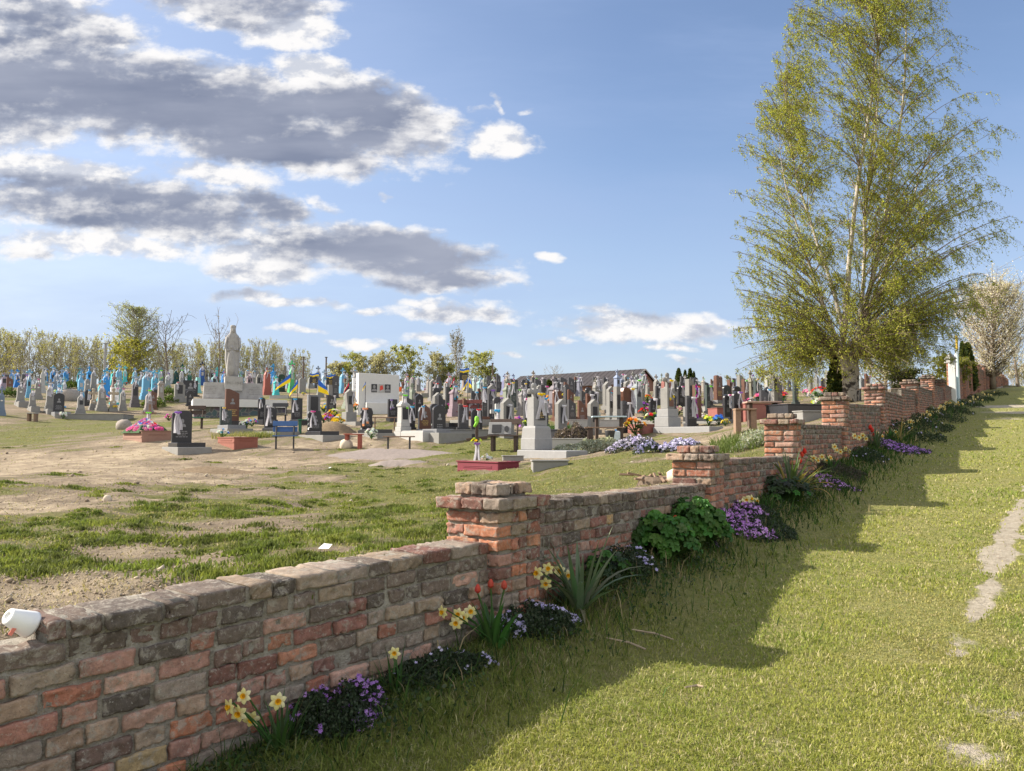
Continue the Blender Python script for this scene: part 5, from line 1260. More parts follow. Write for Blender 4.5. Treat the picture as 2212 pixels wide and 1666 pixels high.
# ------------------------------------------------------------------ war memorial: grieving figure on a terrace
def statue():
    c = hit(*fx('U', 500, 901), 60, True); D = c.y; k = D/FPX; rz = math.radians(24)
    zz = lambda yU: (HORIZON-yU)*k            # photo height at this distance
    ex = Vector((math.cos(rz), math.sin(rz), 0)); 
    T = empty('memorial_terrace', c, rz, 'long white edged terrace with rough dark stone front under the grieving statue', 'terrace')
    w = 1290/4.165/1.8083*k/math.cos(rz); dpt = 3.2; zt = zz(863)-c.z; zl = zz(880)-c.z
    b = MB(); b.box((.1*w-0, dpt/2, zl/2-.4), (w, dpt, zl+.8), bev=.02); b.build('stone_front', STONEF, T)
    b = MB(); b.box((.1*w, dpt/2-.06, (zl+zt)/2+.001), (w+.16, dpt+.16, zt-zl), bev=.015); b.build('white_ledge', WHITE, T)
    b = MB(); b.box((.1*w, dpt/2+.2, zt+.03), (w*.9, dpt*.6, .07), taper=.96); b.build('soil', SOILM, T)
    PLACED.append((c.x+ex.x*.1*w, c.y+1.6, 4.2))
    q = c+Vector((-math.sin(rz), math.cos(rz), 0))*1.2
    bx = fx('U', 500)
    o = empty('war_memorial', (q.x, q.y, c.z+zt+.02), rz, 'tall grey concrete statue of a draped grieving woman on a stepped pedestal', 'statue')
    base = zt+.02; pt = zz(796+15)-c.z-base     # top of the block
    f4 = k/4.165/1.8083
    b = MB(); hw = 1.0
    b.box((.15, .1, (pt-.36)/2), (3.35, .55, pt-.36), taper=.97, bev=.01); b.build('wing_wall', CONST, o)
    b = MB(); b.box((.14, 0, pt-.42/1), (245*f4/math.cos(rz)*1.04, .95, .84), bev=.012); blk = b.build('pedestal', CONW2, o)
    txt = bpy.data.curves.new('date', 'FONT'); txt.body = '1941-1945'; txt.size = .25; txt.extrude = .008; txt.align_x = 'CENTER'; txt.align_y = 'CENTER'
    to = bpy.data.objects.new('t', txt); COL.objects.link(to); dg = bpy.context.evaluated_depsgraph_get(); me = bpy.data.meshes.new_from_object(to.evaluated_get(dg)); bpy.data.objects.remove(to)
    me.materials.clear(); me.materials.append(CONDK)
    io = put('inscription', me, blk); io.location = (.14, -.482, pt-.40); io.rotation_euler = (PI/2, 0, 0)
    for sx in (-1, 1):
        b = MB()
        for kx in range(5): lines(b, .14+sx*1.25, -.185, pt-.62-kx*.10, .8, 1, .07)
        b.build('inscription', CONDK, o)
    # the figure: rings of half widths read from the photo outline
    H = (1000-130)*f4; prof = [(0, .80, .62), (.10, .82, .60), (.2, .9, .62), (.30, 1.0, .62), (.40, 1.03, .62), (.55, 1.0, .58), (.64, .96, .55), (.70, .93, .52), (.76, .88, .48), (.80, .80, .42), (.82, .62, .38), (.85, .46, .36), (.89, .40, .36), (.93, .37, .37), (.955, .41, .41), (.985, .41, .41), (1, .30, .30)]
    W0 = 112*f4; n = 40; rings = []
    for s, wx, wy in prof:
        rg = []
        for i in range(n):
            a = 2*PI*i/n; fold = 1+(.045*math.sin(9*a+3*s)+.03*math.sin(17*a-5*s))*(1 if s < .78 else .25)
            rg.append((.06+wx*W0*math.cos(a)*fold, wy*W0*math.sin(a)*fold, pt+s*H))
        rings.append(rg)
    b = MB(); b.loft(rings)
    hz = pt+.90*H
    b.ball((.07, -.33*W0, hz), (.19*W0*1.1, .13*W0*1.4, .055*H), 10, 8); b.prism([(.05, hz-.02), (.09, hz-.02), (.07, hz+.05)], -.33*W0-.16*W0, -.33*W0-.05)
    for sx in (-1, 1): b.tube([(.06+sx*.86*W0, -.08, pt+.76*H), (.06+sx*1.0*W0, -.2*W0, pt+.58*H), (.06+sx*.78*W0, -.52*W0, pt+.50*H), (.06+sx*.15*W0, -.62*W0, pt+.52*H)], [.2*W0, .19*W0, .17*W0, .11*W0], 10)
    fig = b.build('figure', CONST, o, smooth=True)
    b = MB(); rr = []
    for s, wx, wy in [(0, .5, .3), (.18, .62, .4), (.34, .58, .38), (.44, .46, .34), (.50, .34, .28), (.53, .18, .18), (.545, .2, .2), (.57, .24, .24), (.60, .22, .22), (.62, .1, .1)]:
        rr.append([(-.02+wx*W0*math.cos(2*PI*i/20)*(1+.05*math.sin(7*2*PI*i/20+s*4)), -.50*W0+wy*W0*math.sin(2*PI*i/20), pt+s*H*.95) for i in range(20)])
    b.loft(rr); b.ball((-.02, -.72*W0, pt+.56*H), (.06, .05, .09), 8, 6); b.build('smaller_figure', CONST, fig, smooth=True)
CONST = M('statue_concrete', (.37,.36,.355), .9, .3, 4, .2, .5, .012, dirt=.6, dirtcol=(.20,.19,.185)); CONW2 = M('pedestal_concrete', (.38,.37,.36), .88, .2, 5, .2, .3, .006, dirt=.3, dirtcol=(.33,.31,.29)); CONDK = M('inscription_grey', (.27,.26,.25), .9, .2)  # CONDK colours the inscriptions a darker grey than the pedestal
def stone_front():
    m = bpy.data.materials.new('rough_dark_stone'); t, n, l = nt(m); tc = N(t, 'ShaderNodeTexCoord')
    v = N(t, 'ShaderNodeTexVoronoi', feature='DISTANCE_TO_EDGE'); v.inputs['Scale'].default_value = 3.2; l.new(tc.outputs['Object'], v.inputs['Vector'])
    v2 = N(t, 'ShaderNodeTexVoronoi'); v2.inputs['Scale'].default_value = 3.2; l.new(tc.outputs['Object'], v2.inputs['Vector'])
    c = mixc(t, .35, (.12,.125,.14), v2.outputs['Color'], 'MULTIPLY'); c = mixc(t, ramp(t, v.outputs['Distance'], .05, .02), c, (.22,.215,.2))
    finish(t, c, .9, v.outputs['Distance'], .6, .05); return m
STONEF = stone_front()
statue()
# ------------------------------------------------------------------ white memorial block
def white_block():
    pL = hit(*fx('U', 815, 893), 60, True); k = pL.y/FPX; rz = math.radians(22)
    o = empty('memorial_block', pL, rz, 'big white painted block with two dark portraits and a red picture', 'memorial')
    w = 76*k/math.cos(rz)+.15; h = (893-808)*k; P = [(-w/2, -.2), (w/2, -.2), (w/2*1.0, h*.97), (-w/2, h)]
    b = MB(); b.prism(P, -.35, .35, bev=.02); b.build('body', WHITE, o)
    for x, c_, nm in ((-.33, PLQ, 'portrait_plate'), (.02, CONW, 'picture_sheet'), (.33, PLQ, 'portrait_plate')):
        b = MB(); b.box((x*w*.5+.1, -.36, h*.62), (.30, .02, .42), bev=.003); pp = b.build(nm, c_, o); b = MB()
        if c_ is PLQ: portrait(b, x*w*.5+.1, -.372, h*.62, .26); b.build('portrait', ENG, pp)
        else: b.prism([(x*w*.5+.02, h*.56), (x*w*.5+.2, h*.6), (x*w*.5+.16, h*.7), (x*w*.5+.03, h*.68)], -.374, -.368); b.build('red_print', REDP, pp)
    b = MB(); b.box((.1, -.6, .2), (w*.8, .6, .6), bev=.02); b.build('step', WHITE, o); PLACED.append((pL.x, pL.y, 1.8))
REDP = M('red_print', (.65,.08,.06), .6, .1)
white_block()
far_rows()
# ------------------------------------------------------------------ flags
UA_B, UA_Y, RD, BK = M('flag_blue', (.03,.14,.58), .7, .1), M('flag_yellow', (.95,.68,.02), .7, .1), M('flag_red', (.52,.03,.06), .7, .1), M('flag_black', (.02,.02,.025), .7, .1)
def flag(f, x, ytop, ybase, wpx, drop, cols, label, lean=.55, curl=0.0):
    p = spot(f, x, ybase); k = p.y/FPX/FR[f][2]; H = (ybase-ytop)*k; W = wpx*k; dr = drop*k
    o = empty('flag', p, 0, label, 'flag', 'flags on the soldiers graves')
    b = MB(); b.tube([(0, 0, -.1), (0, 0, H)], .018, 6); b.build('pole', STEEL, o)
    b = MB(); nu, nv = 10, 8; g = []
    for i in range(nu+1):
        for j in range(nv+1):
            u, v = i/nu, j/nv                         # u along the fly, v from the top edge down
            x_ = -W*u*(.7+.3*v) if curl >= 0 else W*u*(.7+.3*v)
            z_ = H-.03-dr*(u*lean+v*(1-lean)*(1-.25*u)); y_ = .09*math.sin(6*u+2*v)*u-.03
            g.append((x_, y_, z_))
    fs0, fs1 = [], []
    for i in range(nu):
        for j in range(nv): (fs0 if j < nv/2 else fs1).append((i*(nv+1)+j, (i+1)*(nv+1)+j, (i+1)*(nv+1)+j+1, i*(nv+1)+j+1))
    b.mi = 0; b.add(g, fs0); b.mi = 1; b.add(g, fs1); b.build('flag_cloth', list(cols), o, smooth=True)
UA = (UA_B, UA_Y)
flag('R2', 1052, 340, 740, 200, 240, UA, 'large blue and yellow flag, first from the left, right of the statue')
flag('R2', 1140, 415, 860, 110, 235, UA, 'narrow folded blue and yellow flag, second from the left')
flag('R2', 1395, 410, 880, 130, 235, UA, 'wide blue and yellow flag, third from the left, over the framed portrait grave', curl=-1, lean=.35)
flag('R2', 1775, 445, 860, 80, 210, (RD, BK), 'red and black flag left of the white memorial block')
flag('R2', 1978, 450, 860, 40, 125, UA, 'small blue and yellow flag against the white memorial block')
flag('R3', 1500, 225, 640, 70, 190, (RD, BK), 'red and black flag in the middle distance left of the barn')
flag('R3', 1662, 235, 640, 60, 180, UA, 'blue and yellow flag left half of the pair left of the barn')
flag('R3', 1680, 240, 650, 40, 160, UA, 'blue and yellow flag right half of the pair left of the barn', curl=-1, lean=.3)
def marker(f, x, yt, yb, label):
    p = spot(f, x, yb); k = p.y/FPX/FR[f][2]; H = (yb-yt)*k
    o = empty('memorial_sign', p, .3, label, 'sign', 'black memorial signs on posts')
    b = MB(); b.tube([(-.28, 0, -.1), (-.28, 0, H)], .02, 6); b.tube([(.28, 0, -.1), (.28, 0, H*.8)], .02, 6); b.build('post', STEEL, o)
    b = MB(); b.box((0, -.022, H*.72), (.58, .02, .55), bev=.004); pp = b.build('plate', PLQ, o)
    b = MB(); lines(b, .06, -.035, H*.72+.05, .4, 4, .09); b.build('inscription', GOLD, pp)
    for j, m_ in enumerate((UA_B, UA_Y)):
        b = MB(); n = 7; g = [(-.27+.66*i/n, -.03+.025*math.sin(i*1.6), H-.02-.13*j-.05*math.sin(i*.8)) for i in range(n+1)]; g2 = [(x_, y_, z_-.125) for x_, y_, z_ in g]
        b.add(g+g2, [(i, i+1, n+2+i, n+1+i) for i in range(n)]); b.build('ribbon_flag', m_, o)
marker('R2', 1338, 340, 640, 'black memorial sign with blue yellow ribbon, leftmost of the three')
marker('R2', 1545, 360, 650, 'black memorial sign with blue yellow ribbon, middle of the three')
marker('R2', 1920, 390, 660, 'black memorial sign with blue yellow ribbon before the white memorial block')
marker('R3', 1615, 125, 480, 'tall black memorial sign with blue yellow ribbon left of the barn')
# ------------------------------------------------------------------ benches and tables
def bsize(f, x, yb, L): p = spot(f, x, yb); return p, L/FR[f][2]*p.y/FPX
BLUEW = M('blue_painted_wood', (.06,.13,.30), .6, .2, 12); GREENW = M('green_painted_wood', (.04,.16,.09), .6, .2, 12); REDW = M('red_painted_wood', (.36,.10,.07), .65, .2, 12); PALEBW = M('pale_blue_board', (.50,.62,.68), .6, .12, 10); REDSL = M('maroon_slats', (.16,.05,.045), .6, .2, 12)
p, L = bsize('R2', 985, 1285, 290); bench(p, .25, L, 'blue painted bench with two board backrest on iron legs in front', BLUEW, STEEL, 2, .46, .36, BLUEW, .05)
p, L = bsize('R2', 1835, 1265, 230); bench(p, -.2, L, 'small red painted plank bench next to a pale stone', REDW, REDW, False, .48, .26)
p, L = bsize('R3', 815, 1135, 380); bench(p, -.12, L, 'long low bench with thin dark iron legs on the grey earth', WOOD, STEEL, False, .46, .28, None, .05)
p, L = bsize('R4', 540, 1150, 400); bench(p, -.22, L, 'dark wooden bench with slanted backrest holding a small grey stone plate', WOODD, WOODD, 1, .50, .42, WOODD)
pb = p
p, L = bsize('R4', 1780, 1045, 500); bench(p, -.06, L, 'long dark plank bench in front of the pale blue table', WOOD, WOODD, False, .50, .3, None, .16)
p, L = bsize('R5', 1930, 905, 260); bench(p, -.05, L, 'brown wooden bench right of the blue flowers', WOOD, WOOD, False, .5, .3, None, .12)
p, L = bsize('R1' if 'R1' in FR else 'K', 1600, 1310, 290); bench(p, .1, L, 'bench with wide dark backrest behind the black front stele', GREENW, WOODD, 2, .5, .34, WOODD, .06)
p, L = bsize('R2', 1230, 1090, 150); bench(p, .1, L, 'short green bench left of the rough edged black stele', GREENW, GREENW, False, .55, .3)
p, L = bsize('R2', 920, 1000, 190); bench(p, .1, L, 'thin dark bench behind the wavy black stele', STEEL, STEEL, 1, .5, .3, STEEL, .05)
p, L = bsize('R3', 1680, 800, 300); bench(p, -.1, L, 'maroon slatted bench on iron legs in the middle rows', REDSL, STEEL, 2, .5, .36, REDSL, .05, 3)
p, L = bsize('L', 560, 1185, 150); bench(p, .1, L, 'tiny white topped stool standing on the left grass', CONW, WOOD, False, .42, .35, None, .1)
p, L = bsize('R3', 640, 880, 330); bench(p, .05, L, 'rough pole bench of grey laths beside the lime bow', WOOD, WOOD, False, .5, .12, None, .04, 2)
p, L = bsize('R7', 230, 1160, 110); bench(p, .2, L, 'small brown bench on the grass behind the birch', WOOD, STEEL, False, .5, .25, None, .04)
p, L = bsize('R4', 1830, 1000, 420); table(p, -.02, L, .6, 'pale blue topped table on dark legs in the middle ground', PALEBW, WOODD, .8)
p, L = bsize('R6', 880, 960, 420); table(p, -.05, L, .55, 'pinkish table top on a dark stand beside the third brick pillar', M('worn_pink_board', (.40,.27,.22), .7, .25, 10), WOODD, .62)
p, L = bsize('R6', 1805, 640, 190); table(p, 0, L, .5, 'thin white table left of the birch trunk', WHITE, STEEL, .75)
# small stone plate on the bench
o = empty('stone_plate', (pb.x-.15, pb.y-.02, pb.z+.505), -.22, 'small light grey stone with dark plate leaning on the dark wooden bench', 'plaque')
b = MB(); b.box((0, .05, .2), (.72, .07, .40), Euler((-.3, 0, 0)), bev=.012); bo = b.build('stone', CONH, o)
b = MB(); b.box((-.1, -.0, .2), (.30, .02, .26), Euler((-.3, 0, 0)), bev=.003); b.build('plate', PLQ, o)
b = MB(); b.prism([(.22+.07*math.cos(2*PI*k/12), .2+.1*math.sin(2*PI*k/12)) for k in range(12)], 0, .02); q_ = b.build('oval', PLQ, o); q_.rotation_euler = (-.3, 0, 0); q_.location = (0, -.075, 0)
# ------------------------------------------------------------------ grave boxes
MAROON = M('maroon_paint', (.19,.028,.045), .55, .15, 8, .35, .15, .003); BRICKP = M('brick_red_kerb', (.30,.115,.085), .8, .2, 9); PINKB = M('pinkish_board', (.33,.195,.15), .8, .2, 9)
def grave_box(loc, rz, w, l_, h, mat, label, name='grave_box'):
    o = empty(name, loc, rz, label, 'grave box'); t = .05
    for nm, c, d in (('side_board', (-w/2, -l_/2, h/2-.15), (t, l_, h+.3)), ('side_board', (w/2, -l_/2, h/2-.15), (t, l_, h+.3)), ('end_board', (0, -l_+.001, h/2-.15), (w+t-.004, t, h+.296)), ('end_board', (0, 0, h/2-.15), (w+t-.004, t, h+.296))):
        b = MB(); b.box(c, d, bev=.006); bo = b.build(nm, mat, o)
        # moulded rail and cap
        b = MB(); b.box((c[0], c[1], h+.012), (d[0]+.05, d[1]+.05, .03), bev=.005)
        sx = 1 if c[0] > 0 else -1
        if nm == 'side_board':
            for zz in (.42, .58): b.box((c[0]+sx*.027, c[1], h*zz), (.018, l_*.72, .018), bev=.003)
            b.box((c[0]+sx*.024, c[1], .02), (.03, l_, .035), bev=.004)
        else:
            sy = -1 if c[1] < -l_/2 else 1
            for zz in (.42, .58): b.box((c[0], c[1]+sy*.027, h*zz), (w*.62, .018, .018), bev=.003)
        b.build('moulding', mat, bo)
    b = MB(); nx, ny = 8, 14; g = []
    for i in range(nx+1):
        for j in range(ny+1): g.append(((i/nx-.5)*(w-t), -j/ny*(l_-t)-t/2, h*.82+.05*random.random()+.04*math.sin(PI*i/nx)))
    b.add(g, [(i*(ny+1)+j, (i+1)*(ny+1)+j, (i+1)*(ny+1)+j+1, i*(ny+1)+j+1) for i in range(nx) for j in range(ny)]); b.build('soil', SOILM, o, smooth=True)
    return o
p = spot('U', 1033, 1021); rzb = PHI+.06
p = spot('U', 1012, 1016)
grave_box(p, rzb, .62, 1.42, .215, MAROON, 'maroon painted grave box filled with dry soil just behind the brick wall')
fr = Vector((math.sin(rzb), -math.cos(rzb), 0)); rt = Vector((math.cos(rzb), math.sin(rzb), 0))
cp = p+fr*.25+rt*.05; cz = cp.z+.17
o = empty('wooden_cross', (cp.x, cp.y, cz), .1, 'dark narrow wooden cross dressed in ribbons on the maroon grave box', 'cross')
b = MB(); b.box((0, 0, .5), (.075, .055, 1.1), bev=.006); b.build('upright', WOODD, o)
b = MB(); b.box((0, -.004, .60), (.52, .05, .075), Euler((0, -.12, 0)), bev=.006); b.build('crossbar', WOODD, o)
ribbon((cp.x, cp.y-.06, cz+.47), .1, .72, 'violet', 'white and violet embroidered towel on the dark cross of the maroon box', 0)
r = ribbon((cp.x, cp.y-.03, cz+1.03), .1, .55, 'green', 'lime green cloth tied on top of the dark wooden cross', 2); 
b = MB(); b.ball((0,-.01,.06), (.09,.07,.14), 8, 6); b.tube([(0.02,0,0), (-.02,-.02,-.1), (-.09,-.03,-.22)], [.07,.06,.05], 6)
me = b.mesh('memorial_ribbon', [M('lime_cloth', (.26,.62,.06), .7, .1)], True); r.data = me; r.scale = (.62,.62,.66)
bouquet((cp.x, cp.y-.09, cz+.42), .26, ['lime', 'yellow'], 'yellow cloth flowers pinned on the dark wooden cross', None, 8, leafy=False)
bouquet((cp.x+.22, cp.y-.03, cz), .30, ['white'], 'white and grey bouquet leaning beside the dark wooden cross', None, 7)
p = spot('R2', 305, 1205); grave_box(p, PHI, .75, 1.5, .17, BRICKP, 'low brick red grave kerb with weeds right of the black front stele')
bouquet(spot('R2', 215, 1185)+Vector((0,0,.1)), .42, ['blue', 'white'], 'blue cloth flowers on the brick red kerb', None, 10)
p = spot('U', 300, 947); grave_box(p, PHI+.1, 1.05, 1.75, .24, PINKB, 'pinkish board grave box heaped with bright wreaths at the left')
def heap():
    q = p+Vector((math.sin(PHI), -math.cos(PHI), 0))*.85; o = empty('wreath_heap', (q.x, q.y, q.z+.2), PHI+.1, 'pyramid heap of pink, red and white wreaths on the pinkish grave box', 'wreath')
    b = MB()
    for k in range(330):
        a = random.uniform(0, 2*PI); s = math.sqrt(random.random()); X = s*.56*math.cos(a); Y = s*.9*math.sin(a); z = .06+.42*(1-s)+random.uniform(0, .06)
        col = random.choice(FC['pink'] if s > .82 else FC[random.choice(['pink', 'red', 'white', 'white', 'violet', 'blue', 'magenta'])]); bloom(b, (X, Y, z), .075, col, (X, Y-.2, .5))
    b.build('blossom', PETAL, o); b = MB(); b.loft([ring(.55, .88, -.02), ring(.38, .6, .22), ring(.05, .08, .42)]); b.build('greenery', M('wreath_green', (.03,.08,.025), .9, .4, 20), o)
    c_ = empty('wooden_cross', (q.x-.1, q.y+.5, q.z+.2), .3, 'light wooden cross with towel and green bow behind the wreath heap', 'cross'); b = MB(); b.box((0, 0, .5), (.08, .06, 1.1), bev=.006); b.build('upright', WOOD, c_); b = MB(); b.box((0, -.004, .72), (.45, .05, .08), bev=.006); b.build('crossbar', WOOD, c_)
    ribbon((q.x-.1, q.y+.43, q.z+.92), .3, .9, 'green', 'embroidered towel with green bow behind the wreath heap', 0)
heap()
bouquet(spot('R2', 30, 1050)+Vector((-.9,0,.05)), .5, ['white', 'cream'], 'grey white wreath leaning on the left of the pinkish box', None, 14)
S('U', 392, 887, 981, 36, 'clip', GB, 'black front stele with portrait and white violet ribbon on a grey slab, leftmost in front', ('violet', 'white and violet ribbon on the black front stele'), curb=1.0, slab=(1.05,1.7,.18), ribs=1.25)
# ------------------------------------------------------------------ flowers laid on graves
VB, VP, VW = M('dark_vase', (.05,.05,.055), .4), M('pink_vase', (.45,.22,.18), .5), M('white_pot', (.78,.77,.75), .5)
BQ = [('R2', 500, 1050, .5, ['white'], 'white rose bouquet left of the blue bench', None), ('R2', 580, 1010, .45, ['magenta', 'blue'], 'dark pink and blue bouquet left of the blue bench', None), ('R2', 640, 860, .55, ['yellow', 'red'], 'yellow and red bouquet in a grey vase under the terrace', VB),
  ('R2', 1465, 960, .42, ['yellow'], 'single yellow bouquet right of the rough edged stele', None), ('R2', 1545, 980, .5, ['violet', 'red'], 'violet and red flowers on the fresh earth mound', None), ('R2', 1640, 1010, .6, ['orange', 'yellow', 'white'], 'orange and cream wreath on the fresh earth mound', None),
  ('R2', 1590, 910, .6, ['cream', 'yellow', 'lime'], 'pale yellow wreath behind the earth mound', None), ('R2', 1520, 915, .4, ['red', 'pink'], 'red flowers behind the earth mound', None), ('R2', 1470, 830, .6, ['blue', 'yellow'], 'blue and yellow wreath standing by the slanted black stele', None), ('R2', 1860, 860, .42, ['orange'], 'orange flowers beside the tulip shaped gravestone', VW),
  ('R2', 2060, 1160, .5, ['white'], 'large white rose bouquet before the peach ribbon stele', None), ('R2', 2060, 795, .42, ['yellow'], 'yellow flowers at the white memorial block', VB), ('R2', 2130, 800, .42, ['white', 'lime'], 'green potted plant with white blooms at the memorial block', VW),
  ('R3', 985, 730, .5, ['pink', 'white'], 'pink and white bouquet beside the pale stepped monument', VB), ('R3', 1215, 900, .45, ['white', 'violet'], 'white and violet bouquet leaning on the large ogee stele', None), ('R3', 1240, 830, .45, ['violet', 'magenta'], 'violet wreath behind the ogee stele', None),
  ('R3', 1400, 690, .4, ['magenta', 'pink'], 'pink bouquet on the tall black wavy stele', VB), ('R3', 1150, 420, .45, ['magenta', 'pink'], 'magenta flowers before the grey twin gravestones', None), ('R3', 1580, 480, .5, ['yellow', 'cream'], 'yellow and cream flowers under the red flag', None), ('R3', 1600, 390, .5, ['violet', 'pink'], 'violet and pink flowers above the red flag grave', None),
  ('R3', 2130, 830, .5, ['white', 'cream'], 'white silver wreath on the curb right of the white cross', None), ('R4', 700, 830, .45, ['violet', 'pink'], 'violet cloth flowers on the dark curb', None), ('R4', 1110, 680, .62, ['orange', 'yellow'], 'orange roses in a pink vase right of the foremost monument', VP), ('R4', 1310, 560, .52, ['yellow'], 'yellow bouquet above the plain grey slab', VB),
  ('R4', 1105, 500, .45, ['yellow'], 'yellow flowers by the thuja bush', VB), ('R4', 640, 590, .42, ['yellow', 'orange'], 'yellow cloth flowers on the green grey slab', None), ('R4', 750, 590, .42, ['magenta', 'pink'], 'magenta bouquet on the dark slanted slab', None), ('R4', 810, 880, .45, ['white', 'lime'], 'small white bouquet left of the foremost monument', None),
  ('R4', 1560, 775, .35, ['pink', 'red'], 'pink cloth flower under the brown curved slab', None), ('R4', 1650, 760, .5, ['white'], 'white wreath right of the brown curved slab', None), ('R5', 580, 960, .78, ['orange', 'orange', 'cream', 'yellow'], 'tall orange gerbera and lily bouquet before the big brown stele', None), ('R5', 780, 830, .6, ['blue', 'white', 'red', 'lime'], 'mixed blue and red wreath right of the big brown stele', None),
  ('R5', 690, 720, .5, ['red', 'magenta'], 'dark red bouquet behind the orange gerberas', None), ('R5', 680, 630, .45, ['violet'], 'violet flowers near the barn corner graves', None), ('R5', 730, 560, .6, ['orange', 'yellow', 'red'], 'orange wreath near the barn corner graves', None), ('R5', 1110, 710, .5, ['cream', 'pink'], 'pale roses right of the light grey column', None), ('R5', 1055, 700, .4, ['violet', 'blue'], 'violet cloth beside the light grey column', None),
  ('R5', 1610, 830, .48, ['blue'], 'bright blue roses on the black curb', None), ('R5', 1480, 840, .48, ['yellow', 'lime'], 'yellow lilies on the black curb', None), ('R5', 1690, 840, .3, ['yellow'], 'small yellow flowers on the black curb', None), ('R5', 1525, 800, .3, ['navy' if 'navy' in FC else 'blue'], 'dark blue tulips on the black curb', None), ('R5', 1425, 770, .35, ['cream', 'white'], 'single cream rose right of the garlanded slab', None),
  ('R5', 1720, 630, .5, ['violet'], 'violet wreath below the left portrait stele', None), ('R5', 1790, 620, .5, ['blue', 'violet'], 'blue violet wreath below the left portrait stele', None), ('R5', 1930, 620, .5, ['magenta', 'pink'], 'magenta wreath below the right portrait stele', None), ('R5', 1850, 700, .35, ['red'], 'red flowers on the stone ledge', None), ('R5', 2010, 590, .5, ['white', 'pink'], 'white and pink wreath left of the black green stele', None), ('R5', 2130, 655, .62, ['pink', 'peach'], 'pink and coral roses in a reddish vase', VP),
  ('R6', 1145, 650, .6, ['yellow', 'orange'], 'yellow bouquet under the birch twigs', None), ('R6', 1140, 690, .6, ['red', 'pink'], 'red and pink wreath under the birch twigs', None), ('R6', 1430, 640, .6, ['pink', 'white'], 'pale pink wreath under the birch twigs', None), ('R6', 1600, 680, .9, ['red'], 'long red wreath left of the birch trunk', None), ('R6', 1540, 700, .8, ['white'], 'long white wreath left of the birch trunk', None), ('R6', 1560, 800, .5, ['lime', 'yellow', 'white'], 'yellow and white flowers above the fourth pillar', None),
  ('L', 1960, 1010, .5, ['yellow'], 'yellow flowers at the right beige cross', None), ('L', 1850, 840, .5, ['cream', 'pink'], 'pale flowers between the beige crosses', None), ('L', 1060, 1010, .5, ['blue'], 'blue flowers on the black arched stele', None), ('L', 950, 740, .5, ['white', 'lime'], 'green white wreath on top of the black arched stele', None), ('L', 1375, 600, .5, ['white', 'red'], 'white and red wreath behind the pale shouldered pillar', None), ('L', 1085, 1150, .5, ['white'], 'silver white wreath lying on the grey curb', None),
  ('K', 990, 800, .45, ['white'], 'white flowers on the niche gravestone', None), ('K', 1395, 800, .4, ['white'], 'white flowers on the grey panel stele', None), ('K', 400, 560, .4, ['orange', 'red'], 'orange flowers on the whitish gravestone', None), ('K', 1150, 1170, .45, ['pink', 'magenta'], 'low pink flowers left of the black front stele', None), ('R2', 750, 610, .4, ['pink', 'magenta'], 'pink flowers at the brick red pillar', None), ('R2', 1220, 620, .35, ['yellow', 'lime'], 'yellow wreath with black bow between the flags', None), ('R2', 895, 580, .3, ['violet'], 'violet bow at the tip of the first flag', None)]
for f, x, y, s, c, lab, v in BQ:
    bouquet(spot(f, x, y), s, c, lab, v, random.randint(10, 15))
# garland
def garland():
    p = spot('R5', 1290, 830); k = p.y/FPX/5.714; o = empty('flower_garland', (p.x, p.y-.12, p.z), PHI, 'hanging garland of violet flowers on the brown slab', 'garland'); b = MB(); lb = MB()
    for j in range(46):
        s = j/45; bloom(b, (.05*math.sin(9*s)+random.uniform(-.05, .05), -.12, (830-340)*k*(1-s)+.28*s), .05, random.choice(FC['magenta']+FC['violet']), (random.uniform(-.5, .5), -1, .2))
        lb.col = (.06, .2, .05); q = (830-340)*k*(1-s)+.28*s; lb.ball((.04*math.sin(9*s), -.09, q), (.05, .03, .03), 5, 4)
    b.build('blossom', PETAL, o); lb.build('greenery', LEAF, o)
garland()
# orange cloths, bucket, canister
def drape(f, x, y, wpx, hpx_, mat, label):
    p = spot(f, x, y); k = p.y/FPX/FR[f][2]; W, H = wpx*k, hpx_*k; b = MB(); g = []; n = 8
    for i in range(n+1):
        for j in range(n+1): g.append(((i/n-.5)*W*(1-.3*j/n), .05*math.sin(7*i/n+2*j/n), H*(1-j/n)+.04*math.sin(9*i/n)))
    b.add(g, [(i*(n+1)+j, i*(n+1)+j+1, (i+1)*(n+1)+j+1, (i+1)*(n+1)+j) for i in range(n) for j in range(n)])
    o = b.build('cloth', mat, None, p, .3, True); tag(o, label, 'cloth')
ORC = M('orange_cloth', (.90,.17,.03), .7, .1); VIC = M('violet_cloth', (.45,.18,.62), .7, .1); GRC = M('green_cloth', (.02,.32,.14), .7, .1)
drape('R4', 1305, 880, 70, 80, ORC, 'orange cloth knotted on the low black curb'); drape('R4', 1380, 815, 110, 30, ORC, 'orange strip of cloth below the plain grey slab')
drape('R4', 2035, 850, 170, 30, ORC, 'orange cloth laid round the foot of the big brown stele'); drape('R3', 1595, 870, 60, 60, GRC, 'green cloth hanging at the dark brown wavy stele'); drape('R4', 735, 855, 40, 45, VIC, 'violet cloth on the dark curb left of the foremost monument')
drape('R5', 1390, 660, 45, 110, M('plum_cloth', (.12,.01,.09), .7, .1), 'dark plum cloth hanging from the garlanded slab'); drape('R3', 825, 410, 90, 60, ORC, 'orange cloth on the dark slab right of the white block')
p = spot('R4', 1845, 1065); o = empty('bucket', p, 0, 'dark grey bucket standing under the pale blue table', 'bucket'); b = MB(); b.lathe([(.12, 0), (.17, .42), (.175, .44), (.15, .44), (.11, .05)], 14); b.build('pail', M('dark_plastic', (.06,.06,.065), .5), o, smooth=True); b = MB(); b.tube([(.17*math.cos(a), 0, .44+.17*math.sin(a)*.4) for a in [PI*k/8 for k in range(9)]], .008, 5); b.build('handle', STEEL, o)
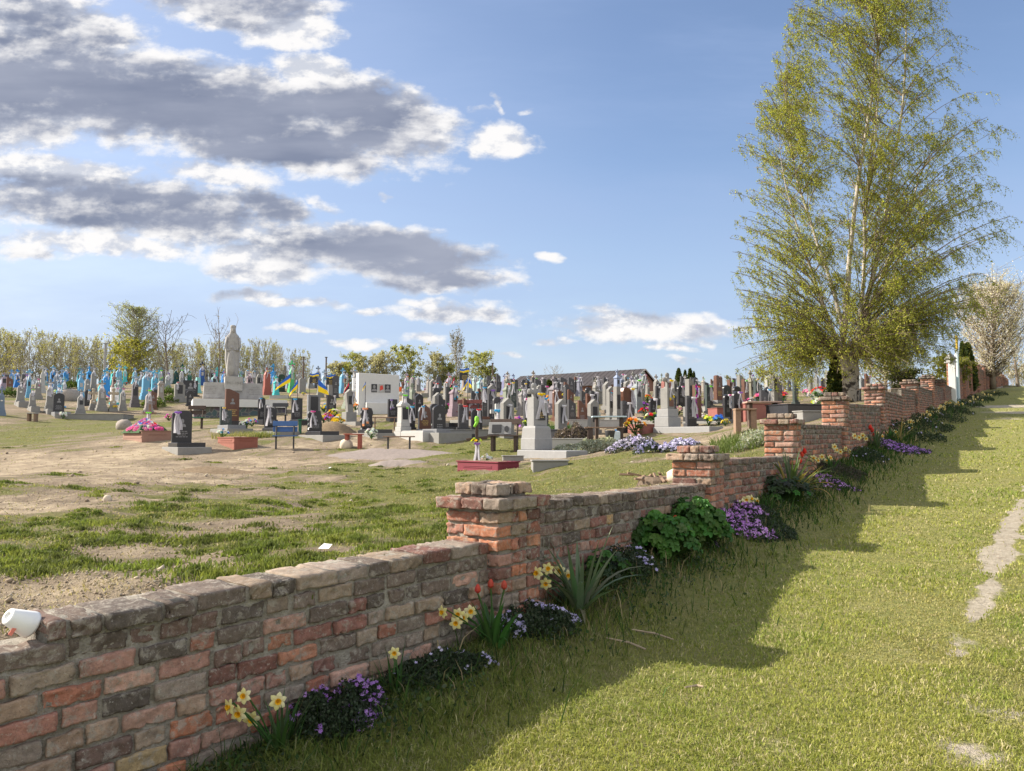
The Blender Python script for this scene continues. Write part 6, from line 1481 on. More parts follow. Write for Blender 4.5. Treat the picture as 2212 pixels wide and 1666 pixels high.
p = spot('R4', 1915, 1060); o = empty('canister', p, .2, 'pale blue white plastic canister beside the dark bucket', 'canister'); b = MB(); b.box((0, 0, .2), (.24, .16, .4), bev=.03); b.build('body', M('milky_plastic', (.60,.68,.74), .5), o); b = MB(); b.lathe([(.035, .38), (.035, .45)], 10); b.build('cap', M('blue_cap', (.1,.3,.6), .5), o)
# sheer stone kerbs, slabs, stones
def kerb(f, x, y, L, d, h, mat, label, rz=PHI, name='grave_slab', cat='slab'):
    p = spot(f, x, y); o = empty(name, p, rz, label, cat); b = MB(); b.box((0, 0, h/2-.25), (L, d, h+.5), bev=.015); b.build('block', mat, o); b = MB(); b.box((0, 0, h+.012), (L+.04, d+.04, .03), bev=.006); b.build('coping', mat, o); return o
kerb('L', 1650, 1135, 3.4, 1.9, .22, CON, 'long grey concrete kerb under the pale pillars on the left slope', .18)
kerb('R3', 1640, 970, 1.7, 1.2, .22, CON, 'wide pale concrete base under the dark brown wavy stele', .3)
kerb('R4', 1130, 985, 1.3, 2.2, .26, GD, 'long grey granite grave slab behind the foremost monument', -.4)
kerb('R4', 1150, 1090, 1.9, .9, .22, CONW, 'low white kerb behind the foremost monument', -.06)
kerb('R5', 1600, 660, 1.5, .7, .22, CON, 'low grey stone ledge below the double stele', .2); kerb('R5', 1810, 690, 2.2, .8, .22, GRED, 'long reddish granite ledge below the portrait pair', .25); kerb('R6', 860, 900, 1.6, .7, .5, GRED, 'reddish granite block beside the third brick pillar', .2)
kerb('R5', 780, 900, 1.6, .8, .22, GRED, 'brown granite curb right of the orange gerberas', .5); kerb('R4', 1640, 850, 2.3, .8, .25, CONW, 'pale blue grey slab behind the pale blue table', .1); kerb('R3', 1250, 480, 1.9, 1.0, .22, CON, 'grey terrace slab below the grey twin gravestones', .2)
kerb('R6', 1500, 840, 2.4, 1.0, .22, GB, 'long black granite curb beside the fourth brick pillar', .3); kerb('R6', 1440, 930, .5, .4, .2, CON, 'small pale kerb stone beside the fourth brick pillar', .2)
kerb('R2', 920, 655, 1.4, .5, .2, CONW, 'low white kerb behind the flags', .1); kerb('U', 1108, 997, .55, .2, .11, CON, 'loose pale kerb block left of the foremost monument', .1); kerb('U', 1187, 1010, .7, .3, .12, CON, 'loose pale kerb block in front of the foremost monument', .1)
def rock(p, s, label, mat, name='rock', cat='stone'):
    b = MB(); b.ball((0, 0, s[2]*.35), s, 12, 8, .08); me = b.mesh(name, mat, True); o = put(name, me, None, p, random.uniform(0, 3)); tag(o, label, cat)
    return o
ROCKM = M('field_stone', (.33,.29,.26), .9, .35, 10, .2, .6, .02, dirt=.4)
rock(spot('U', 268, 928), (.42, .34, .34), 'big rounded field stone left of the wreath heap', ROCKM); rock(spot('R2', 1745, 1262), (.28, .22, .22), 'pale rounded stone under the small red bench', M('pale_stone', (.62,.53,.42), .9, .2, 8, .2, .4, .01))
rock(spot('U', 232, 1085), (.055, .045, .06), 'pale pointed stone on the bare sand', M('pale_stone', (.6,.5,.4))); rock(spot('L', 1205, 815), (.8,.6,.6), 'dark brown boulder mound among the left graves', ROCKM)
rock(spot('K', 1640, 1080), (.7,.3,.62), 'heap of broken stone leaning on the terrace corner', ROCKM, 'stone_heap')
def mound(f, x, y, s, label, mat=SOILM):
    p = spot(f, x, y); b = MB(); n = 18; g = []
    for i in range(n+1):
        for j in range(n+1):
            u, v = i/n*2-1, j/n*2-1; r = math.hypot(u, v); z = s[2]*max(0, 1-r*r)**1.2*(.8+.4*noise2(u*2, v*2, 2, 3)[0]); X, Y = p.x+u*s[0], p.y+v*s[1]
            g.append((X-p.x, Y-p.y, float(inside_z(X, Y)[0])-p.z+z-.02))
    b.add(g, [(i*(n+1)+j, (i+1)*(n+1)+j, (i+1)*(n+1)+j+1, i*(n+1)+j+1) for i in range(n) for j in range(n)]); o = b.build('earth_mound', mat, None, p, 0, True); tag(o, label, 'mound', None)
GREYS = M('grey_earth', (.27,.23,.21), .95, .3, 10, .1, .8, .02)
mound('R2', 1560, 1085, (1.0, .7, .45), 'fresh brown earth mound under the wreaths'); mound('U', 850, 985, (2.2, 1.0, .18), 'grey earth bank under the long iron legged bench', GREYS)
mound('U', 470, 1020, (1.1, .5, .13), 'low dug earth heap on the bare ground, left one'); mound('U', 860, 1005, (.9, .5, .16), 'low pale earth heap on the bare ground, right one', GREYS)
# near the wall: white cup, stump, litter
def cup():
    p = at(46, 1358, 2.70); o = empty('plastic_pot', (p.x, p.y, p.z-.012), .4, 'white plastic flower pot lying on its side on the wall end', 'pot')
    b = MB(); b.lathe([(.018, .075), (.020, .083), (.036, .083), (.042, .078), (.068, -.045), (.070, -.055), (.064, -.055), (.060, -.045), (.034, .07), (.018, .07)], 26, (0, 0, .055), (-.62, -.52, .46)); b.build('body', M('white_plastic', (.82,.82,.81), .35, .05, 5, .4), o, smooth=True)
    b = MB(); b.box((-.03, -.045, .02), (.018, .01, .05), Euler((.3, .5, .2))); b.build('torn_label', M('faded_red', (.75,.25,.2), .6), o); o.scale = (.66, .66, .66)
cup()
p = spot('U', 1418, 1043); o = empty('tree_stump', p, .3, 'low rotten tree stump with splinters behind the wall', 'stump'); b = MB(); b.lathe([(.26, -.1), (.21, .03), (.17, .07), (.12, .05), (.05, .06)], 14); b.build('stump', M('rotten_wood', (.19,.145,.11), .95, .45, 14, .1, .9, .03), o); b = MB()
for k in range(16): a = random.uniform(0, 6.3); q = random.uniform(.1, .42); b.box((q*math.cos(a), q*math.sin(a), .03+.07*random.random()), (.18, .025, .02), Euler((random.uniform(-.4, .4), random.uniform(-.4, .4), a)))
b.build('splinters', WOOD, o)
rock(spot('U', 1468, 1040)+Vector((0,0,.02)), (.16,.12,.10), 'grey white stone beside the rotten stump', M('pale_stone', (.6,.5,.4)))
for (x, y, lab) in ((712, 1013, 'small white rag lying on the bare ground'), (700, 1198, 'white folded paper scrap lying near the wall')):
    p = spot('U', x, y); b = MB(); b.add([(-.035,0,.02), (.03,-.02,.022), (.04,.03,.04), (-.01,.04,.045), (0,.01,.03)], [(0,1,4), (1,2,4), (2,3,4), (3,0,4)]); o = b.build('paper_scrap', M('scrap_white', (.75,.75,.74), .7), None, p, 0); tag(o, lab, 'litter')
# ------------------------------------------------------------------ trees: tapered trunk and limbs, leaf-sized faces
def bark_birch():
    m = bpy.data.materials.new('birch_bark'); t, n, l = nt(m); tc = N(t, 'ShaderNodeTexCoord')
    mp = N(t, 'ShaderNodeMapping'); l.new(tc.outputs['Object'], mp.inputs[0]); mp.inputs['Scale'].default_value = (1, 1, 1.0)
    mp2 = N(t, 'ShaderNodeMapping'); l.new(tc.outputs['Object'], mp2.inputs[0]); mp2.inputs['Scale'].default_value = (1.2, 1.2, 9)
    a = noise_(t, mp.outputs[0], 2.6, 5, .65, .5); b = noise_(t, mp2.outputs[0], 3.2, 4, .6)
    sp = N(t, 'ShaderNodeSeparateXYZ'); l.new(tc.outputs['Object'], sp.inputs[0])
    low = N(t, 'ShaderNodeMapRange'); l.new(sp.outputs[2], low.inputs[0]); low.inputs[1].default_value = 0; low.inputs[2].default_value = 2.6; low.inputs[3].default_value = .18; low.inputs[4].default_value = -.04
    c = mixc(t, a, (.36,.315,.265), (.50,.455,.40)); c = mixc(t, ramp(t, b, .60, .68), c, (.06,.05,.045))
    c = mixc(t, ramp(t, math_(t, 'ADD', a, low.outputs[0]), .60, .68), c, (.055,.045,.04))
    finish(t, c, .85, a, .6, .03); return m
BIRCHB = bark_birch(); TWIG = M('brown_twig', (.13,.095,.07), .9, .3, 10); BARK = M('grey_brown_bark', (.20,.165,.13), .95, .35, 6, .1, .6, .02); PALEBARK = M('pale_grey_bark', (.36,.33,.29), .95, .3, 6, .1, .5, .02)
def bez(a, b, c, n): return [a*(1-s)**2+b*2*s*(1-s)+c*s*s for s in [i/n for i in range(n+1)]]
def tubes_np(paths, rads, k=4):
    """many thin limbs as one vertex block; paths: list of lists of Vector, rads: matching radii"""
    V, F = [], []; base = 0
    for P, R in zip(paths, rads):
        n = len(P)
        for i, p in enumerate(P):
            t = (P[min(i+1, n-1)]-P[max(i-1, 0)]).normalized(); a = t.cross(Vector((.3, .9, .2))); a.normalize(); b = t.cross(a)
            for j in range(k): V.append(p+(a*math.cos(2*PI*j/k)+b*math.sin(2*PI*j/k))*R[i])
        for i in range(n-1):
            for j in range(k): F.append((base+i*k+j, base+i*k+(j+1) % k, base+(i+1)*k+(j+1) % k, base+(i+1)*k+j))
        base += n*k
    return V, F
def leaves_mesh(name, P, size, cols, mat, hang=.5):
    n = len(P); d = RNG.normal(0, 1, (n, 3)); d[:, 2] -= hang*1.5; d /= np.linalg.norm(d, axis=1, keepdims=True)
    s = np.cross(d, RNG.normal(0, 1, (n, 3))); s /= np.maximum(np.linalg.norm(s, axis=1, keepdims=True), 1e-6)
    L = size*RNG.uniform(.7, 1.3, n)[:, None] if np.isscalar(size) else (size*RNG.uniform(.7, 1.3, n))[:, None]
    A = P; B = P+d*L*.45+s*L*.34; C = P+d*L; D = P+d*L*.45-s*L*.34
    V = np.stack([A, B, C, D], 1).reshape(-1, 3); q = np.arange(n*4).reshape(n, 4)
    return np_mesh(name, V, [q], [mat], attrs={'Col': np.repeat(cols, 4, 0)})
LEAFB = M_leaf('birch_leaf', trans=.45, rough=.5, spec=.25, tint=(1.2,1.25,.6))
def leaf_cols(n, pal, var=.3, P=None):
    pal = np.array(pal); i = RNG.integers(0, len(pal), n); c = pal[i]*RNG.uniform(1-var, 1+var, (n, 1)); return c
def birch():
    base = hit(1843, 868, 60, True); base = Vector((base.x, base.y, base.z-.1)); k = base.y/FPX
    o = empty('birch_tree', base, 0, 'tall birch with several white stems and fresh yellow green leaves inside the wall', 'tree')
    rr = random.Random(5)
    # silhouette in photo pixels: y, left, right, measured from the stem foot
    SIL = [(840,-210,60),(800,-245,150),(740,-255,235),(680,-265,290),(620,-275,340),(560,-275,360),(500,-265,345),(440,-260,345),(380,-258,335),(320,-252,345),(260,-252,315),(200,-222,275),(150,-205,240),(90,-185,230),(30,-165,225),(-40,-130,205),(-110,-50,150),(-170,20,90)]
    ys = np.array([s[0] for s in SIL][::-1]); ls = np.array([s[1] for s in SIL][::-1]); rs = np.array([s[2] for s in SIL][::-1])
    z_of = lambda y: (870-y)*k; y_of = lambda z: 870-z/k
    def env(z): y = y_of(z); return np.interp(y, ys, ls)*k, np.interp(y, ys, rs)*k
    stems = []
    V3 = lambda x, y, z: Vector((x*k, y, z_of(870-z)))
    defs = [([(-10,0,0),(-14,.02,60),(-18,.05,120),(-10,.1,190),(2,.1,300),(22,.0,470),(60,-.1,690),(90,-.1,900),(85,-.1,985)], [.24,.17,.14,.125,.10,.08,.05,.025,.008]),
            ([(6,.1,0),(8,.1,70),(18,.2,130),(45,.3,230),(85,.5,370),(115,.6,520),(150,.7,700),(165,.8,900),(150,.8,960)], [.20,.15,.125,.105,.085,.07,.045,.022,.008]),
            ([(4,-.1,100),(16,-.2,190),(26,-.3,300),(30,-.4,430),(50,-.5,560),(66,-.6,760),(30,-.7,930)], [.12,.09,.075,.06,.045,.03,.008]),
            ([(-14,.0,95),(-40,-.2,150),(-75,-.5,230),(-110,-.7,330),(-150,-.9,460),(-165,-1,560)], [.11,.08,.06,.04,.025,.008]),
            ([(-10,.2,150),(-30,.5,270),(-60,.9,400),(-95,1.2,560),(-108,1.3,740)], [.10,.075,.055,.035,.007]),
            ([(20,.2,120),(60,.8,220),(120,1.4,330),(185,1.9,450),(230,2.1,560),(300,2.2,610),(352,2.2,640)], [.09,.07,.055,.042,.03,.016,.006])]
    mb = MB()
    for pts, rad in defs:
        P = [V3(*p) for p in pts]
        Q = []; R = []
        for i in range(len(P)-1):
            for s in range(4):
                u = s/4; p0, p1, p2, p3 = P[max(i-1, 0)], P[i], P[i+1], P[min(i+2, len(P)-1)]
                q = (p1*2+(p2-p0)*u+(p0*2-p1*5+p2*4-p3)*u*u+(p1*3-p0-p2*3+p3)*u**3)*.5; Q.append(q+Vector((rr.gauss(0, .012), rr.gauss(0, .012), 0))); R.append(rad[i]*(1-u)+rad[i+1]*u)
        Q.append(P[-1]); R.append(rad[-1]); stems.append((Q, R)); mb.tube(Q, [max(r, .006) for r in R], 10)
    mb.tube([V3(-2,.05,-12), V3(-3,.05,10), V3(-4,.05,60), V3(-3,.05,135)], [.33,.25,.21,.11], 12)
    mb.build('trunk', BIRCHB, o, smooth=True)
    # limbs towards points spread through the silhouette
    paths, rads, tw, twr, LP, LC = [], [], [], [], [], []
    allpts = [(q, r) for Q, R in stems for q, r in zip(Q, R) if q.z > 1.5]
    tgt = 0; tries = 0
    while tgt < 760 and tries < 20000:
        tries += 1
        z = rr.uniform(.9, z_of(-165)) if rr.random() < .90 else rr.uniform(1.2, 5.0); lo, hi = env(z); wid = hi-lo
        if rr.random() > wid/9.0+.2: continue
        cx = (lo+hi)/2; a = rr.uniform(0, 2*PI); q = rr.uniform(.03, 1)**.42; X = cx+q*wid/2*math.cos(a); Y = q*min(wid/2, 3.4)*math.sin(a)
        T = Vector((X, Y, z)); best = None
        if z < 3.0 and math.hypot(X, Y) < 1.9: continue
        for (p, r) in rr.sample(allpts, min(len(allpts), 110)):
            h = math.hypot(p.x-T.x, p.y-T.y); want = max(T.z-.75*h, 2.0)
            sc = abs(p.z-want)*1.3+.6*h
            if p.z < 1.9: continue
            if best is None or sc < best[0]: best = (sc, p, r)
        _, p, r = best; h = (T-p).length
        mid = p.lerp(T, .5)+Vector((0, 0, .22*h if T.z > p.z-1 else .45*h))
        P = bez(p, mid, T, 8); r0 = min(r*.42, .007+.0048*h); R = [r0*(1-.85*i/8)+.003 for i in range(9)]
        paths.append(P); rads.append(R); tgt += 1
        for j in range(int(4+2.4*h)):
            s = rr.uniform(.22, 1); i = min(int(s*8), 7); b = P[i].lerp(P[i+1], s*8-i)
            ln = rr.uniform(.45, 1.15)*(1.25 if b.z < 4 else 1)
            d = Vector((rr.gauss(0, .5), rr.gauss(0, .5), rr.uniform(-.15, .5))); wind = .30+.25*(b.z > 5)
            e = b+d*ln*.7+Vector((wind*ln, 0, -.55*ln if b.z < 7 else -.28*ln)); c = b+d*ln*.55+Vector((0, 0, .12))
            lo_, hi_ = env(max(e.z, .5))
            if e.x < lo_-.9 or e.x > hi_+.9 or e.z < .35+.9*(e.x > 0): continue
            if e.z < 3.2 and math.hypot(e.x, e.y) < 1.5: continue
            TP = bez(b, c, e, 4); tw.append(TP); twr.append([.0075, .006, .005, .004, .003])
            for m_ in range(3):                       # hanging strands
                s2 = rr.uniform(.3, 1); i2 = min(int(s2*4), 3); b2 = TP[i2].lerp(TP[i2+1], s2*4-i2); l2 = rr.uniform(.25, .75)
                e2 = b2+Vector((rr.gauss(.22 if b2.z > 5 else .1, .15)*l2*1.5, rr.gauss(0, .15)*l2, -l2*rr.uniform(.5, 1))); S2 = bez(b2, b2+Vector((rr.gauss(0, .08), rr.gauss(0, .08), -.05)), e2, 3)
                tw.append(S2); twr.append([.004, .0035, .003, .0025])
                nl = int(rr.uniform(5, 12)*(.95 if b2.z < 5 else (1.15 if b2.z < 9 else 1.1)))
                for _ in range(nl):
                    u = rr.random(); ii = min(int(u*3), 2); q2 = S2[ii].lerp(S2[ii+1], u*3-ii); LP.append((q2.x+rr.gauss(0, .035), q2.y+rr.gauss(0, .035), q2.z+rr.gauss(0, .03)))
            for _ in range(rr.randint(4, 10)):
                u = rr.random(); ii = min(int(u*4), 3); q2 = TP[ii].lerp(TP[ii+1], u*4-ii); LP.append((q2.x+rr.gauss(0, .04), q2.y+rr.gauss(0, .04), q2.z+rr.gauss(0, .04)))
    V, F = tubes_np(paths, rads, 5); put('limbs', np_mesh('limbs', V, [F], [M('young_birch_bark', (.21,.165,.125), .9, .35, 8)], smooth=True), o)
    V, F = tubes_np(tw, twr, 3); put('twigs', np_mesh('twigs', V, [F], [TWIG]), o)
    LP = np.array(LP); n = len(LP); print('birch leaves', n, 'twigs', len(tw))
    c = leaf_cols(n, [(.42,.43,.075), (.34,.37,.065), (.23,.27,.055), (.52,.49,.10), (.27,.30,.055)], .3)
    put('crown', leaves_mesh('crown', LP, .062, c, LEAFB, .6), o)
birch()
def small_tree(name, loc, H, R, label, group, bark, pal, nb=26, leaf=.1, dens=40, seed=1, shape='round', trunk=.1, asc=.9, clear=.2, tw=6, cat='tree', far_k=1.0, hang=.3, stems=1, twigc=None, lean=0):
    """a tree built from a trunk, rising limbs, twigs and leaves"""
    rr = random.Random(seed); o = empty(name, loc, rr.uniform(0, 6) if shape != 'fix' else 0, label, cat, group)
    mb = MB(); stemsP = []
    for s in range(stems):
        off = Vector((rr.gauss(0, .12), rr.gauss(0, .12), 0))*(stems > 1); top = Vector((off.x*6+rr.gauss(0, .05*H), off.y*6+rr.gauss(0, .05*H), H*rr.uniform(.85, .98)))
        P = bez(off+Vector((0,0,-.2)), off*1.5+Vector((rr.gauss(0,.04*H), rr.gauss(0,.04*H), H*.5)), top, 10); mb.tube(P, [max(trunk*(1-i/10.3)**1.1, .012*far_k) for i in range(11)], 7); stemsP.append(P)
    paths, rads, LP = [], [], []
    for b in range(nb):
        P = rr.choice(stemsP); s = clear+(1-clear)*(b+rr.random())/nb; i = min(int(s*10), 9); p = P[i].lerp(P[i+1], s*10-i); a = b*2.4+rr.gauss(0, .4)
        if shape == 'round': r = R*math.sin(PI*(.12+.86*(s-clear)/(1-clear)))**.7
        elif shape == 'column': r = R*(.55+.45*math.sin(PI*s))
        elif shape == 'cone': r = R*(1-.88*(s-clear)/(1-clear))
        else: r = R*(1-.6*s)
        r *= rr.uniform(.7, 1.1); e = p+Vector((r*math.cos(a), r*math.sin(a), r*asc*rr.uniform(.6, 1.3))); m = p.lerp(e, .5)+Vector((r*.2*math.cos(a), r*.2*math.sin(a), -r*asc*.12))
        B = bez(p, m, e, 5); r0 = trunk*.36*(1-.6*s); paths.append(B); rads.append([max(r0*(1-.85*j/5), .010*far_k) for j in range(6)])
        for k in range(tw):
            u = rr.uniform(.25, 1); ii = min(int(u*5), 4); q = B[ii].lerp(B[ii+1], u*5-ii); ln = r*rr.uniform(.25, .5)+.15
            d = Vector((rr.gauss(0, .55), rr.gauss(0, .55), rr.uniform(-.1, .9)*asc)); e2 = q+d*ln; T = [q, q+d*ln*.5+Vector((0,0,.02)), e2+Vector((0, 0, -hang*ln*.5))]
            paths.append(T); rads.append([.008*far_k, .0065*far_k, .005*far_k])
            for _ in range(int(dens/tw*rr.uniform(.6, 1.4))):
                v = rr.uniform(.1, 1.1); w_ = q.lerp(T[2], v); LP.append((w_.x+rr.gauss(0, .10*ln+.02), w_.y+rr.gauss(0, .10*ln+.02), w_.z+rr.gauss(0, .10*ln+.02)))
    V, F = tubes_np(paths, rads, 3)
    mb.add([tuple(v) for v in V], F); mb.build('trunk', bark, o, smooth=True)
    if LP:
        LP = np.array(LP); put('crown', leaves_mesh('crown', LP, leaf, leaf_cols(len(LP), pal, .3), LEAFB, hang), o)
    return o
def thuja(loc, H, R, label, group, seed=1):
    rr = random.Random(seed); o = empty('thuja', loc, 0, label, 'tree', group); b = MB(); b.tube([(0,0,-.2), (0,0,H*.5), (0,0,H*.92)], [R*.2, R*.14, .02], 7); b.build('trunk', BARK, o)
    n = 5200; s = RNG.uniform(0, 1, n)**.9; a = RNG.uniform(0, 2*PI, n); lump = 1+.16*np.sin(5*a+9*s)+.1*np.sin(9*a-17*s)
    r = R*np.clip((1-s)**.62*1.08, 0, 1)*np.clip(s*8+.35, 0, 1)*lump*RNG.uniform(.55, 1, n)**.35; P = np.stack([r*np.cos(a), r*np.sin(a), s*H], 1)
    put('crown', leaves_mesh('crown', P, .17*R/.6, leaf_cols(n, [(.045,.075,.018), (.03,.055,.015), (.065,.09,.02), (.10,.105,.02)], .3), LEAF, -.6), o); return o
def background():
    D = 94.0
    def gp(x, D): a, _ = ray(x, HORIZON); return Vector((a*D, D, float(inside_z(a*D, D)[0])))
    # the row of thin poplar shoots on the left
    G = 'thin poplar shoots lined up behind the graves'
    pal = [(.38,.36,.14), (.31,.30,.12), (.42,.38,.12)]; pal2 = [(.38,.37,.25), (.31,.30,.19)]
    pr = [small_tree('poplar_sapling', (0,0,-500), 6.4, 1.0, 'proto', G, PALEBARK, pal, 24, .13, 44, 100+k, 'up', .07, 2.0, .04, 5, 'tree', 2.0, .0, 2) for k in range(3)]
    pr += [small_tree('poplar_sapling', (0,0,-500), 6.6, .9, 'proto', G, PALEBARK, pal2, 24, .12, 24, 110+k, 'up', .07, 2.2, .04, 6, 'tree', 2.0, .0, 2) for k in range(3)]
    xs = []; x = -60.0
    while x < 672: xs.append(x); x += random.uniform(4.2, 7.0)
    used = {}
    for i, x in enumerate(xs):
        Dx = D+random.uniform(-3, 6); p = gp(x, Dx); yt = np.interp(x, [-60, 0, 200, 300, 420, 520, 600, 640, 672], [722, 722, 740, 752, 742, 740, 752, 765, 790])+random.uniform(-10, 14)
        H = (HORIZON-yt)*Dx/FPX-p.z; k = random.randrange(6); o = pr[k]; yel = k < 3; lo = 'left of the statue' if x < 500 else 'right of the statue'
        L = ('yellow budding' if yel else 'pale bare')+' poplar shoots lined up along the hill behind the graves '+lo
        if k not in used: used[k] = 1; o.location = p; o.scale = (H/6.4,)*3; o['label'] = L
        else: o = copy_tree(o, None, p, random.uniform(0, 6), (H/6.4*random.uniform(.8, 1.2), H/6.4, H/6.4), None, L, G)
    def T(x, yt, Dx, Wpx, label, **kw):
        p = gp(x, Dx); H = (HORIZON-yt)*Dx/FPX-p.z; R = Wpx*Dx/FPX/2; kw = dict(dict(group='trees beyond the cemetery'), **kw); return small_tree(kw.pop('name', 'tree'), p, H, R, label, kw.pop('group'), kw.pop('bark', BARK), kw.pop('pal'), **kw)
    T(284, 645, 90, 105, 'tall willow with grey green crown and yellow lower skirt behind the blue graves', name='willow_tree', pal=[(.36,.37,.22), (.30,.32,.18)], nb=110, leaf=.13, dens=90, seed=3, trunk=.3, asc=1.0, clear=.1, tw=8, far_k=2.2, bark=PALEBARK)
    T(266, 728, 87, 100, 'bright yellow willow bush below the tall willow', name='willow_bush', pal=[(.42,.38,.07), (.34,.33,.08), (.28,.28,.08)], nb=34, leaf=.2, dens=110, seed=4, trunk=.12, asc=.9, clear=.03, tw=8, far_k=2, stems=3, hang=.5)
    T(360, 695, 84, 95, 'bare branching cherry tree right of the tall willow', name='cherry_tree', pal=[(.24,.18,.13)], nb=24, leaf=.1, dens=6, seed=5, trunk=.16, asc=1.3, clear=.22, tw=7, far_k=2.2)
    T(468, 708, 88, 70, 'bare upright tree just left of the statue head', name='cherry_tree', pal=[(.26,.2,.1)], nb=18, leaf=.1, dens=6, seed=6, trunk=.13, asc=1.8, clear=.3, tw=6, far_k=2.2)
    T(652, 765, 90, 22, 'dark bare little tree between the flags', name='bare_tree', pal=[(.1,.09,.07)], nb=14, leaf=.1, dens=6, seed=7, trunk=.08, asc=1.4, clear=.3, tw=4, far_k=1.8)
    for x, yt, wd, yel, lab in ((758,768,56,1,'yellowish bush left end of the bushes before the white block'),(800,778,70,0,'pale brown bush between the yellowish one and the taller tree'),(840,765,70,0,'pale greyish bush above the white block'),(888,745,66,1,'green yellow tree tallest of the middle bushes'),(938,768,62,0,'pale brown bush left of the slim poplar'),(1034,758,80,1,'round yellow green tree right of the slim poplar'),(720,785,46,0,'low pale bush right of the thin shoots'),(1062,790,34,1,'low green bush at the right end of the middle trees'),(965,785,50,1,'low yellow bush at the foot of the slim poplar')):
        T(x, yt, 96, wd, lab, name='bush', pal=[(.40,.38,.14), (.32,.33,.12), (.27,.29,.11)] if yel else [(.46,.42,.31), (.40,.37,.26), (.36,.34,.23)], nb=30, leaf=.2, dens=130 if yel else 110, seed=int(x), trunk=.12, asc=1.0, clear=.05, tw=7, far_k=1.8, stems=2, bark=PALEBARK)  # leaf palettes lightened to put distance haze into the colour
    T(985, 720, 100, 34, 'slim grey columnar poplar standing alone in the middle', name='poplar_tree', pal=[(.19,.17,.12), (.16,.15,.10)], nb=56, leaf=.16, dens=30, seed=31, shape='column', trunk=.16, asc=2.6, clear=.05, tw=7, far_k=1.8, bark=PALEBARK)
    T(1195, 795, 118, 50, 'faint bare treetop above the barn roof', name='bare_tree', pal=[(.25,.21,.14)], nb=20, leaf=.12, dens=8, seed=33, trunk=.1, asc=1.2, clear=.3, tw=5, far_k=1.6, bark=PALEBARK)
    for x, yt, wd, lab in ((1655,800,60,'pale bush below the left birch twigs'),(1600,815,50,'faint bush far right of the dark thujas'),(1725,805,60,'pale green bush behind the graves left of the birch')):
        T(x, yt, 98, wd, lab, name='bush', pal=[(.25,.23,.10), (.2,.19,.08)], nb=26, leaf=.18, dens=50, seed=int(x), trunk=.1, asc=1.0, clear=.05, tw=6, far_k=1.6, stems=2, bark=PALEBARK)
    blossom = [(.80,.74,.72), (.70,.63,.61), (.58,.52,.49)]
    T(1915, 745, 52, 140, 'pale blossoming tree right behind the birch trunk', name='blossom_tree', pal=[(.58,.53,.40), (.64,.58,.46), (.40,.39,.2)], nb=54, leaf=.10, dens=90, seed=41, trunk=.16, asc=1.0, clear=.12, tw=9, far_k=1.4, group='blossoming trees')
    p = gp(2150, 62); 
    small_tree('blossom_tree', p, (HORIZON-618)*62/FPX-p.z, 2.9, 'large pale pinkish blossoming tree behind the tall dark wall', 'blossoming trees', BARK, blossom, 150, .095, 170, 42, 'round', .24, 1.15, .1, 10, 'tree', 1.6, .1)
    T(2205, 690, 88, 60, 'pale bare tree cut by the right edge of the photo', name='blossom_tree', pal=blossom, nb=36, leaf=.14, dens=60, seed=43, trunk=.2, asc=1.2, clear=.15, tw=8, far_k=2, group='blossoming trees')
    for x, yt, Dx, lab in ((2196, 805, 128, 'pale willow scrub on the hilltop right of the wall end'), (2225, 812, 132, 'thin reed like scrub at the right edge of the hilltop')):
        a, _ = ray(x, HORIZON); q = Vector((a*Dx, Dx, float(outside_z(a*Dx, Dx)[0]))); small_tree('scrub', q, (HORIZON-yt)*Dx/FPX-q.z+.5, 2.2, lab, None, PALEBARK, [(.30,.27,.16), (.25,.23,.12)], 30, .2, 50, int(x), 'up', .06, 1.8, .03, 6, 'bush', 2, 0, 4)
    p = gp(1950, 33); small_tree('bush', gp(1966, 36), 1.25, .7, 'dark evergreen bush behind the wall right of the birch', 'trees beyond the cemetery', BARK, [(.04,.055,.02), (.06,.07,.03), (.09,.09,.03)], 40, .10, 130, 51, 'round', .06, .6, .02, 9, 'bush', 1, .1, 3)
    small_tree('bush', gp(2040, 46), 2.2, 1.2, 'yellow green bush left of the pale gate', 'trees beyond the cemetery', BARK, [(.20,.20,.03), (.15,.16,.03)], 40, .13, 120, 52, 'round', .06, .7, .02, 9, 'bush', 1, .1, 3)
    G2 = 'clipped dark thujas'
    for i, (x, yt, wd) in enumerate(((1468,797,20), (1482,800,14), (1493,797,18), (1501,803,12))):
        Dx = 92+i; p = gp(x, Dx); thuja(p, (HORIZON-yt)*Dx/FPX-p.z, wd*Dx/FPX/2*1.1, ['first', 'second', 'third', 'fourth'][i]+' from the left of the four dark thujas right of the barn', G2, 60+i)
    for i, (x, yt, wd, Dx, lab) in enumerate(((1813,752,44,33,'dark slim thuja left behind the birch trunk'), (2086,738,22,50,'slim dark thuja, left one behind the tall wall'), (2098,742,32,51,'broad dark thuja, right one behind the tall wall'))):
        p = gp(x, Dx); thuja(p, (HORIZON-yt)*Dx/FPX-p.z, wd*Dx/FPX/2*1.05, lab, G2, 70+i)
    p = hit(*fx('R4', 1090, 470), 80, True); thuja(p, 190/5.714*p.y/FPX, 75/5.714*p.y/FPX, 'rounded dark green thuja bush between black slabs', G2, 80)
    # poles
    POLE = M('grey_post', (.33,.32,.31), .9, .2); POLED = M('dark_post', (.13,.10,.085), .9, .2)
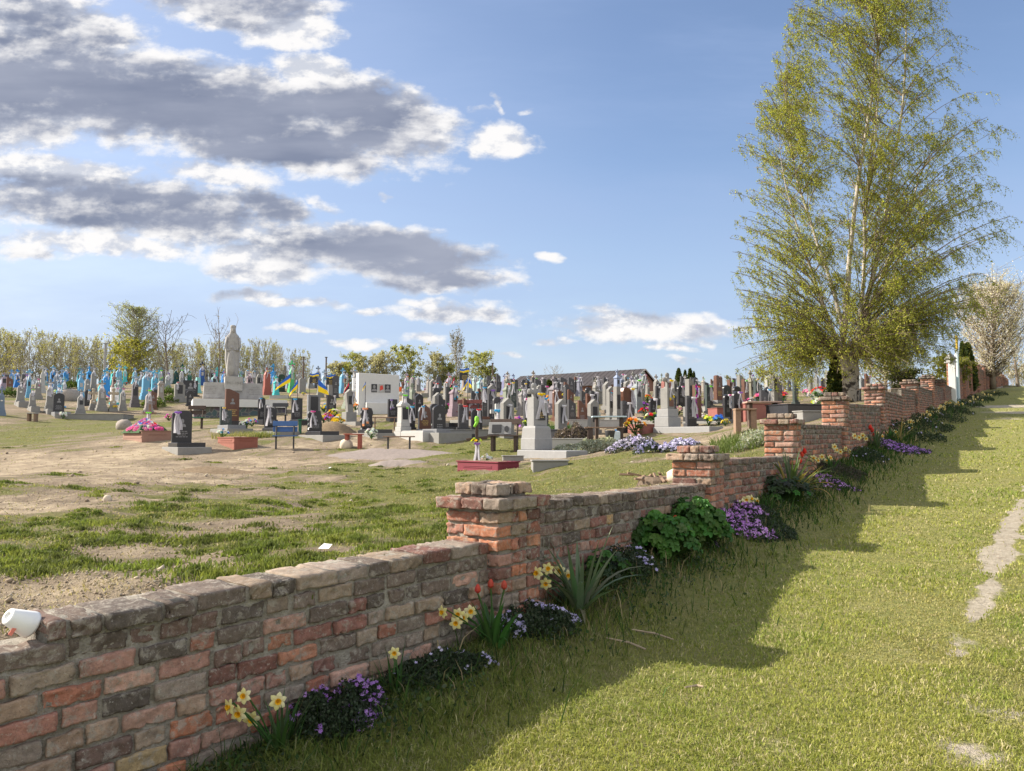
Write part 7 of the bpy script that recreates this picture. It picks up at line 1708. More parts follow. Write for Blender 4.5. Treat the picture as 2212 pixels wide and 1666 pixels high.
    for x, yt, yb, Dx, m_, r, lab in ((221,742,800,78,POLE,.14,'grey concrete post before the yellow willow'), (653,772,830,84,POLED,.10,'thin dark post right of the flags'), (702,772,820,86,POLED,.10,'dark post left of the white block'), (1064,785,830,86,POLED,.10,'dark slanting post in the middle rows'), (1346-0,1,0,0,0,0,0)):
        if not Dx: continue
        p = gp(x, Dx); H = (HORIZON-yt)*Dx/FPX-p.z; b = MB(); b.tube([(0,0,-.3), (0,0,H)], [r, r*.8], 8); b.box((0, 0, H+.02), (r*2.6, r*2.2, .08)); o = b.build('post', m_, None, p); tag(o, lab, 'post', 'posts among the graves')
    # barn
    ROOF = M('slate_sheet_roof', (.062,.056,.060), .85, .3, 1.2, .2, .4, .03); BRK = M('barn_brick', (.22,.115,.085), .9, .3, 3); FASC = M('grey_fascia', (.38,.36,.34), .8, .2)
    Dn, Df = 118.0, 132.0; A = at(1390, 797, Dn); Bp = at(1128, 807, Df); g0 = 5.2
    d = Vector((Bp.x-A.x, Bp.y-A.y, 0)); L = d.length; d.normalize(); n_ = Vector((d.y, -d.x, 0))
    if n_.y > 0: n_ = -n_
    o = empty('barn', (A.x, A.y, g0), math.atan2(-d.y, -d.x), 'long dark roofed barn with brick gable standing behind the graves', 'barn'); ridge = A.z-g0; ev = ridge-2.5; hw = 4.6
    # local: ridge runs from x=0 (gable) to x=-L, -y towards the camera
    b = MB(); th = .12
    b.add([(.35,0,ridge),(-L-.35,0,ridge),(-L-.35,-hw-.4,ev),(.35,-hw-.4,ev),(.35,hw+.4,ev),(-L-.35,hw+.4,ev)]+[(.35,0,ridge-th),(-L-.35,0,ridge-th),(-L-.35,-hw-.4,ev-th),(.35,-hw-.4,ev-th),(.35,hw+.4,ev-th),(-L-.35,hw+.4,ev-th)], [(0,1,2,3),(0,4,5,1),(6,9,8,7),(6,7,11,10),(3,2,8,9),(4,10,11,5),(0,3,9,6),(0,6,10,4),(1,7,8,2),(1,5,11,7)])
    for k in range(26):
        x_ = -L*(k+.5)/26; b.box((x_, -hw/2-.2, (ridge+ev)/2+.03), (.05, math.hypot(hw+.4, ridge-ev), .018), Euler((math.atan2(ridge-ev, hw+.4), 0, 0)))
    rf = b.build('roof', ROOF, o)
    b = MB(); P = [(-hw, 0), (hw, 0), (hw, ev-.02), (0, ridge-.16), (-hw, ev-.02)]
    vs = [(0, y, z) for y, z in P]+[(-L, y, z) for y, z in P]; b.add(vs, [(0,1,2,3,4), (9,8,7,6,5), (0,4,9,5), (1,6,7,2), (4,3,8,9), (3,2,7,8), (0,5,6,1)]); wl = b.build('wall', BRK, o)
    b = MB(); b.box((.03, .3, ev+.2), (.08, .7, .9)); w_ = b.build('window', PLQ, o); b = MB()
    for zz in (-.47, .47): b.box((.06, .3, ev+.2+zz), (.06, .85, .08))
    for yy in (-.38, .38): b.box((.06, .3+yy, ev+.2), (.056, .08, .9))
    b.build('frame', FASC, w_)
    b = MB()
    for s in (-1, 1): b.box((.36, s*(hw+.4)/2, (ridge+ev)/2-.1), (.05, math.hypot(hw+.4, ridge-ev), .2), Euler((-s*math.atan2(ridge-ev, hw+.4), 0, 0)))
    b.build('bargeboard', FASC, o)
    # gate of pale blue sheet metal
    GP = M('pale_blue_gate_paint', (.52,.63,.68), .5, .12, 6, .4); GW = M('gate_white', (.76,.77,.78), .5, .1, 6); GY = M('gate_gold', (.62,.42,.06), .45, .1, 6)
    P, Q = Vector(WALL[10]), Vector(WALL[11]); dd = (Q-P); Lg = dd.length; gzv = gz(*P)+.02
    o = empty('gate', (P.x, P.y, gzv), math.atan2(dd.y, dd.x), 'pale blue metal gate with white post and golden tipped pole in the brick wall', 'gate')
    Hg = (883-790)*41/FPX
    b = MB(); b.box((Lg*.5, -.05, Hg*.36), (Lg*.92, .05, Hg*.66), bev=.01); lf = b.build('leaf', GP, o)
    b = MB()
    for kx in range(7): b.box((Lg*(.12+.76*kx/6), -.09, Hg*.36), (.05, .03, Hg*.62))
    b.build('ribs', GW, lf)
    for x_, h_ in ((.0, Hg*.92), (Lg, Hg*1.0)):
        b = MB(); b.box((x_, -.05, h_/2-.1), (.30, .30, h_+.2), bev=.02); po = b.build('post', GW, o); b = MB(); b.lathe([(.30, h_), (.27, h_+.06), (.02, h_+.34)], 4); c_ = b.build('cap', CON, po); 
    b = MB(); b.tube([(Lg*.62, -.2, -.1), (Lg*.62, -.2, Hg*1.28)], .07, 8); pl = b.build('pole', GP, o); b = MB(); b.tube([(Lg*.62, -.2, Hg*1.28), (Lg*.62, -.2, Hg*1.62)], .062, 8); b.build('pole_tip', GY, pl)
    b = MB(); b.tube([(0.0, -.1, Hg*.98), (Lg*.32, -.15, Hg*1.08), (Lg*.62, -.2, Hg*1.3)], .04, 6); b.build('arch_bar', GW, o)
    b = MB(); b.box((Lg*.5, -.10, .32), (.5, .03, .36)); b.build('lower_panel', GW, o)
background()
# ------------------------------------------------------------------ flower bed along the wall
def strap(b, p, d, L, wd, curve, col, n=6, fold=.25, ang0=82):
    """one sword shaped leaf: rises, then bends over along d"""
    d = Vector((d[0], d[1], 0)).normalized(); s_ = Vector((-d.y, d.x, 0)); rows = []; ang = math.radians(ang0); q = Vector(p)
    for i in range(n+1):
        u = i/n; w_ = wd*(1-u**2.2)*.5*(.65+.7*min(u*3, .5))
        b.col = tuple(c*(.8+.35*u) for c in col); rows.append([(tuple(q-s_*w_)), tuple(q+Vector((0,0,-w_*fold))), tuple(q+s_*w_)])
        q = q+(d*math.cos(ang)+Vector((0,0,1))*math.sin(ang))*(L/n); ang -= curve/n
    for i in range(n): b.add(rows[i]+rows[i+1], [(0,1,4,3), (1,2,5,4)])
def daffodil_flower(parent, c, nrm, s, stem_from, kind='daffodil', open_=1.0):
    q = Vector((0,0,1)).rotation_difference(Vector(nrm).normalized()); b = MB(); C = Vector(c); tl = random.uniform(0, 1)
    for k in range(6):
        a = 2*PI*k/6+tl; b.col = random.choice([(.86,.80,.40), (.88,.83,.50), (.84,.78,.34)]); ca, sa = math.cos(a), math.sin(a); lift = .12 if k % 2 else .02; pts = []
        for (r, w_, z) in ((.14, .06, 0), (.32, .25, lift*.6), (.62, .31, lift+.04), (.84, .19, lift), (1, .02, lift-.05)):
            pts.append([Vector((r*ca-w_*sa, r*sa+w_*ca, z))*s, Vector((r*ca, r*sa, z+.05))*s, Vector((r*ca+w_*sa, r*sa-w_*ca, z))*s])
        for i in range(4): b.add([tuple(q @ v+C) for v in pts[i]+pts[i+1]], [(0,1,4,3), (1,2,5,4)])
    b.col = (.05,.13,.03); b.tube([stem_from, tuple(Vector(stem_from).lerp(C, .55)+Vector((0,0,.03))), tuple(C-Vector(nrm).normalized()*s*.5+Vector((0,0,.01))), tuple(C-Vector(nrm).normalized()*s*.08)], [.0038, .0036, .0036, .005], 5)
    f = b.build('flower', PETAL, parent)
    b = MB(); b.col = (.88,.50,.02); rings = []
    for r, z in ((.17, .02), (.21, .16), (.25, .30), (.34, .40)):
        rings.append([tuple(q @ (Vector((r*math.cos(2*PI*i/14)*(1+(.10 if (i % 2 and z > .35) else 0)), r*math.sin(2*PI*i/14), z))*s)+C) for i in range(14)])
    b.loft(rings, False); b.col = (.60,.28,.01); b.add([tuple(q @ (Vector((.2*math.cos(2*PI*i/10), .2*math.sin(2*PI*i/10), .09))*s)+C) for i in range(10)], [tuple(range(10))])
    b.build('trumpet', PETAL, f); return f
BED = 'flowers planted along the foot of the wall'
def bedpt(x, y):
    p = hit(x, y, 60, False); w_ = float(wall_dist(p.x, p.y)[0])
    if w_ < .14: p.x += (.14-w_)*.78; p.y -= (.14-w_)*.62; p.z = float(outside_z(p.x, p.y)[0])
    return p
def to_local(o, x, y, D):
    p = at(x, y, D)
    while float(wall_dist(p.x, p.y)[0]) < .07 and D > 1.5: D -= .02; p = at(x, y, D)
    return (p.x-o.location.x, p.y-o.location.y, p.z-o.location.z)
def daffodils(x, y, heads, label, leaves=16, size=.036, hgt=.28, wdt=.014, spread=.06, col=(.045,.10,.03)):
    c = bedpt(x, y); o = empty('daffodil', c, 0, label, 'flowers', BED); b = MB()
    for k in range(leaves):
        a = random.uniform(0, 2*PI); q = random.uniform(0, spread); strap(b, (q*math.cos(a), q*math.sin(a), -.02), (math.cos(a+random.gauss(0, .5)), math.sin(a)), hgt*random.uniform(.6, 1.15), wdt*random.uniform(.8, 1.25), random.choice([.3, .6, .9, 1.6, 2.2]), tuple(v*random.uniform(.8, 1.25) for v in col))
    b.build('leaves', LEAF, o)
    for h in heads:
        hx, hy = h[0], h[1]; c3 = to_local(o, hx, hy, c.y+random.uniform(-.05, .03)); nrm = h[2] if len(h) > 2 else (random.uniform(-.2, .6), -1, random.uniform(-.1, .35))
        daffodil_flower(o, c3, nrm, size*random.uniform(.92, 1.08), (random.uniform(-.03, .03), random.uniform(-.02, .02), 0))
    return o
def tulips(x, y, heads, label, leaves=9, size=.045, hgt=.22, red=(.75,.06,.04), wdt=.05):
    c = bedpt(x, y); o = empty('tulip', c, 0, label, 'flowers', BED); b = MB()
    for k in range(leaves):
        a = random.uniform(0, 2*PI); q = random.uniform(.0, .07); strap(b, (q*math.cos(a), q*math.sin(a), -.02), (math.cos(a), math.sin(a)), hgt*random.uniform(.7, 1.1), wdt*random.uniform(.7, 1.1), random.uniform(.3, 1.3), (.055*random.uniform(.8, 1.2), .135*random.uniform(.8, 1.2), .035), 7, .5)
    b.build('leaves', LEAF, o)
    for (hx, hy) in heads:
        C = Vector(to_local(o, hx, hy, c.y)); b = MB(); b.col = (.07,.14,.04); b.tube([(C.x*.3, C.y*.3, 0), tuple(C*.6+Vector((0,0,.02))), tuple(C)], .005, 5); s = size
        for k in range(6):
            a = 2*PI*k/6; b.col = tuple(v*random.uniform(.85, 1.15) for v in red); rows = []
            for (r, z, w_) in ((.06, -.05, .1), (.30, .25, .26), (.30, .6, .24), (.18, .95, .10), (.05, 1.12, .01)):
                rows.append([(C.x+s*(r*math.cos(a)-w_*math.sin(a)), C.y+s*(r*math.sin(a)+w_*math.cos(a)), C.z+s*z), (C.x+s*(r*1.15*math.cos(a)), C.y+s*r*1.15*math.sin(a), C.z+s*z), (C.x+s*(r*math.cos(a)+w_*math.sin(a)), C.y+s*(r*math.sin(a)-w_*math.cos(a)), C.z+s*z)])
            for i in range(4): b.add(rows[i]+rows[i+1], [(0,1,4,3), (1,2,5,4)])
        b.build('flower', PETAL, o)
    return o
def mat_plant(name, c, rx, ry, h, nleaf, nfl, leafpal, flpal, label, fs=.011, ls=.016, zone=None, cat='flowers', group=BED, rz=.57, ground=True):
    """a low mound: small pointed leaves over a dome, open five petalled flowers on its skin"""
    o = empty(name, c, 0, label, cat, group); gfun = outside_z if ground else inside_z
    def dome(n, lo=0.0):
        a = RNG.uniform(0, 2*PI, n); q = np.sqrt(RNG.uniform(0, 1, n)); X = q*np.cos(a)*rx; Y = q*np.sin(a)*ry
        lump = .25+1.35*noise2(X+c.x, Y+c.y, 7/max(rx, .3)*.6, 5); edge = .62+.75*noise2(X*0+np.cos(a)*2+c.x*3, np.sin(a)*2+c.y, 1.1, 8); X = X*edge; Y = Y*edge; Z = h*np.sqrt(np.clip(1-q*q, 0, 1))**.8*lump*(1-lo*RNG.uniform(0, 1, n)**2)
        cx, sx = math.cos(rz), math.sin(rz); Xr = X*cx-Y*sx; Yr = X*sx+Y*cx
        return np.stack([Xr, Yr, Z+gfun(Xr+c.x, Yr+c.y)-c.z-.005], 1), X/rx, Y/ry
    P, _, _ = dome(nleaf, .75)
    put('foliage', leaves_mesh('foliage', P, ls, leaf_cols(len(P), leafpal, .35), LEAF, -.5), o)
    if nfl:
        P, U, Vv = dome(nfl*4); k = np.ones(len(P), bool) if zone is None else (noise2(P[:, 0]+c.x, P[:, 1]+c.y, zone[0], 71) > zone[1])
        P = P[k][:nfl]; n = len(P); T = P+np.array([0, 0, .006]); col = leaf_cols(n, flpal, .15)
        nr = RNG.normal(0, .45, (n, 3))+np.array([.1, -.35, .9]); nr /= np.linalg.norm(nr, axis=1, keepdims=True); e1 = np.cross(nr, RNG.normal(0, 1, (n, 3))); e1 /= np.linalg.norm(e1, axis=1, keepdims=True); e2 = np.cross(nr, e1)
        V = []; 
        for j in range(5):
            a = 2*PI*j/5; d = e1*math.cos(a)+e2*math.sin(a); s_ = -e1*math.sin(a)+e2*math.cos(a)
            V += [T, T+d*fs*.6+s_*fs*.36, T+d*fs+nr*fs*.1, T+d*fs*.6-s_*fs*.36]
        V = np.stack(V, 1).reshape(-1, 3); q = np.arange(len(V)).reshape(-1, 4); put('blossom', np_mesh('blossom', V, [q], [PETAL], attrs={'Col': np.repeat(col, 20, 0)}), o)
    return o
DKL = [(.035,.060,.030), (.05,.075,.04), (.028,.045,.026), (.07,.085,.055)]; PUR = [(.46,.24,.66), (.54,.32,.72), (.40,.19,.58)]; LAV = [(.60,.56,.82), (.68,.64,.86), (.52,.47,.78)]; PUR2 = [(.62,.30,.74), (.54,.25,.68), (.70,.42,.80)]
LUSH = [(.05,.14,.025), (.065,.17,.03), (.04,.11,.02), (.085,.19,.04)]
def leafy(c, rx, ry, h, n, label, ls=.075, pal=LUSH):
    """broad lobed leaves on stalks forming a dome"""
    o = empty('leafy_plant', c, 0, label, 'plant', BED); b = MB(); sb = MB()
    for k in range(n):
        a = random.uniform(0, 2*PI); q = math.sqrt(random.random()); X, Y = q*rx*math.cos(a), q*ry*math.sin(a); z = h*math.sqrt(max(0, 1-q*q))*random.uniform(.62, 1.08)+.02
        nr = Vector((X/rx*.8+random.gauss(0, .25), Y/ry*.8-.15+random.gauss(0, .25), .75)).normalized(); qr = Vector((0,0,1)).rotation_difference(nr); s = ls*random.uniform(.7, 1.25); b.col = tuple(v*random.uniform(.75, 1.25) for v in random.choice(pal)); a0 = random.uniform(0, 6)
        pts = []; m = 15
        for i in range(m): t_ = 2*PI*i/m; r = s*(.36+.16*abs(math.sin(2.5*t_))); pts.append(tuple(qr @ Vector((r*math.cos(t_+a0), r*math.sin(t_+a0), .10*s*math.cos(5*t_)))+Vector((X, Y, z))))
        b.add([tuple(Vector((X, Y, z))-nr*s*.05)]+pts, [(0, 1+i, 1+(i+1) % m) for i in range(m)])
        sb.col = (.06,.12,.03); sb.tube([(X*.35, Y*.35, 0), (X*.8, Y*.8, z*.6), (X, Y, z)], .003, 3)
    b.build('leaves', LEAF, o); sb.build('stalks', LEAF, o); return o
def sword_plant(x, y, n, L, wd, label, col=(.10,.15,.085), cmin=.1, cmax=1.0, ochre=0.0):
    c = bedpt(x, y); o = empty('sword_leaf_plant', c, 0, label, 'plant', BED); b = MB()
    for k in range(n):
        a = random.uniform(0, 2*PI); q = random.uniform(0, .06); cc = (.38,.30,.10) if random.random() < ochre else col
        strap(b, (q*math.cos(a), q*math.sin(a), -.02), (math.cos(a), math.sin(a)), L*random.uniform(.55, 1.1), wd*random.uniform(.8, 1.2), random.uniform(cmin, cmax)+(.9 if random.random() < .2 else 0), tuple(v*random.uniform(.8, 1.2) for v in cc), 7, .45, random.choice((82, 74, 62, 50, 40)))
    b.build('leaves', LEAF, o); return o
def plant_bed():
    daffodils(548, 1622, [(527,1504,(-.1,-1,.3)), (600,1515,(.45,-1,.15)), (496,1527,(-.7,-1,0)), (516,1541,(-.1,-1,-.1)), (544,1553,(.1,-1,-.15))], 'clump of five daffodils nearest the camera at the foot of the wall', 30, .034, .27, .017, .07)
    c = bedpt(662, 1560); mat_plant('phlox_mat', c, .24, .15, .17, 5200, 210, DKL, PUR, 'dark mound with violet phlox flowers behind the nearest daffodils', .011, .016, (6, .47))
    c = bedpt(755, 1590); mat_plant('phlox_mat', c, .17, .12, .08, 2600, 110, DKL, PUR, 'low dark mat with violet flowers right of the nearest daffodils', .011, .015, (9, .44))
    daffodils(838, 1492, [(852,1411,(.1,-1,.1))], 'daffodil clump with a single flower in front of the whitish bricks', 20, .032, .25, .012, .06)
    c = bedpt(925, 1480); mat_plant('phlox_mat', c, .30, .14, .09, 4200, 18, DKL, LAV, 'dark low mat with almost no flowers below the first pillar', .010, .016)
    c = bedpt(1000, 1455); mat_plant('phlox_mat', c, .17, .10, .05, 1400, 32, DKL, LAV, 'small mat with few lavender flowers in the grass', .010, .015, (9, .5))
    daffodils(1002, 1392, [(957,1322,(-.8,-1,-.1)), (985,1346,(-.1,-1,0)), (999,1334,(.1,-1,0)), (990,1327,(-.2,-1,.1)), (1016,1321,(.2,-1,.15))], 'daffodil clump left of the red tulips by the first pillar', 20, .037, .25, .014, .07)
    tulips(1050, 1398, [(1032,1281), (1060,1270), (1089,1273)], 'three closed red tulips with broad leaves by the first pillar', 13, .043, .31, (.62,.10,.07), .05)
    c = bedpt(1150, 1372); mat_plant('phlox_mat', c, .31, .17, .12, 5600, 150, DKL, LAV, 'rounded mat with pale lavender flowers right of the tulips', .014, .017, (8, .46))
    daffodils(1195, 1300, [(1183,1229,(.1,-1,.2)), (1208,1233,(.2,-1,.1)), (1160,1238,(-.5,-1,.1)), (1226,1243,(.3,-1,0)), (1179,1261,(-.1,-1,0))], 'daffodil clump right of the first pillar', 24, .040, .27, .014, .09)
    sword_plant(1252, 1318, 34, .52, .040, 'big grey green sword leaved plant right of the first pillar', (.13,.17,.105), .15, 1.2)
    leafy(bedpt(1292, 1255), .17, .13, .22, 60, 'small leafy plant behind the sword leaved plant', .06, DKL+LUSH)
    c = bedpt(1345, 1240); mat_plant('phlox_mat', c, .26, .16, .14, 3000, 60, DKL, LAV, 'dark mat with white lavender flowers left of the lush leafy plants', .015, .018, (6, .5))
    leafy(bedpt(1408, 1196), .29, .22, .29, 200, 'lush bright green leafy plant, left of the two beside the wall', .10)
    leafy(bedpt(1487, 1168), .33, .25, .33, 240, 'lush bright green leafy plant, right of the two beside the wall', .10)
    tulips(1452, 1192, [(1459,1139)], 'single open red tulip between the two lush leafy plants', 6, .085, .22, (.78,.03,.04), .05)
    c = bedpt(1520, 1178); mat_plant('phlox_mat', c, .16, .10, .04, 700, 40, DKL, PUR2, 'few pale violet flowers in the grass below the lush plants', .014, .018)
    c = bedpt(1605, 1140); mat_plant('phlox_mat', c, .62, .36, .10, 6500, 520, DKL, PUR2, 'broad carpet of bright purple phlox at the second pillar', .020, .022, (3, .50))
    c = bedpt(1620, 1112); mat_plant('phlox_mat', c, .38, .20, .10, 2500, 220, DKL, PUR2, 'smaller purple phlox carpet behind the broad one', .020, .022, (4, .42))
    daffodils(1553, 1128, [(1545,1112), (1550,1118), (1520,1122)], 'few daffodils at the foot of the second pillar', 14, .045, .22, .015, .1)
    daffodils(1625, 1095, [(1612,1080), (1622,1078), (1634,1083), (1603,1087)], 'daffodil clump just right of the second pillar', 20, .048, .25, .015, .15)
    sword_plant(1695, 1068, 46, .68, .040, 'large sword leaved clump with yellow tips before the third pillar', (.085,.115,.05), .1, 1.3, .22)
    sword_plant(1735, 1062, 26, .5, .035, 'purplish bent sword leaves right of the large clump', (.16,.13,.10), .8, 2.0, .3)
    leafy(bedpt(1690, 1085), .4, .25, .25, 150, 'dark leafy plant below the large sword leaved clump', .09, DKL+LUSH[:1])
    c = bedpt(1690, 1078); mat_plant('phlox_mat', c, .22, .12, .12, 700, 50, DKL, LAV, 'pale lavender flowers below the large sword leaved clump', .02, .02)
    c = bedpt(1795, 1050); mat_plant('phlox_mat', c, .45, .25, .08, 2500, 130, DKL, PUR2, 'purple phlox right of the purplish sword leaves', .022, .022, (4, .45))
    tulips(1735, 1020, [(1732,988), (1738,980), (1728,1001)], 'red tulips at the foot of the third pillar', 12, .07, .35)
    daffodils(1765, 1010, [(1757,990), (1766,995), (1775,987), (1784,996), (1793,990)], 'daffodil clump right of the third pillar', 26, .05, .3, .016, .35)
    c = bedpt(1800, 1022); mat_plant('phlox_mat', c, .8, .35, .16, 5200, 0, [(.07,.06,.05), (.09,.075,.06), (.05,.06,.04)], LAV, 'brownish withered mat below the daffodils of the third bay', .02, .022)
    daffodils(1815, 985, [(1806,972), (1815,976), (1826,970), (1835,976), (1802,965)], 'daffodil clump in the middle of the fourth bay', 26, .05, .3, .016, .4)
    c = bedpt(1862, 990); mat_plant('phlox_mat', c, .8, .35, .16, 4200, 20, DKL, LAV, 'dark heather like mat in the fourth bay', .02, .022)
    sword_plant(1868, 968, 40, .6, .045, 'round grey green sword leaved clump left of the purple strip', (.10,.13,.07), .5, 1.6)
    daffodils(1852, 950, [(1845,942), (1855,946), (1863,941), (1870,948)], 'daffodil clump above the grey green sword leaves', 20, .06, .35, .02, .4)
    c = bedpt(1940, 974); mat_plant('phlox_mat', c, .95, .40, .13, 5200, 700, DKL, PUR, 'long strip of deep purple phlox in the fifth bay', .026, .026, (3, .36))
    tulips(1888, 950, [(1884,934), (1888,945), (1880,928)], 'red tulips in the fifth bay by the wall', 10, .09, .4)
    daffodils(1910, 945, [(1896,938), (1905,943), (1915,936), (1925,941), (1934,933), (1902,950)], 'daffodil row in the fifth bay behind the purple strip', 34, .06, .35, .02, .8)
    sword_plant(1940, 952, 20, .6, .04, 'pale upright sword leaves right of the purple strip', (.22,.24,.12), .1, .8, .3)
    for i, (x, y) in enumerate(((1955,932), (1975,922), (1995,912), (2015,903), (2035,893), (2055,886), (2072,884), (2095,878), (2115,872), (2135,862))):
        hd = [(x+random.uniform(-14, 14), y-random.uniform(7, 16)) for _ in range(5)]
        daffodils(x, y, hd, ['first','second','third','fourth','fifth','sixth','seventh','eighth','ninth','tenth'][i]+' far daffodil clump along the wall towards the hilltop, counted from the camera', 26, .075, .4, .03, .9)
    for i, (x, y) in enumerate(((1965,945), (2000,925), (2030,908), (2058,893), (2090,880), (2120,868), (2150,856))):
        c = bedpt(x, y); mat_plant('ground_cover', c, 1.3, .6, .32, 1800, 14, [(.03,.055,.025), (.045,.07,.03), (.06,.075,.04)], LAV, ['first','second','third','fourth','fifth','sixth','seventh'][i]+' dark leafy cushion at the foot of the far wall, from the camera', .03, .05, cat='plant')
    # nettles, blades and dry stalks at the near foot of the wall
    P = []; H = []; C = []
    for k in range(9000):
        s = RNG.uniform(0, 1)**1.3*22; i = np.searchsorted([4.95, 8.56, 11.95], s); A = Vector(WALL[i]); d_ = (Vector(WALL[i+1])-A).normalized(); t_ = s-[0, 4.95, 8.56, 11.95][i]
        q = A+d_*t_+Vector((d_.y, -d_.x))*abs(RNG.normal(.05, .33)); P.append((q.x, q.y)); H.append(RNG.uniform(.04, .14)*(1.8 if RNG.uniform() < .08 else 1)); C.append((.36,.29,.17) if RNG.uniform() < .12 else ((.06,.12,.025) if RNG.uniform() < .6 else (.035,.07,.02)))
    P = np.array(P); Zz = outside_z(P[:, 0], P[:, 1]); n = len(P)
    tag(put('bed_weeds', blade_mesh('bed_weeds', np.c_[P, Zz], np.array(H), RNG.uniform(.003, .007, n)*np.clip(P[:, 1]/4, 1, 5), RNG.uniform(.2, 1.0, n), np.array(C)*RNG.uniform(.7, 1.3, (n, 1)), GRASS)), 'dark weeds and long grass blades along the foot of the wall', 'weeds', kind='stuff')
    P = []; 
    for k in range(15000):
        s = RNG.uniform(0, 1)**1.2*13; i = np.searchsorted([4.95, 8.56, 11.95], s); A = Vector(WALL[i]); d_ = (Vector(WALL[i+1])-A).normalized(); t_ = s-[0, 4.95, 8.56, 11.95][i]
        q = A+d_*t_+Vector((d_.y, -d_.x))*(.03+abs(RNG.normal(0, .22))); P.append((q.x, q.y))
    P = np.array(P); k = noise2(P[:, 0], P[:, 1], 3.3, 91) > .47; P = P[k]; Q = np.c_[P, outside_z(P[:, 0], P[:, 1])+RNG.uniform(.005, .05, len(P))]
    tag(put('bed_ground_cover', leaves_mesh('bed_ground_cover', Q, .024, leaf_cols(len(Q), [(.04,.08,.025), (.055,.10,.03), (.03,.055,.025), (.075,.10,.05)], .3), LEAF, -.5)), 'low dark leafy ground cover along the foot of the wall', 'ground cover', kind='stuff')
    # clods, pebbles and dry straw on the bare soil behind the wall
    X, Y = sample_px(16000, 950, 1420, True, -120, 1500); k = (wall_dist(X, Y) < -.3) & (gmask_in(X, Y) < .42) & (Y < 30); X, Y = X[k][:3600], Y[k][:3600]; n = len(X)
    s_ = RNG.uniform(.004, .010, n)*np.clip(Y/6, 1, 2.2)*np.where(RNG.uniform(0, 1, n) < .02, 2.6, 1); C = np.stack([X, Y, inside_z(X, Y)+s_*.25], 1)
    d_ = np.array([(1,0,0), (0,1,0), (-1,0,0), (0,-1,0), (.2,.1,.8), (0,0,-.8)]); V = (C[:, None, :]+d_[None]*s_[:, None, None]*RNG.uniform(.55, 1.3, (n, 6, 1))).reshape(-1, 3); b_ = (np.arange(n)*6)[:, None]
    f_ = [b_+np.array(q_) for q_ in ((0,1,4), (1,2,4), (2,3,4), (3,0,4), (1,0,5), (2,1,5), (3,2,5), (0,3,5))]
    tag(put('pebbles', np_mesh('pebbles', V, [np.concatenate(f_)], [M('clod_earth', (.3,.24,.18), .95, .2, 20, attr='Col')], attrs={'Col': np.repeat(leaf_cols(n, [(.36,.29,.205), (.28,.22,.16), (.42,.345,.25), (.40,.35,.28)], .2), 6, 0)})), 'clods and pebbles scattered over the bare sandy ground', 'pebbles', kind='stuff')
    X, Y = sample_px(14000, 960, 1420, True, -120, 1500); k = wall_dist(X, Y) < -.3; X, Y = X[k], Y[k]; n = len(X); P = np.stack([X, Y, inside_z(X, Y)+.004], 1)
    me = blade_mesh('dry_straw', P, np.full(n, .02)*RNG.uniform(.4, 1.4, n), RNG.uniform(.003, .005, n)*np.clip(Y/4, 1, 6), RNG.uniform(1.1, 3.4, n), leaf_cols(n, [(.40,.33,.20), (.30,.24,.15), (.48,.41,.27), (.20,.16,.10)], .2), GRASS)
    tag(put('dry_straw', me), 'dry straw and dead blades littering the ground behind the wall', 'straw', kind='stuff')
    # twigs on the lawn
    tm = M('dry_stick', (.34,.27,.19), .9, .2)
    for (x0, y0, x1, y1, lab) in ((1365,1372,1455,1398,'long dry stick lying across the shadow'), (1480,1494,1520,1498,'short dry stick in the sunny grass'), (1395,1420,1310,1400,'thin bent twig in the shaded grass')):
        a, c = bedpt(x0, y0), bedpt(x1, y1); b = MB(); m_ = a.lerp(c, .5)+Vector((.02, .03, .015)); b.tube([a+Vector((0,0,.015)), m_, c+Vector((0,0,.018))], [.005, .006, .004], 5); tag(b.build('stick', tm), lab, 'stick')
    # plants inside the wall
    def ip(x, y): return hit(x, y, 60, True)
    SAN = [(.42,.45,.37), (.34,.37,.29), (.48,.50,.43), (.34,.31,.24)]
    G3 = 'plants in the grave beds'
    mat_plant('santolina', ip(1270, 976), .95, .5, .30, 5000, 0, SAN, LAV, 'wide silvery grey cushion plant right of the foremost monument', .02, .06, None, 'plant', G3, .0, False)
    mat_plant('lavender_bush', ip(1240, 955), .6, .45, .52, 4200, 0, [(.17,.13,.12), (.22,.175,.16), (.13,.11,.10)], LAV, 'dry brown grey lavender bush behind the silvery cushion', .02, .07, None, 'plant', G3, .0, False)
    mat_plant('phlox_mat', ip(1362, 973), .52, .35, .27, 3000, 520, DKL, [(.72,.68,.84), (.62,.56,.80), (.78,.74,.86)], 'pale lavender phlox at the right end of the silvery cushion', .032, .035, (3, .42), 'flowers', G3, .0, False)
    mat_plant('phlox_mat', ip(1402, 976), .3, .25, .2, 1500, 150, DKL, [(.60,.58,.84), (.52,.48,.80)], 'bluish phlox right of the pale lavender one', .03, .035, (3, .45), 'flowers', G3, .0, False)
    mat_plant('phlox_mat', ip(1466, 970), .42, .3, .17, 2200, 520, DKL, [(.72,.70,.86), (.62,.57,.82)], 'white lavender phlox mat behind the second pillar', .032, .03, (3, .36), 'flowers', G3, .0, False)
    mat_plant('santolina', ip(1632, 965), .38, .25, .2, 1200, 0, SAN, LAV, 'small silvery cushion left of the third pillar, front one', .02, .045, None, 'plant', G3, 0, False); mat_plant('santolina', ip(1640, 953), .4, .25, .2, 1200, 0, SAN, LAV, 'small silvery cushion left of the third pillar, rear one', .02, .045, None, 'plant', G3, 0, False)
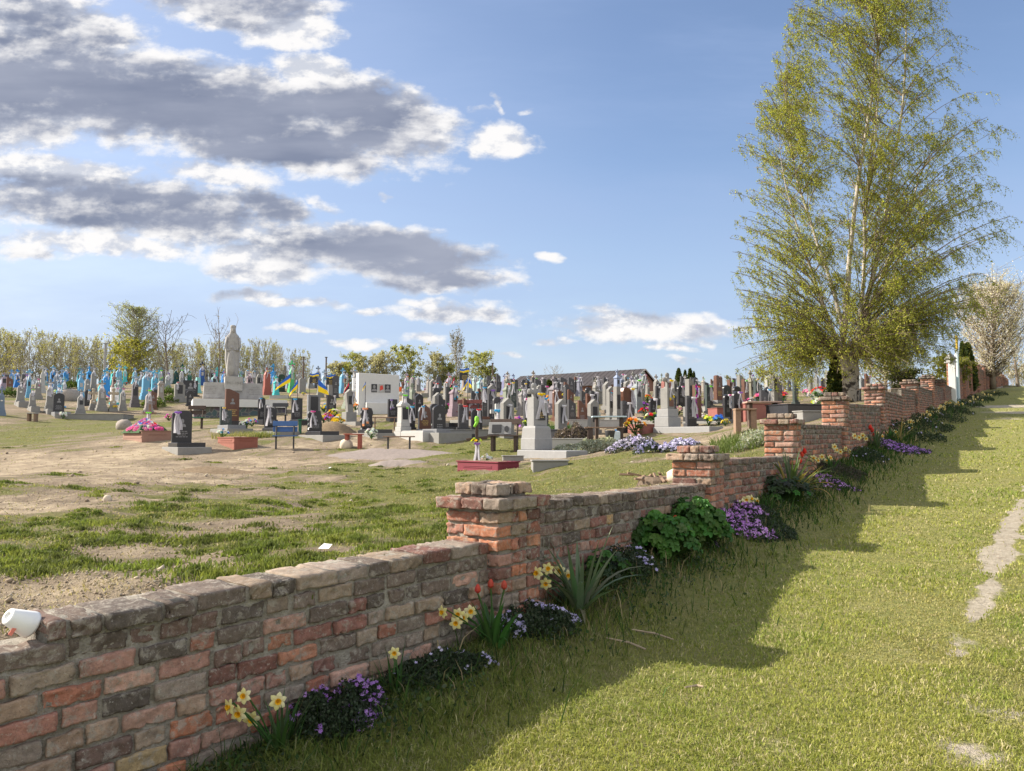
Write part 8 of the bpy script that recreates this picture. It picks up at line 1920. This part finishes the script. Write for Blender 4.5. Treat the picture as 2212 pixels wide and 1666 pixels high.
    def tuft(x, y, n, rx, ry, h, label, pal):
        c = ip(x, y); a = RNG.uniform(0, 2*PI, n); q = np.sqrt(RNG.uniform(0, 1, n)); X = c.x+q*np.cos(a)*rx; Y = c.y+q*np.sin(a)*ry; P = np.stack([X, Y, inside_z(X, Y)], 1)
        me = blade_mesh('grass_clump', P-np.array(c), h*RNG.uniform(.5, 1, n), np.full(n, .016), RNG.uniform(.2, .9, n), leaf_cols(n, pal, .25), GRASS); tag(put('grass_clump', me, None, c), label, 'grass clump', 'tall grass clumps among the graves')
    tuft(1590, 972, 600, .75, .5, .26, 'tall green grass clump left of the third pillar, nearer one', [(.13,.18,.05), (.17,.21,.07), (.10,.14,.04)]); tuft(1635, 952, 650, .9, .6, .26, 'tall green grass clump left of the third pillar, farther one', [(.13,.18,.05), (.17,.21,.07), (.10,.14,.04)])
    tuft(1205, 935, 500, .55, .4, .4, 'fresh green clump behind the foremost monument', [(.07,.18,.03), (.06,.13,.03)]); tuft(505, 948, 500, .8, .45, .32, 'pale dry grass clump right of the brick red kerb', [(.36,.32,.14), (.25,.25,.10)]); tuft(560, 945, 500, .7, .4, .3, 'yellowish grass clump left of the blue bench', [(.30,.29,.10), (.16,.2,.06)])
    for i, (f, x, y) in enumerate((('L', 1240, 610), ('L', 120, 760), ('K', 1120, 720), ('K', 1200, 850), ('K', 880, 930), ('R2', 850, 560), ('R2', 450, 650))):
        c = spot(f, x, y); mat_plant('shrub', c, .75, .5, .55, 1500, 0, [(.10,.16,.03), (.07,.12,.025), (.16,.19,.04)] if i < 6 else DKL, LAV, 'low green shrub '+['below the half blue pillar', 'at the far left edge', 'left of the grey panel stele', 'in front of the grey panel stele', 'on the grass below the left slope', 'behind the first flag', 'on the statue terrace'][i], .02, .09, None, 'plant', 'low shrubs among the graves', 0, False)
    thy = ip(1430, 935)
plant_bed()
# every labelled top-level object is a thing of its own
for _o in SC.objects:
    if _o.parent is None and 'category' in _o.keys() and 'kind' not in _o.keys(): _o['kind'] = 'thing'
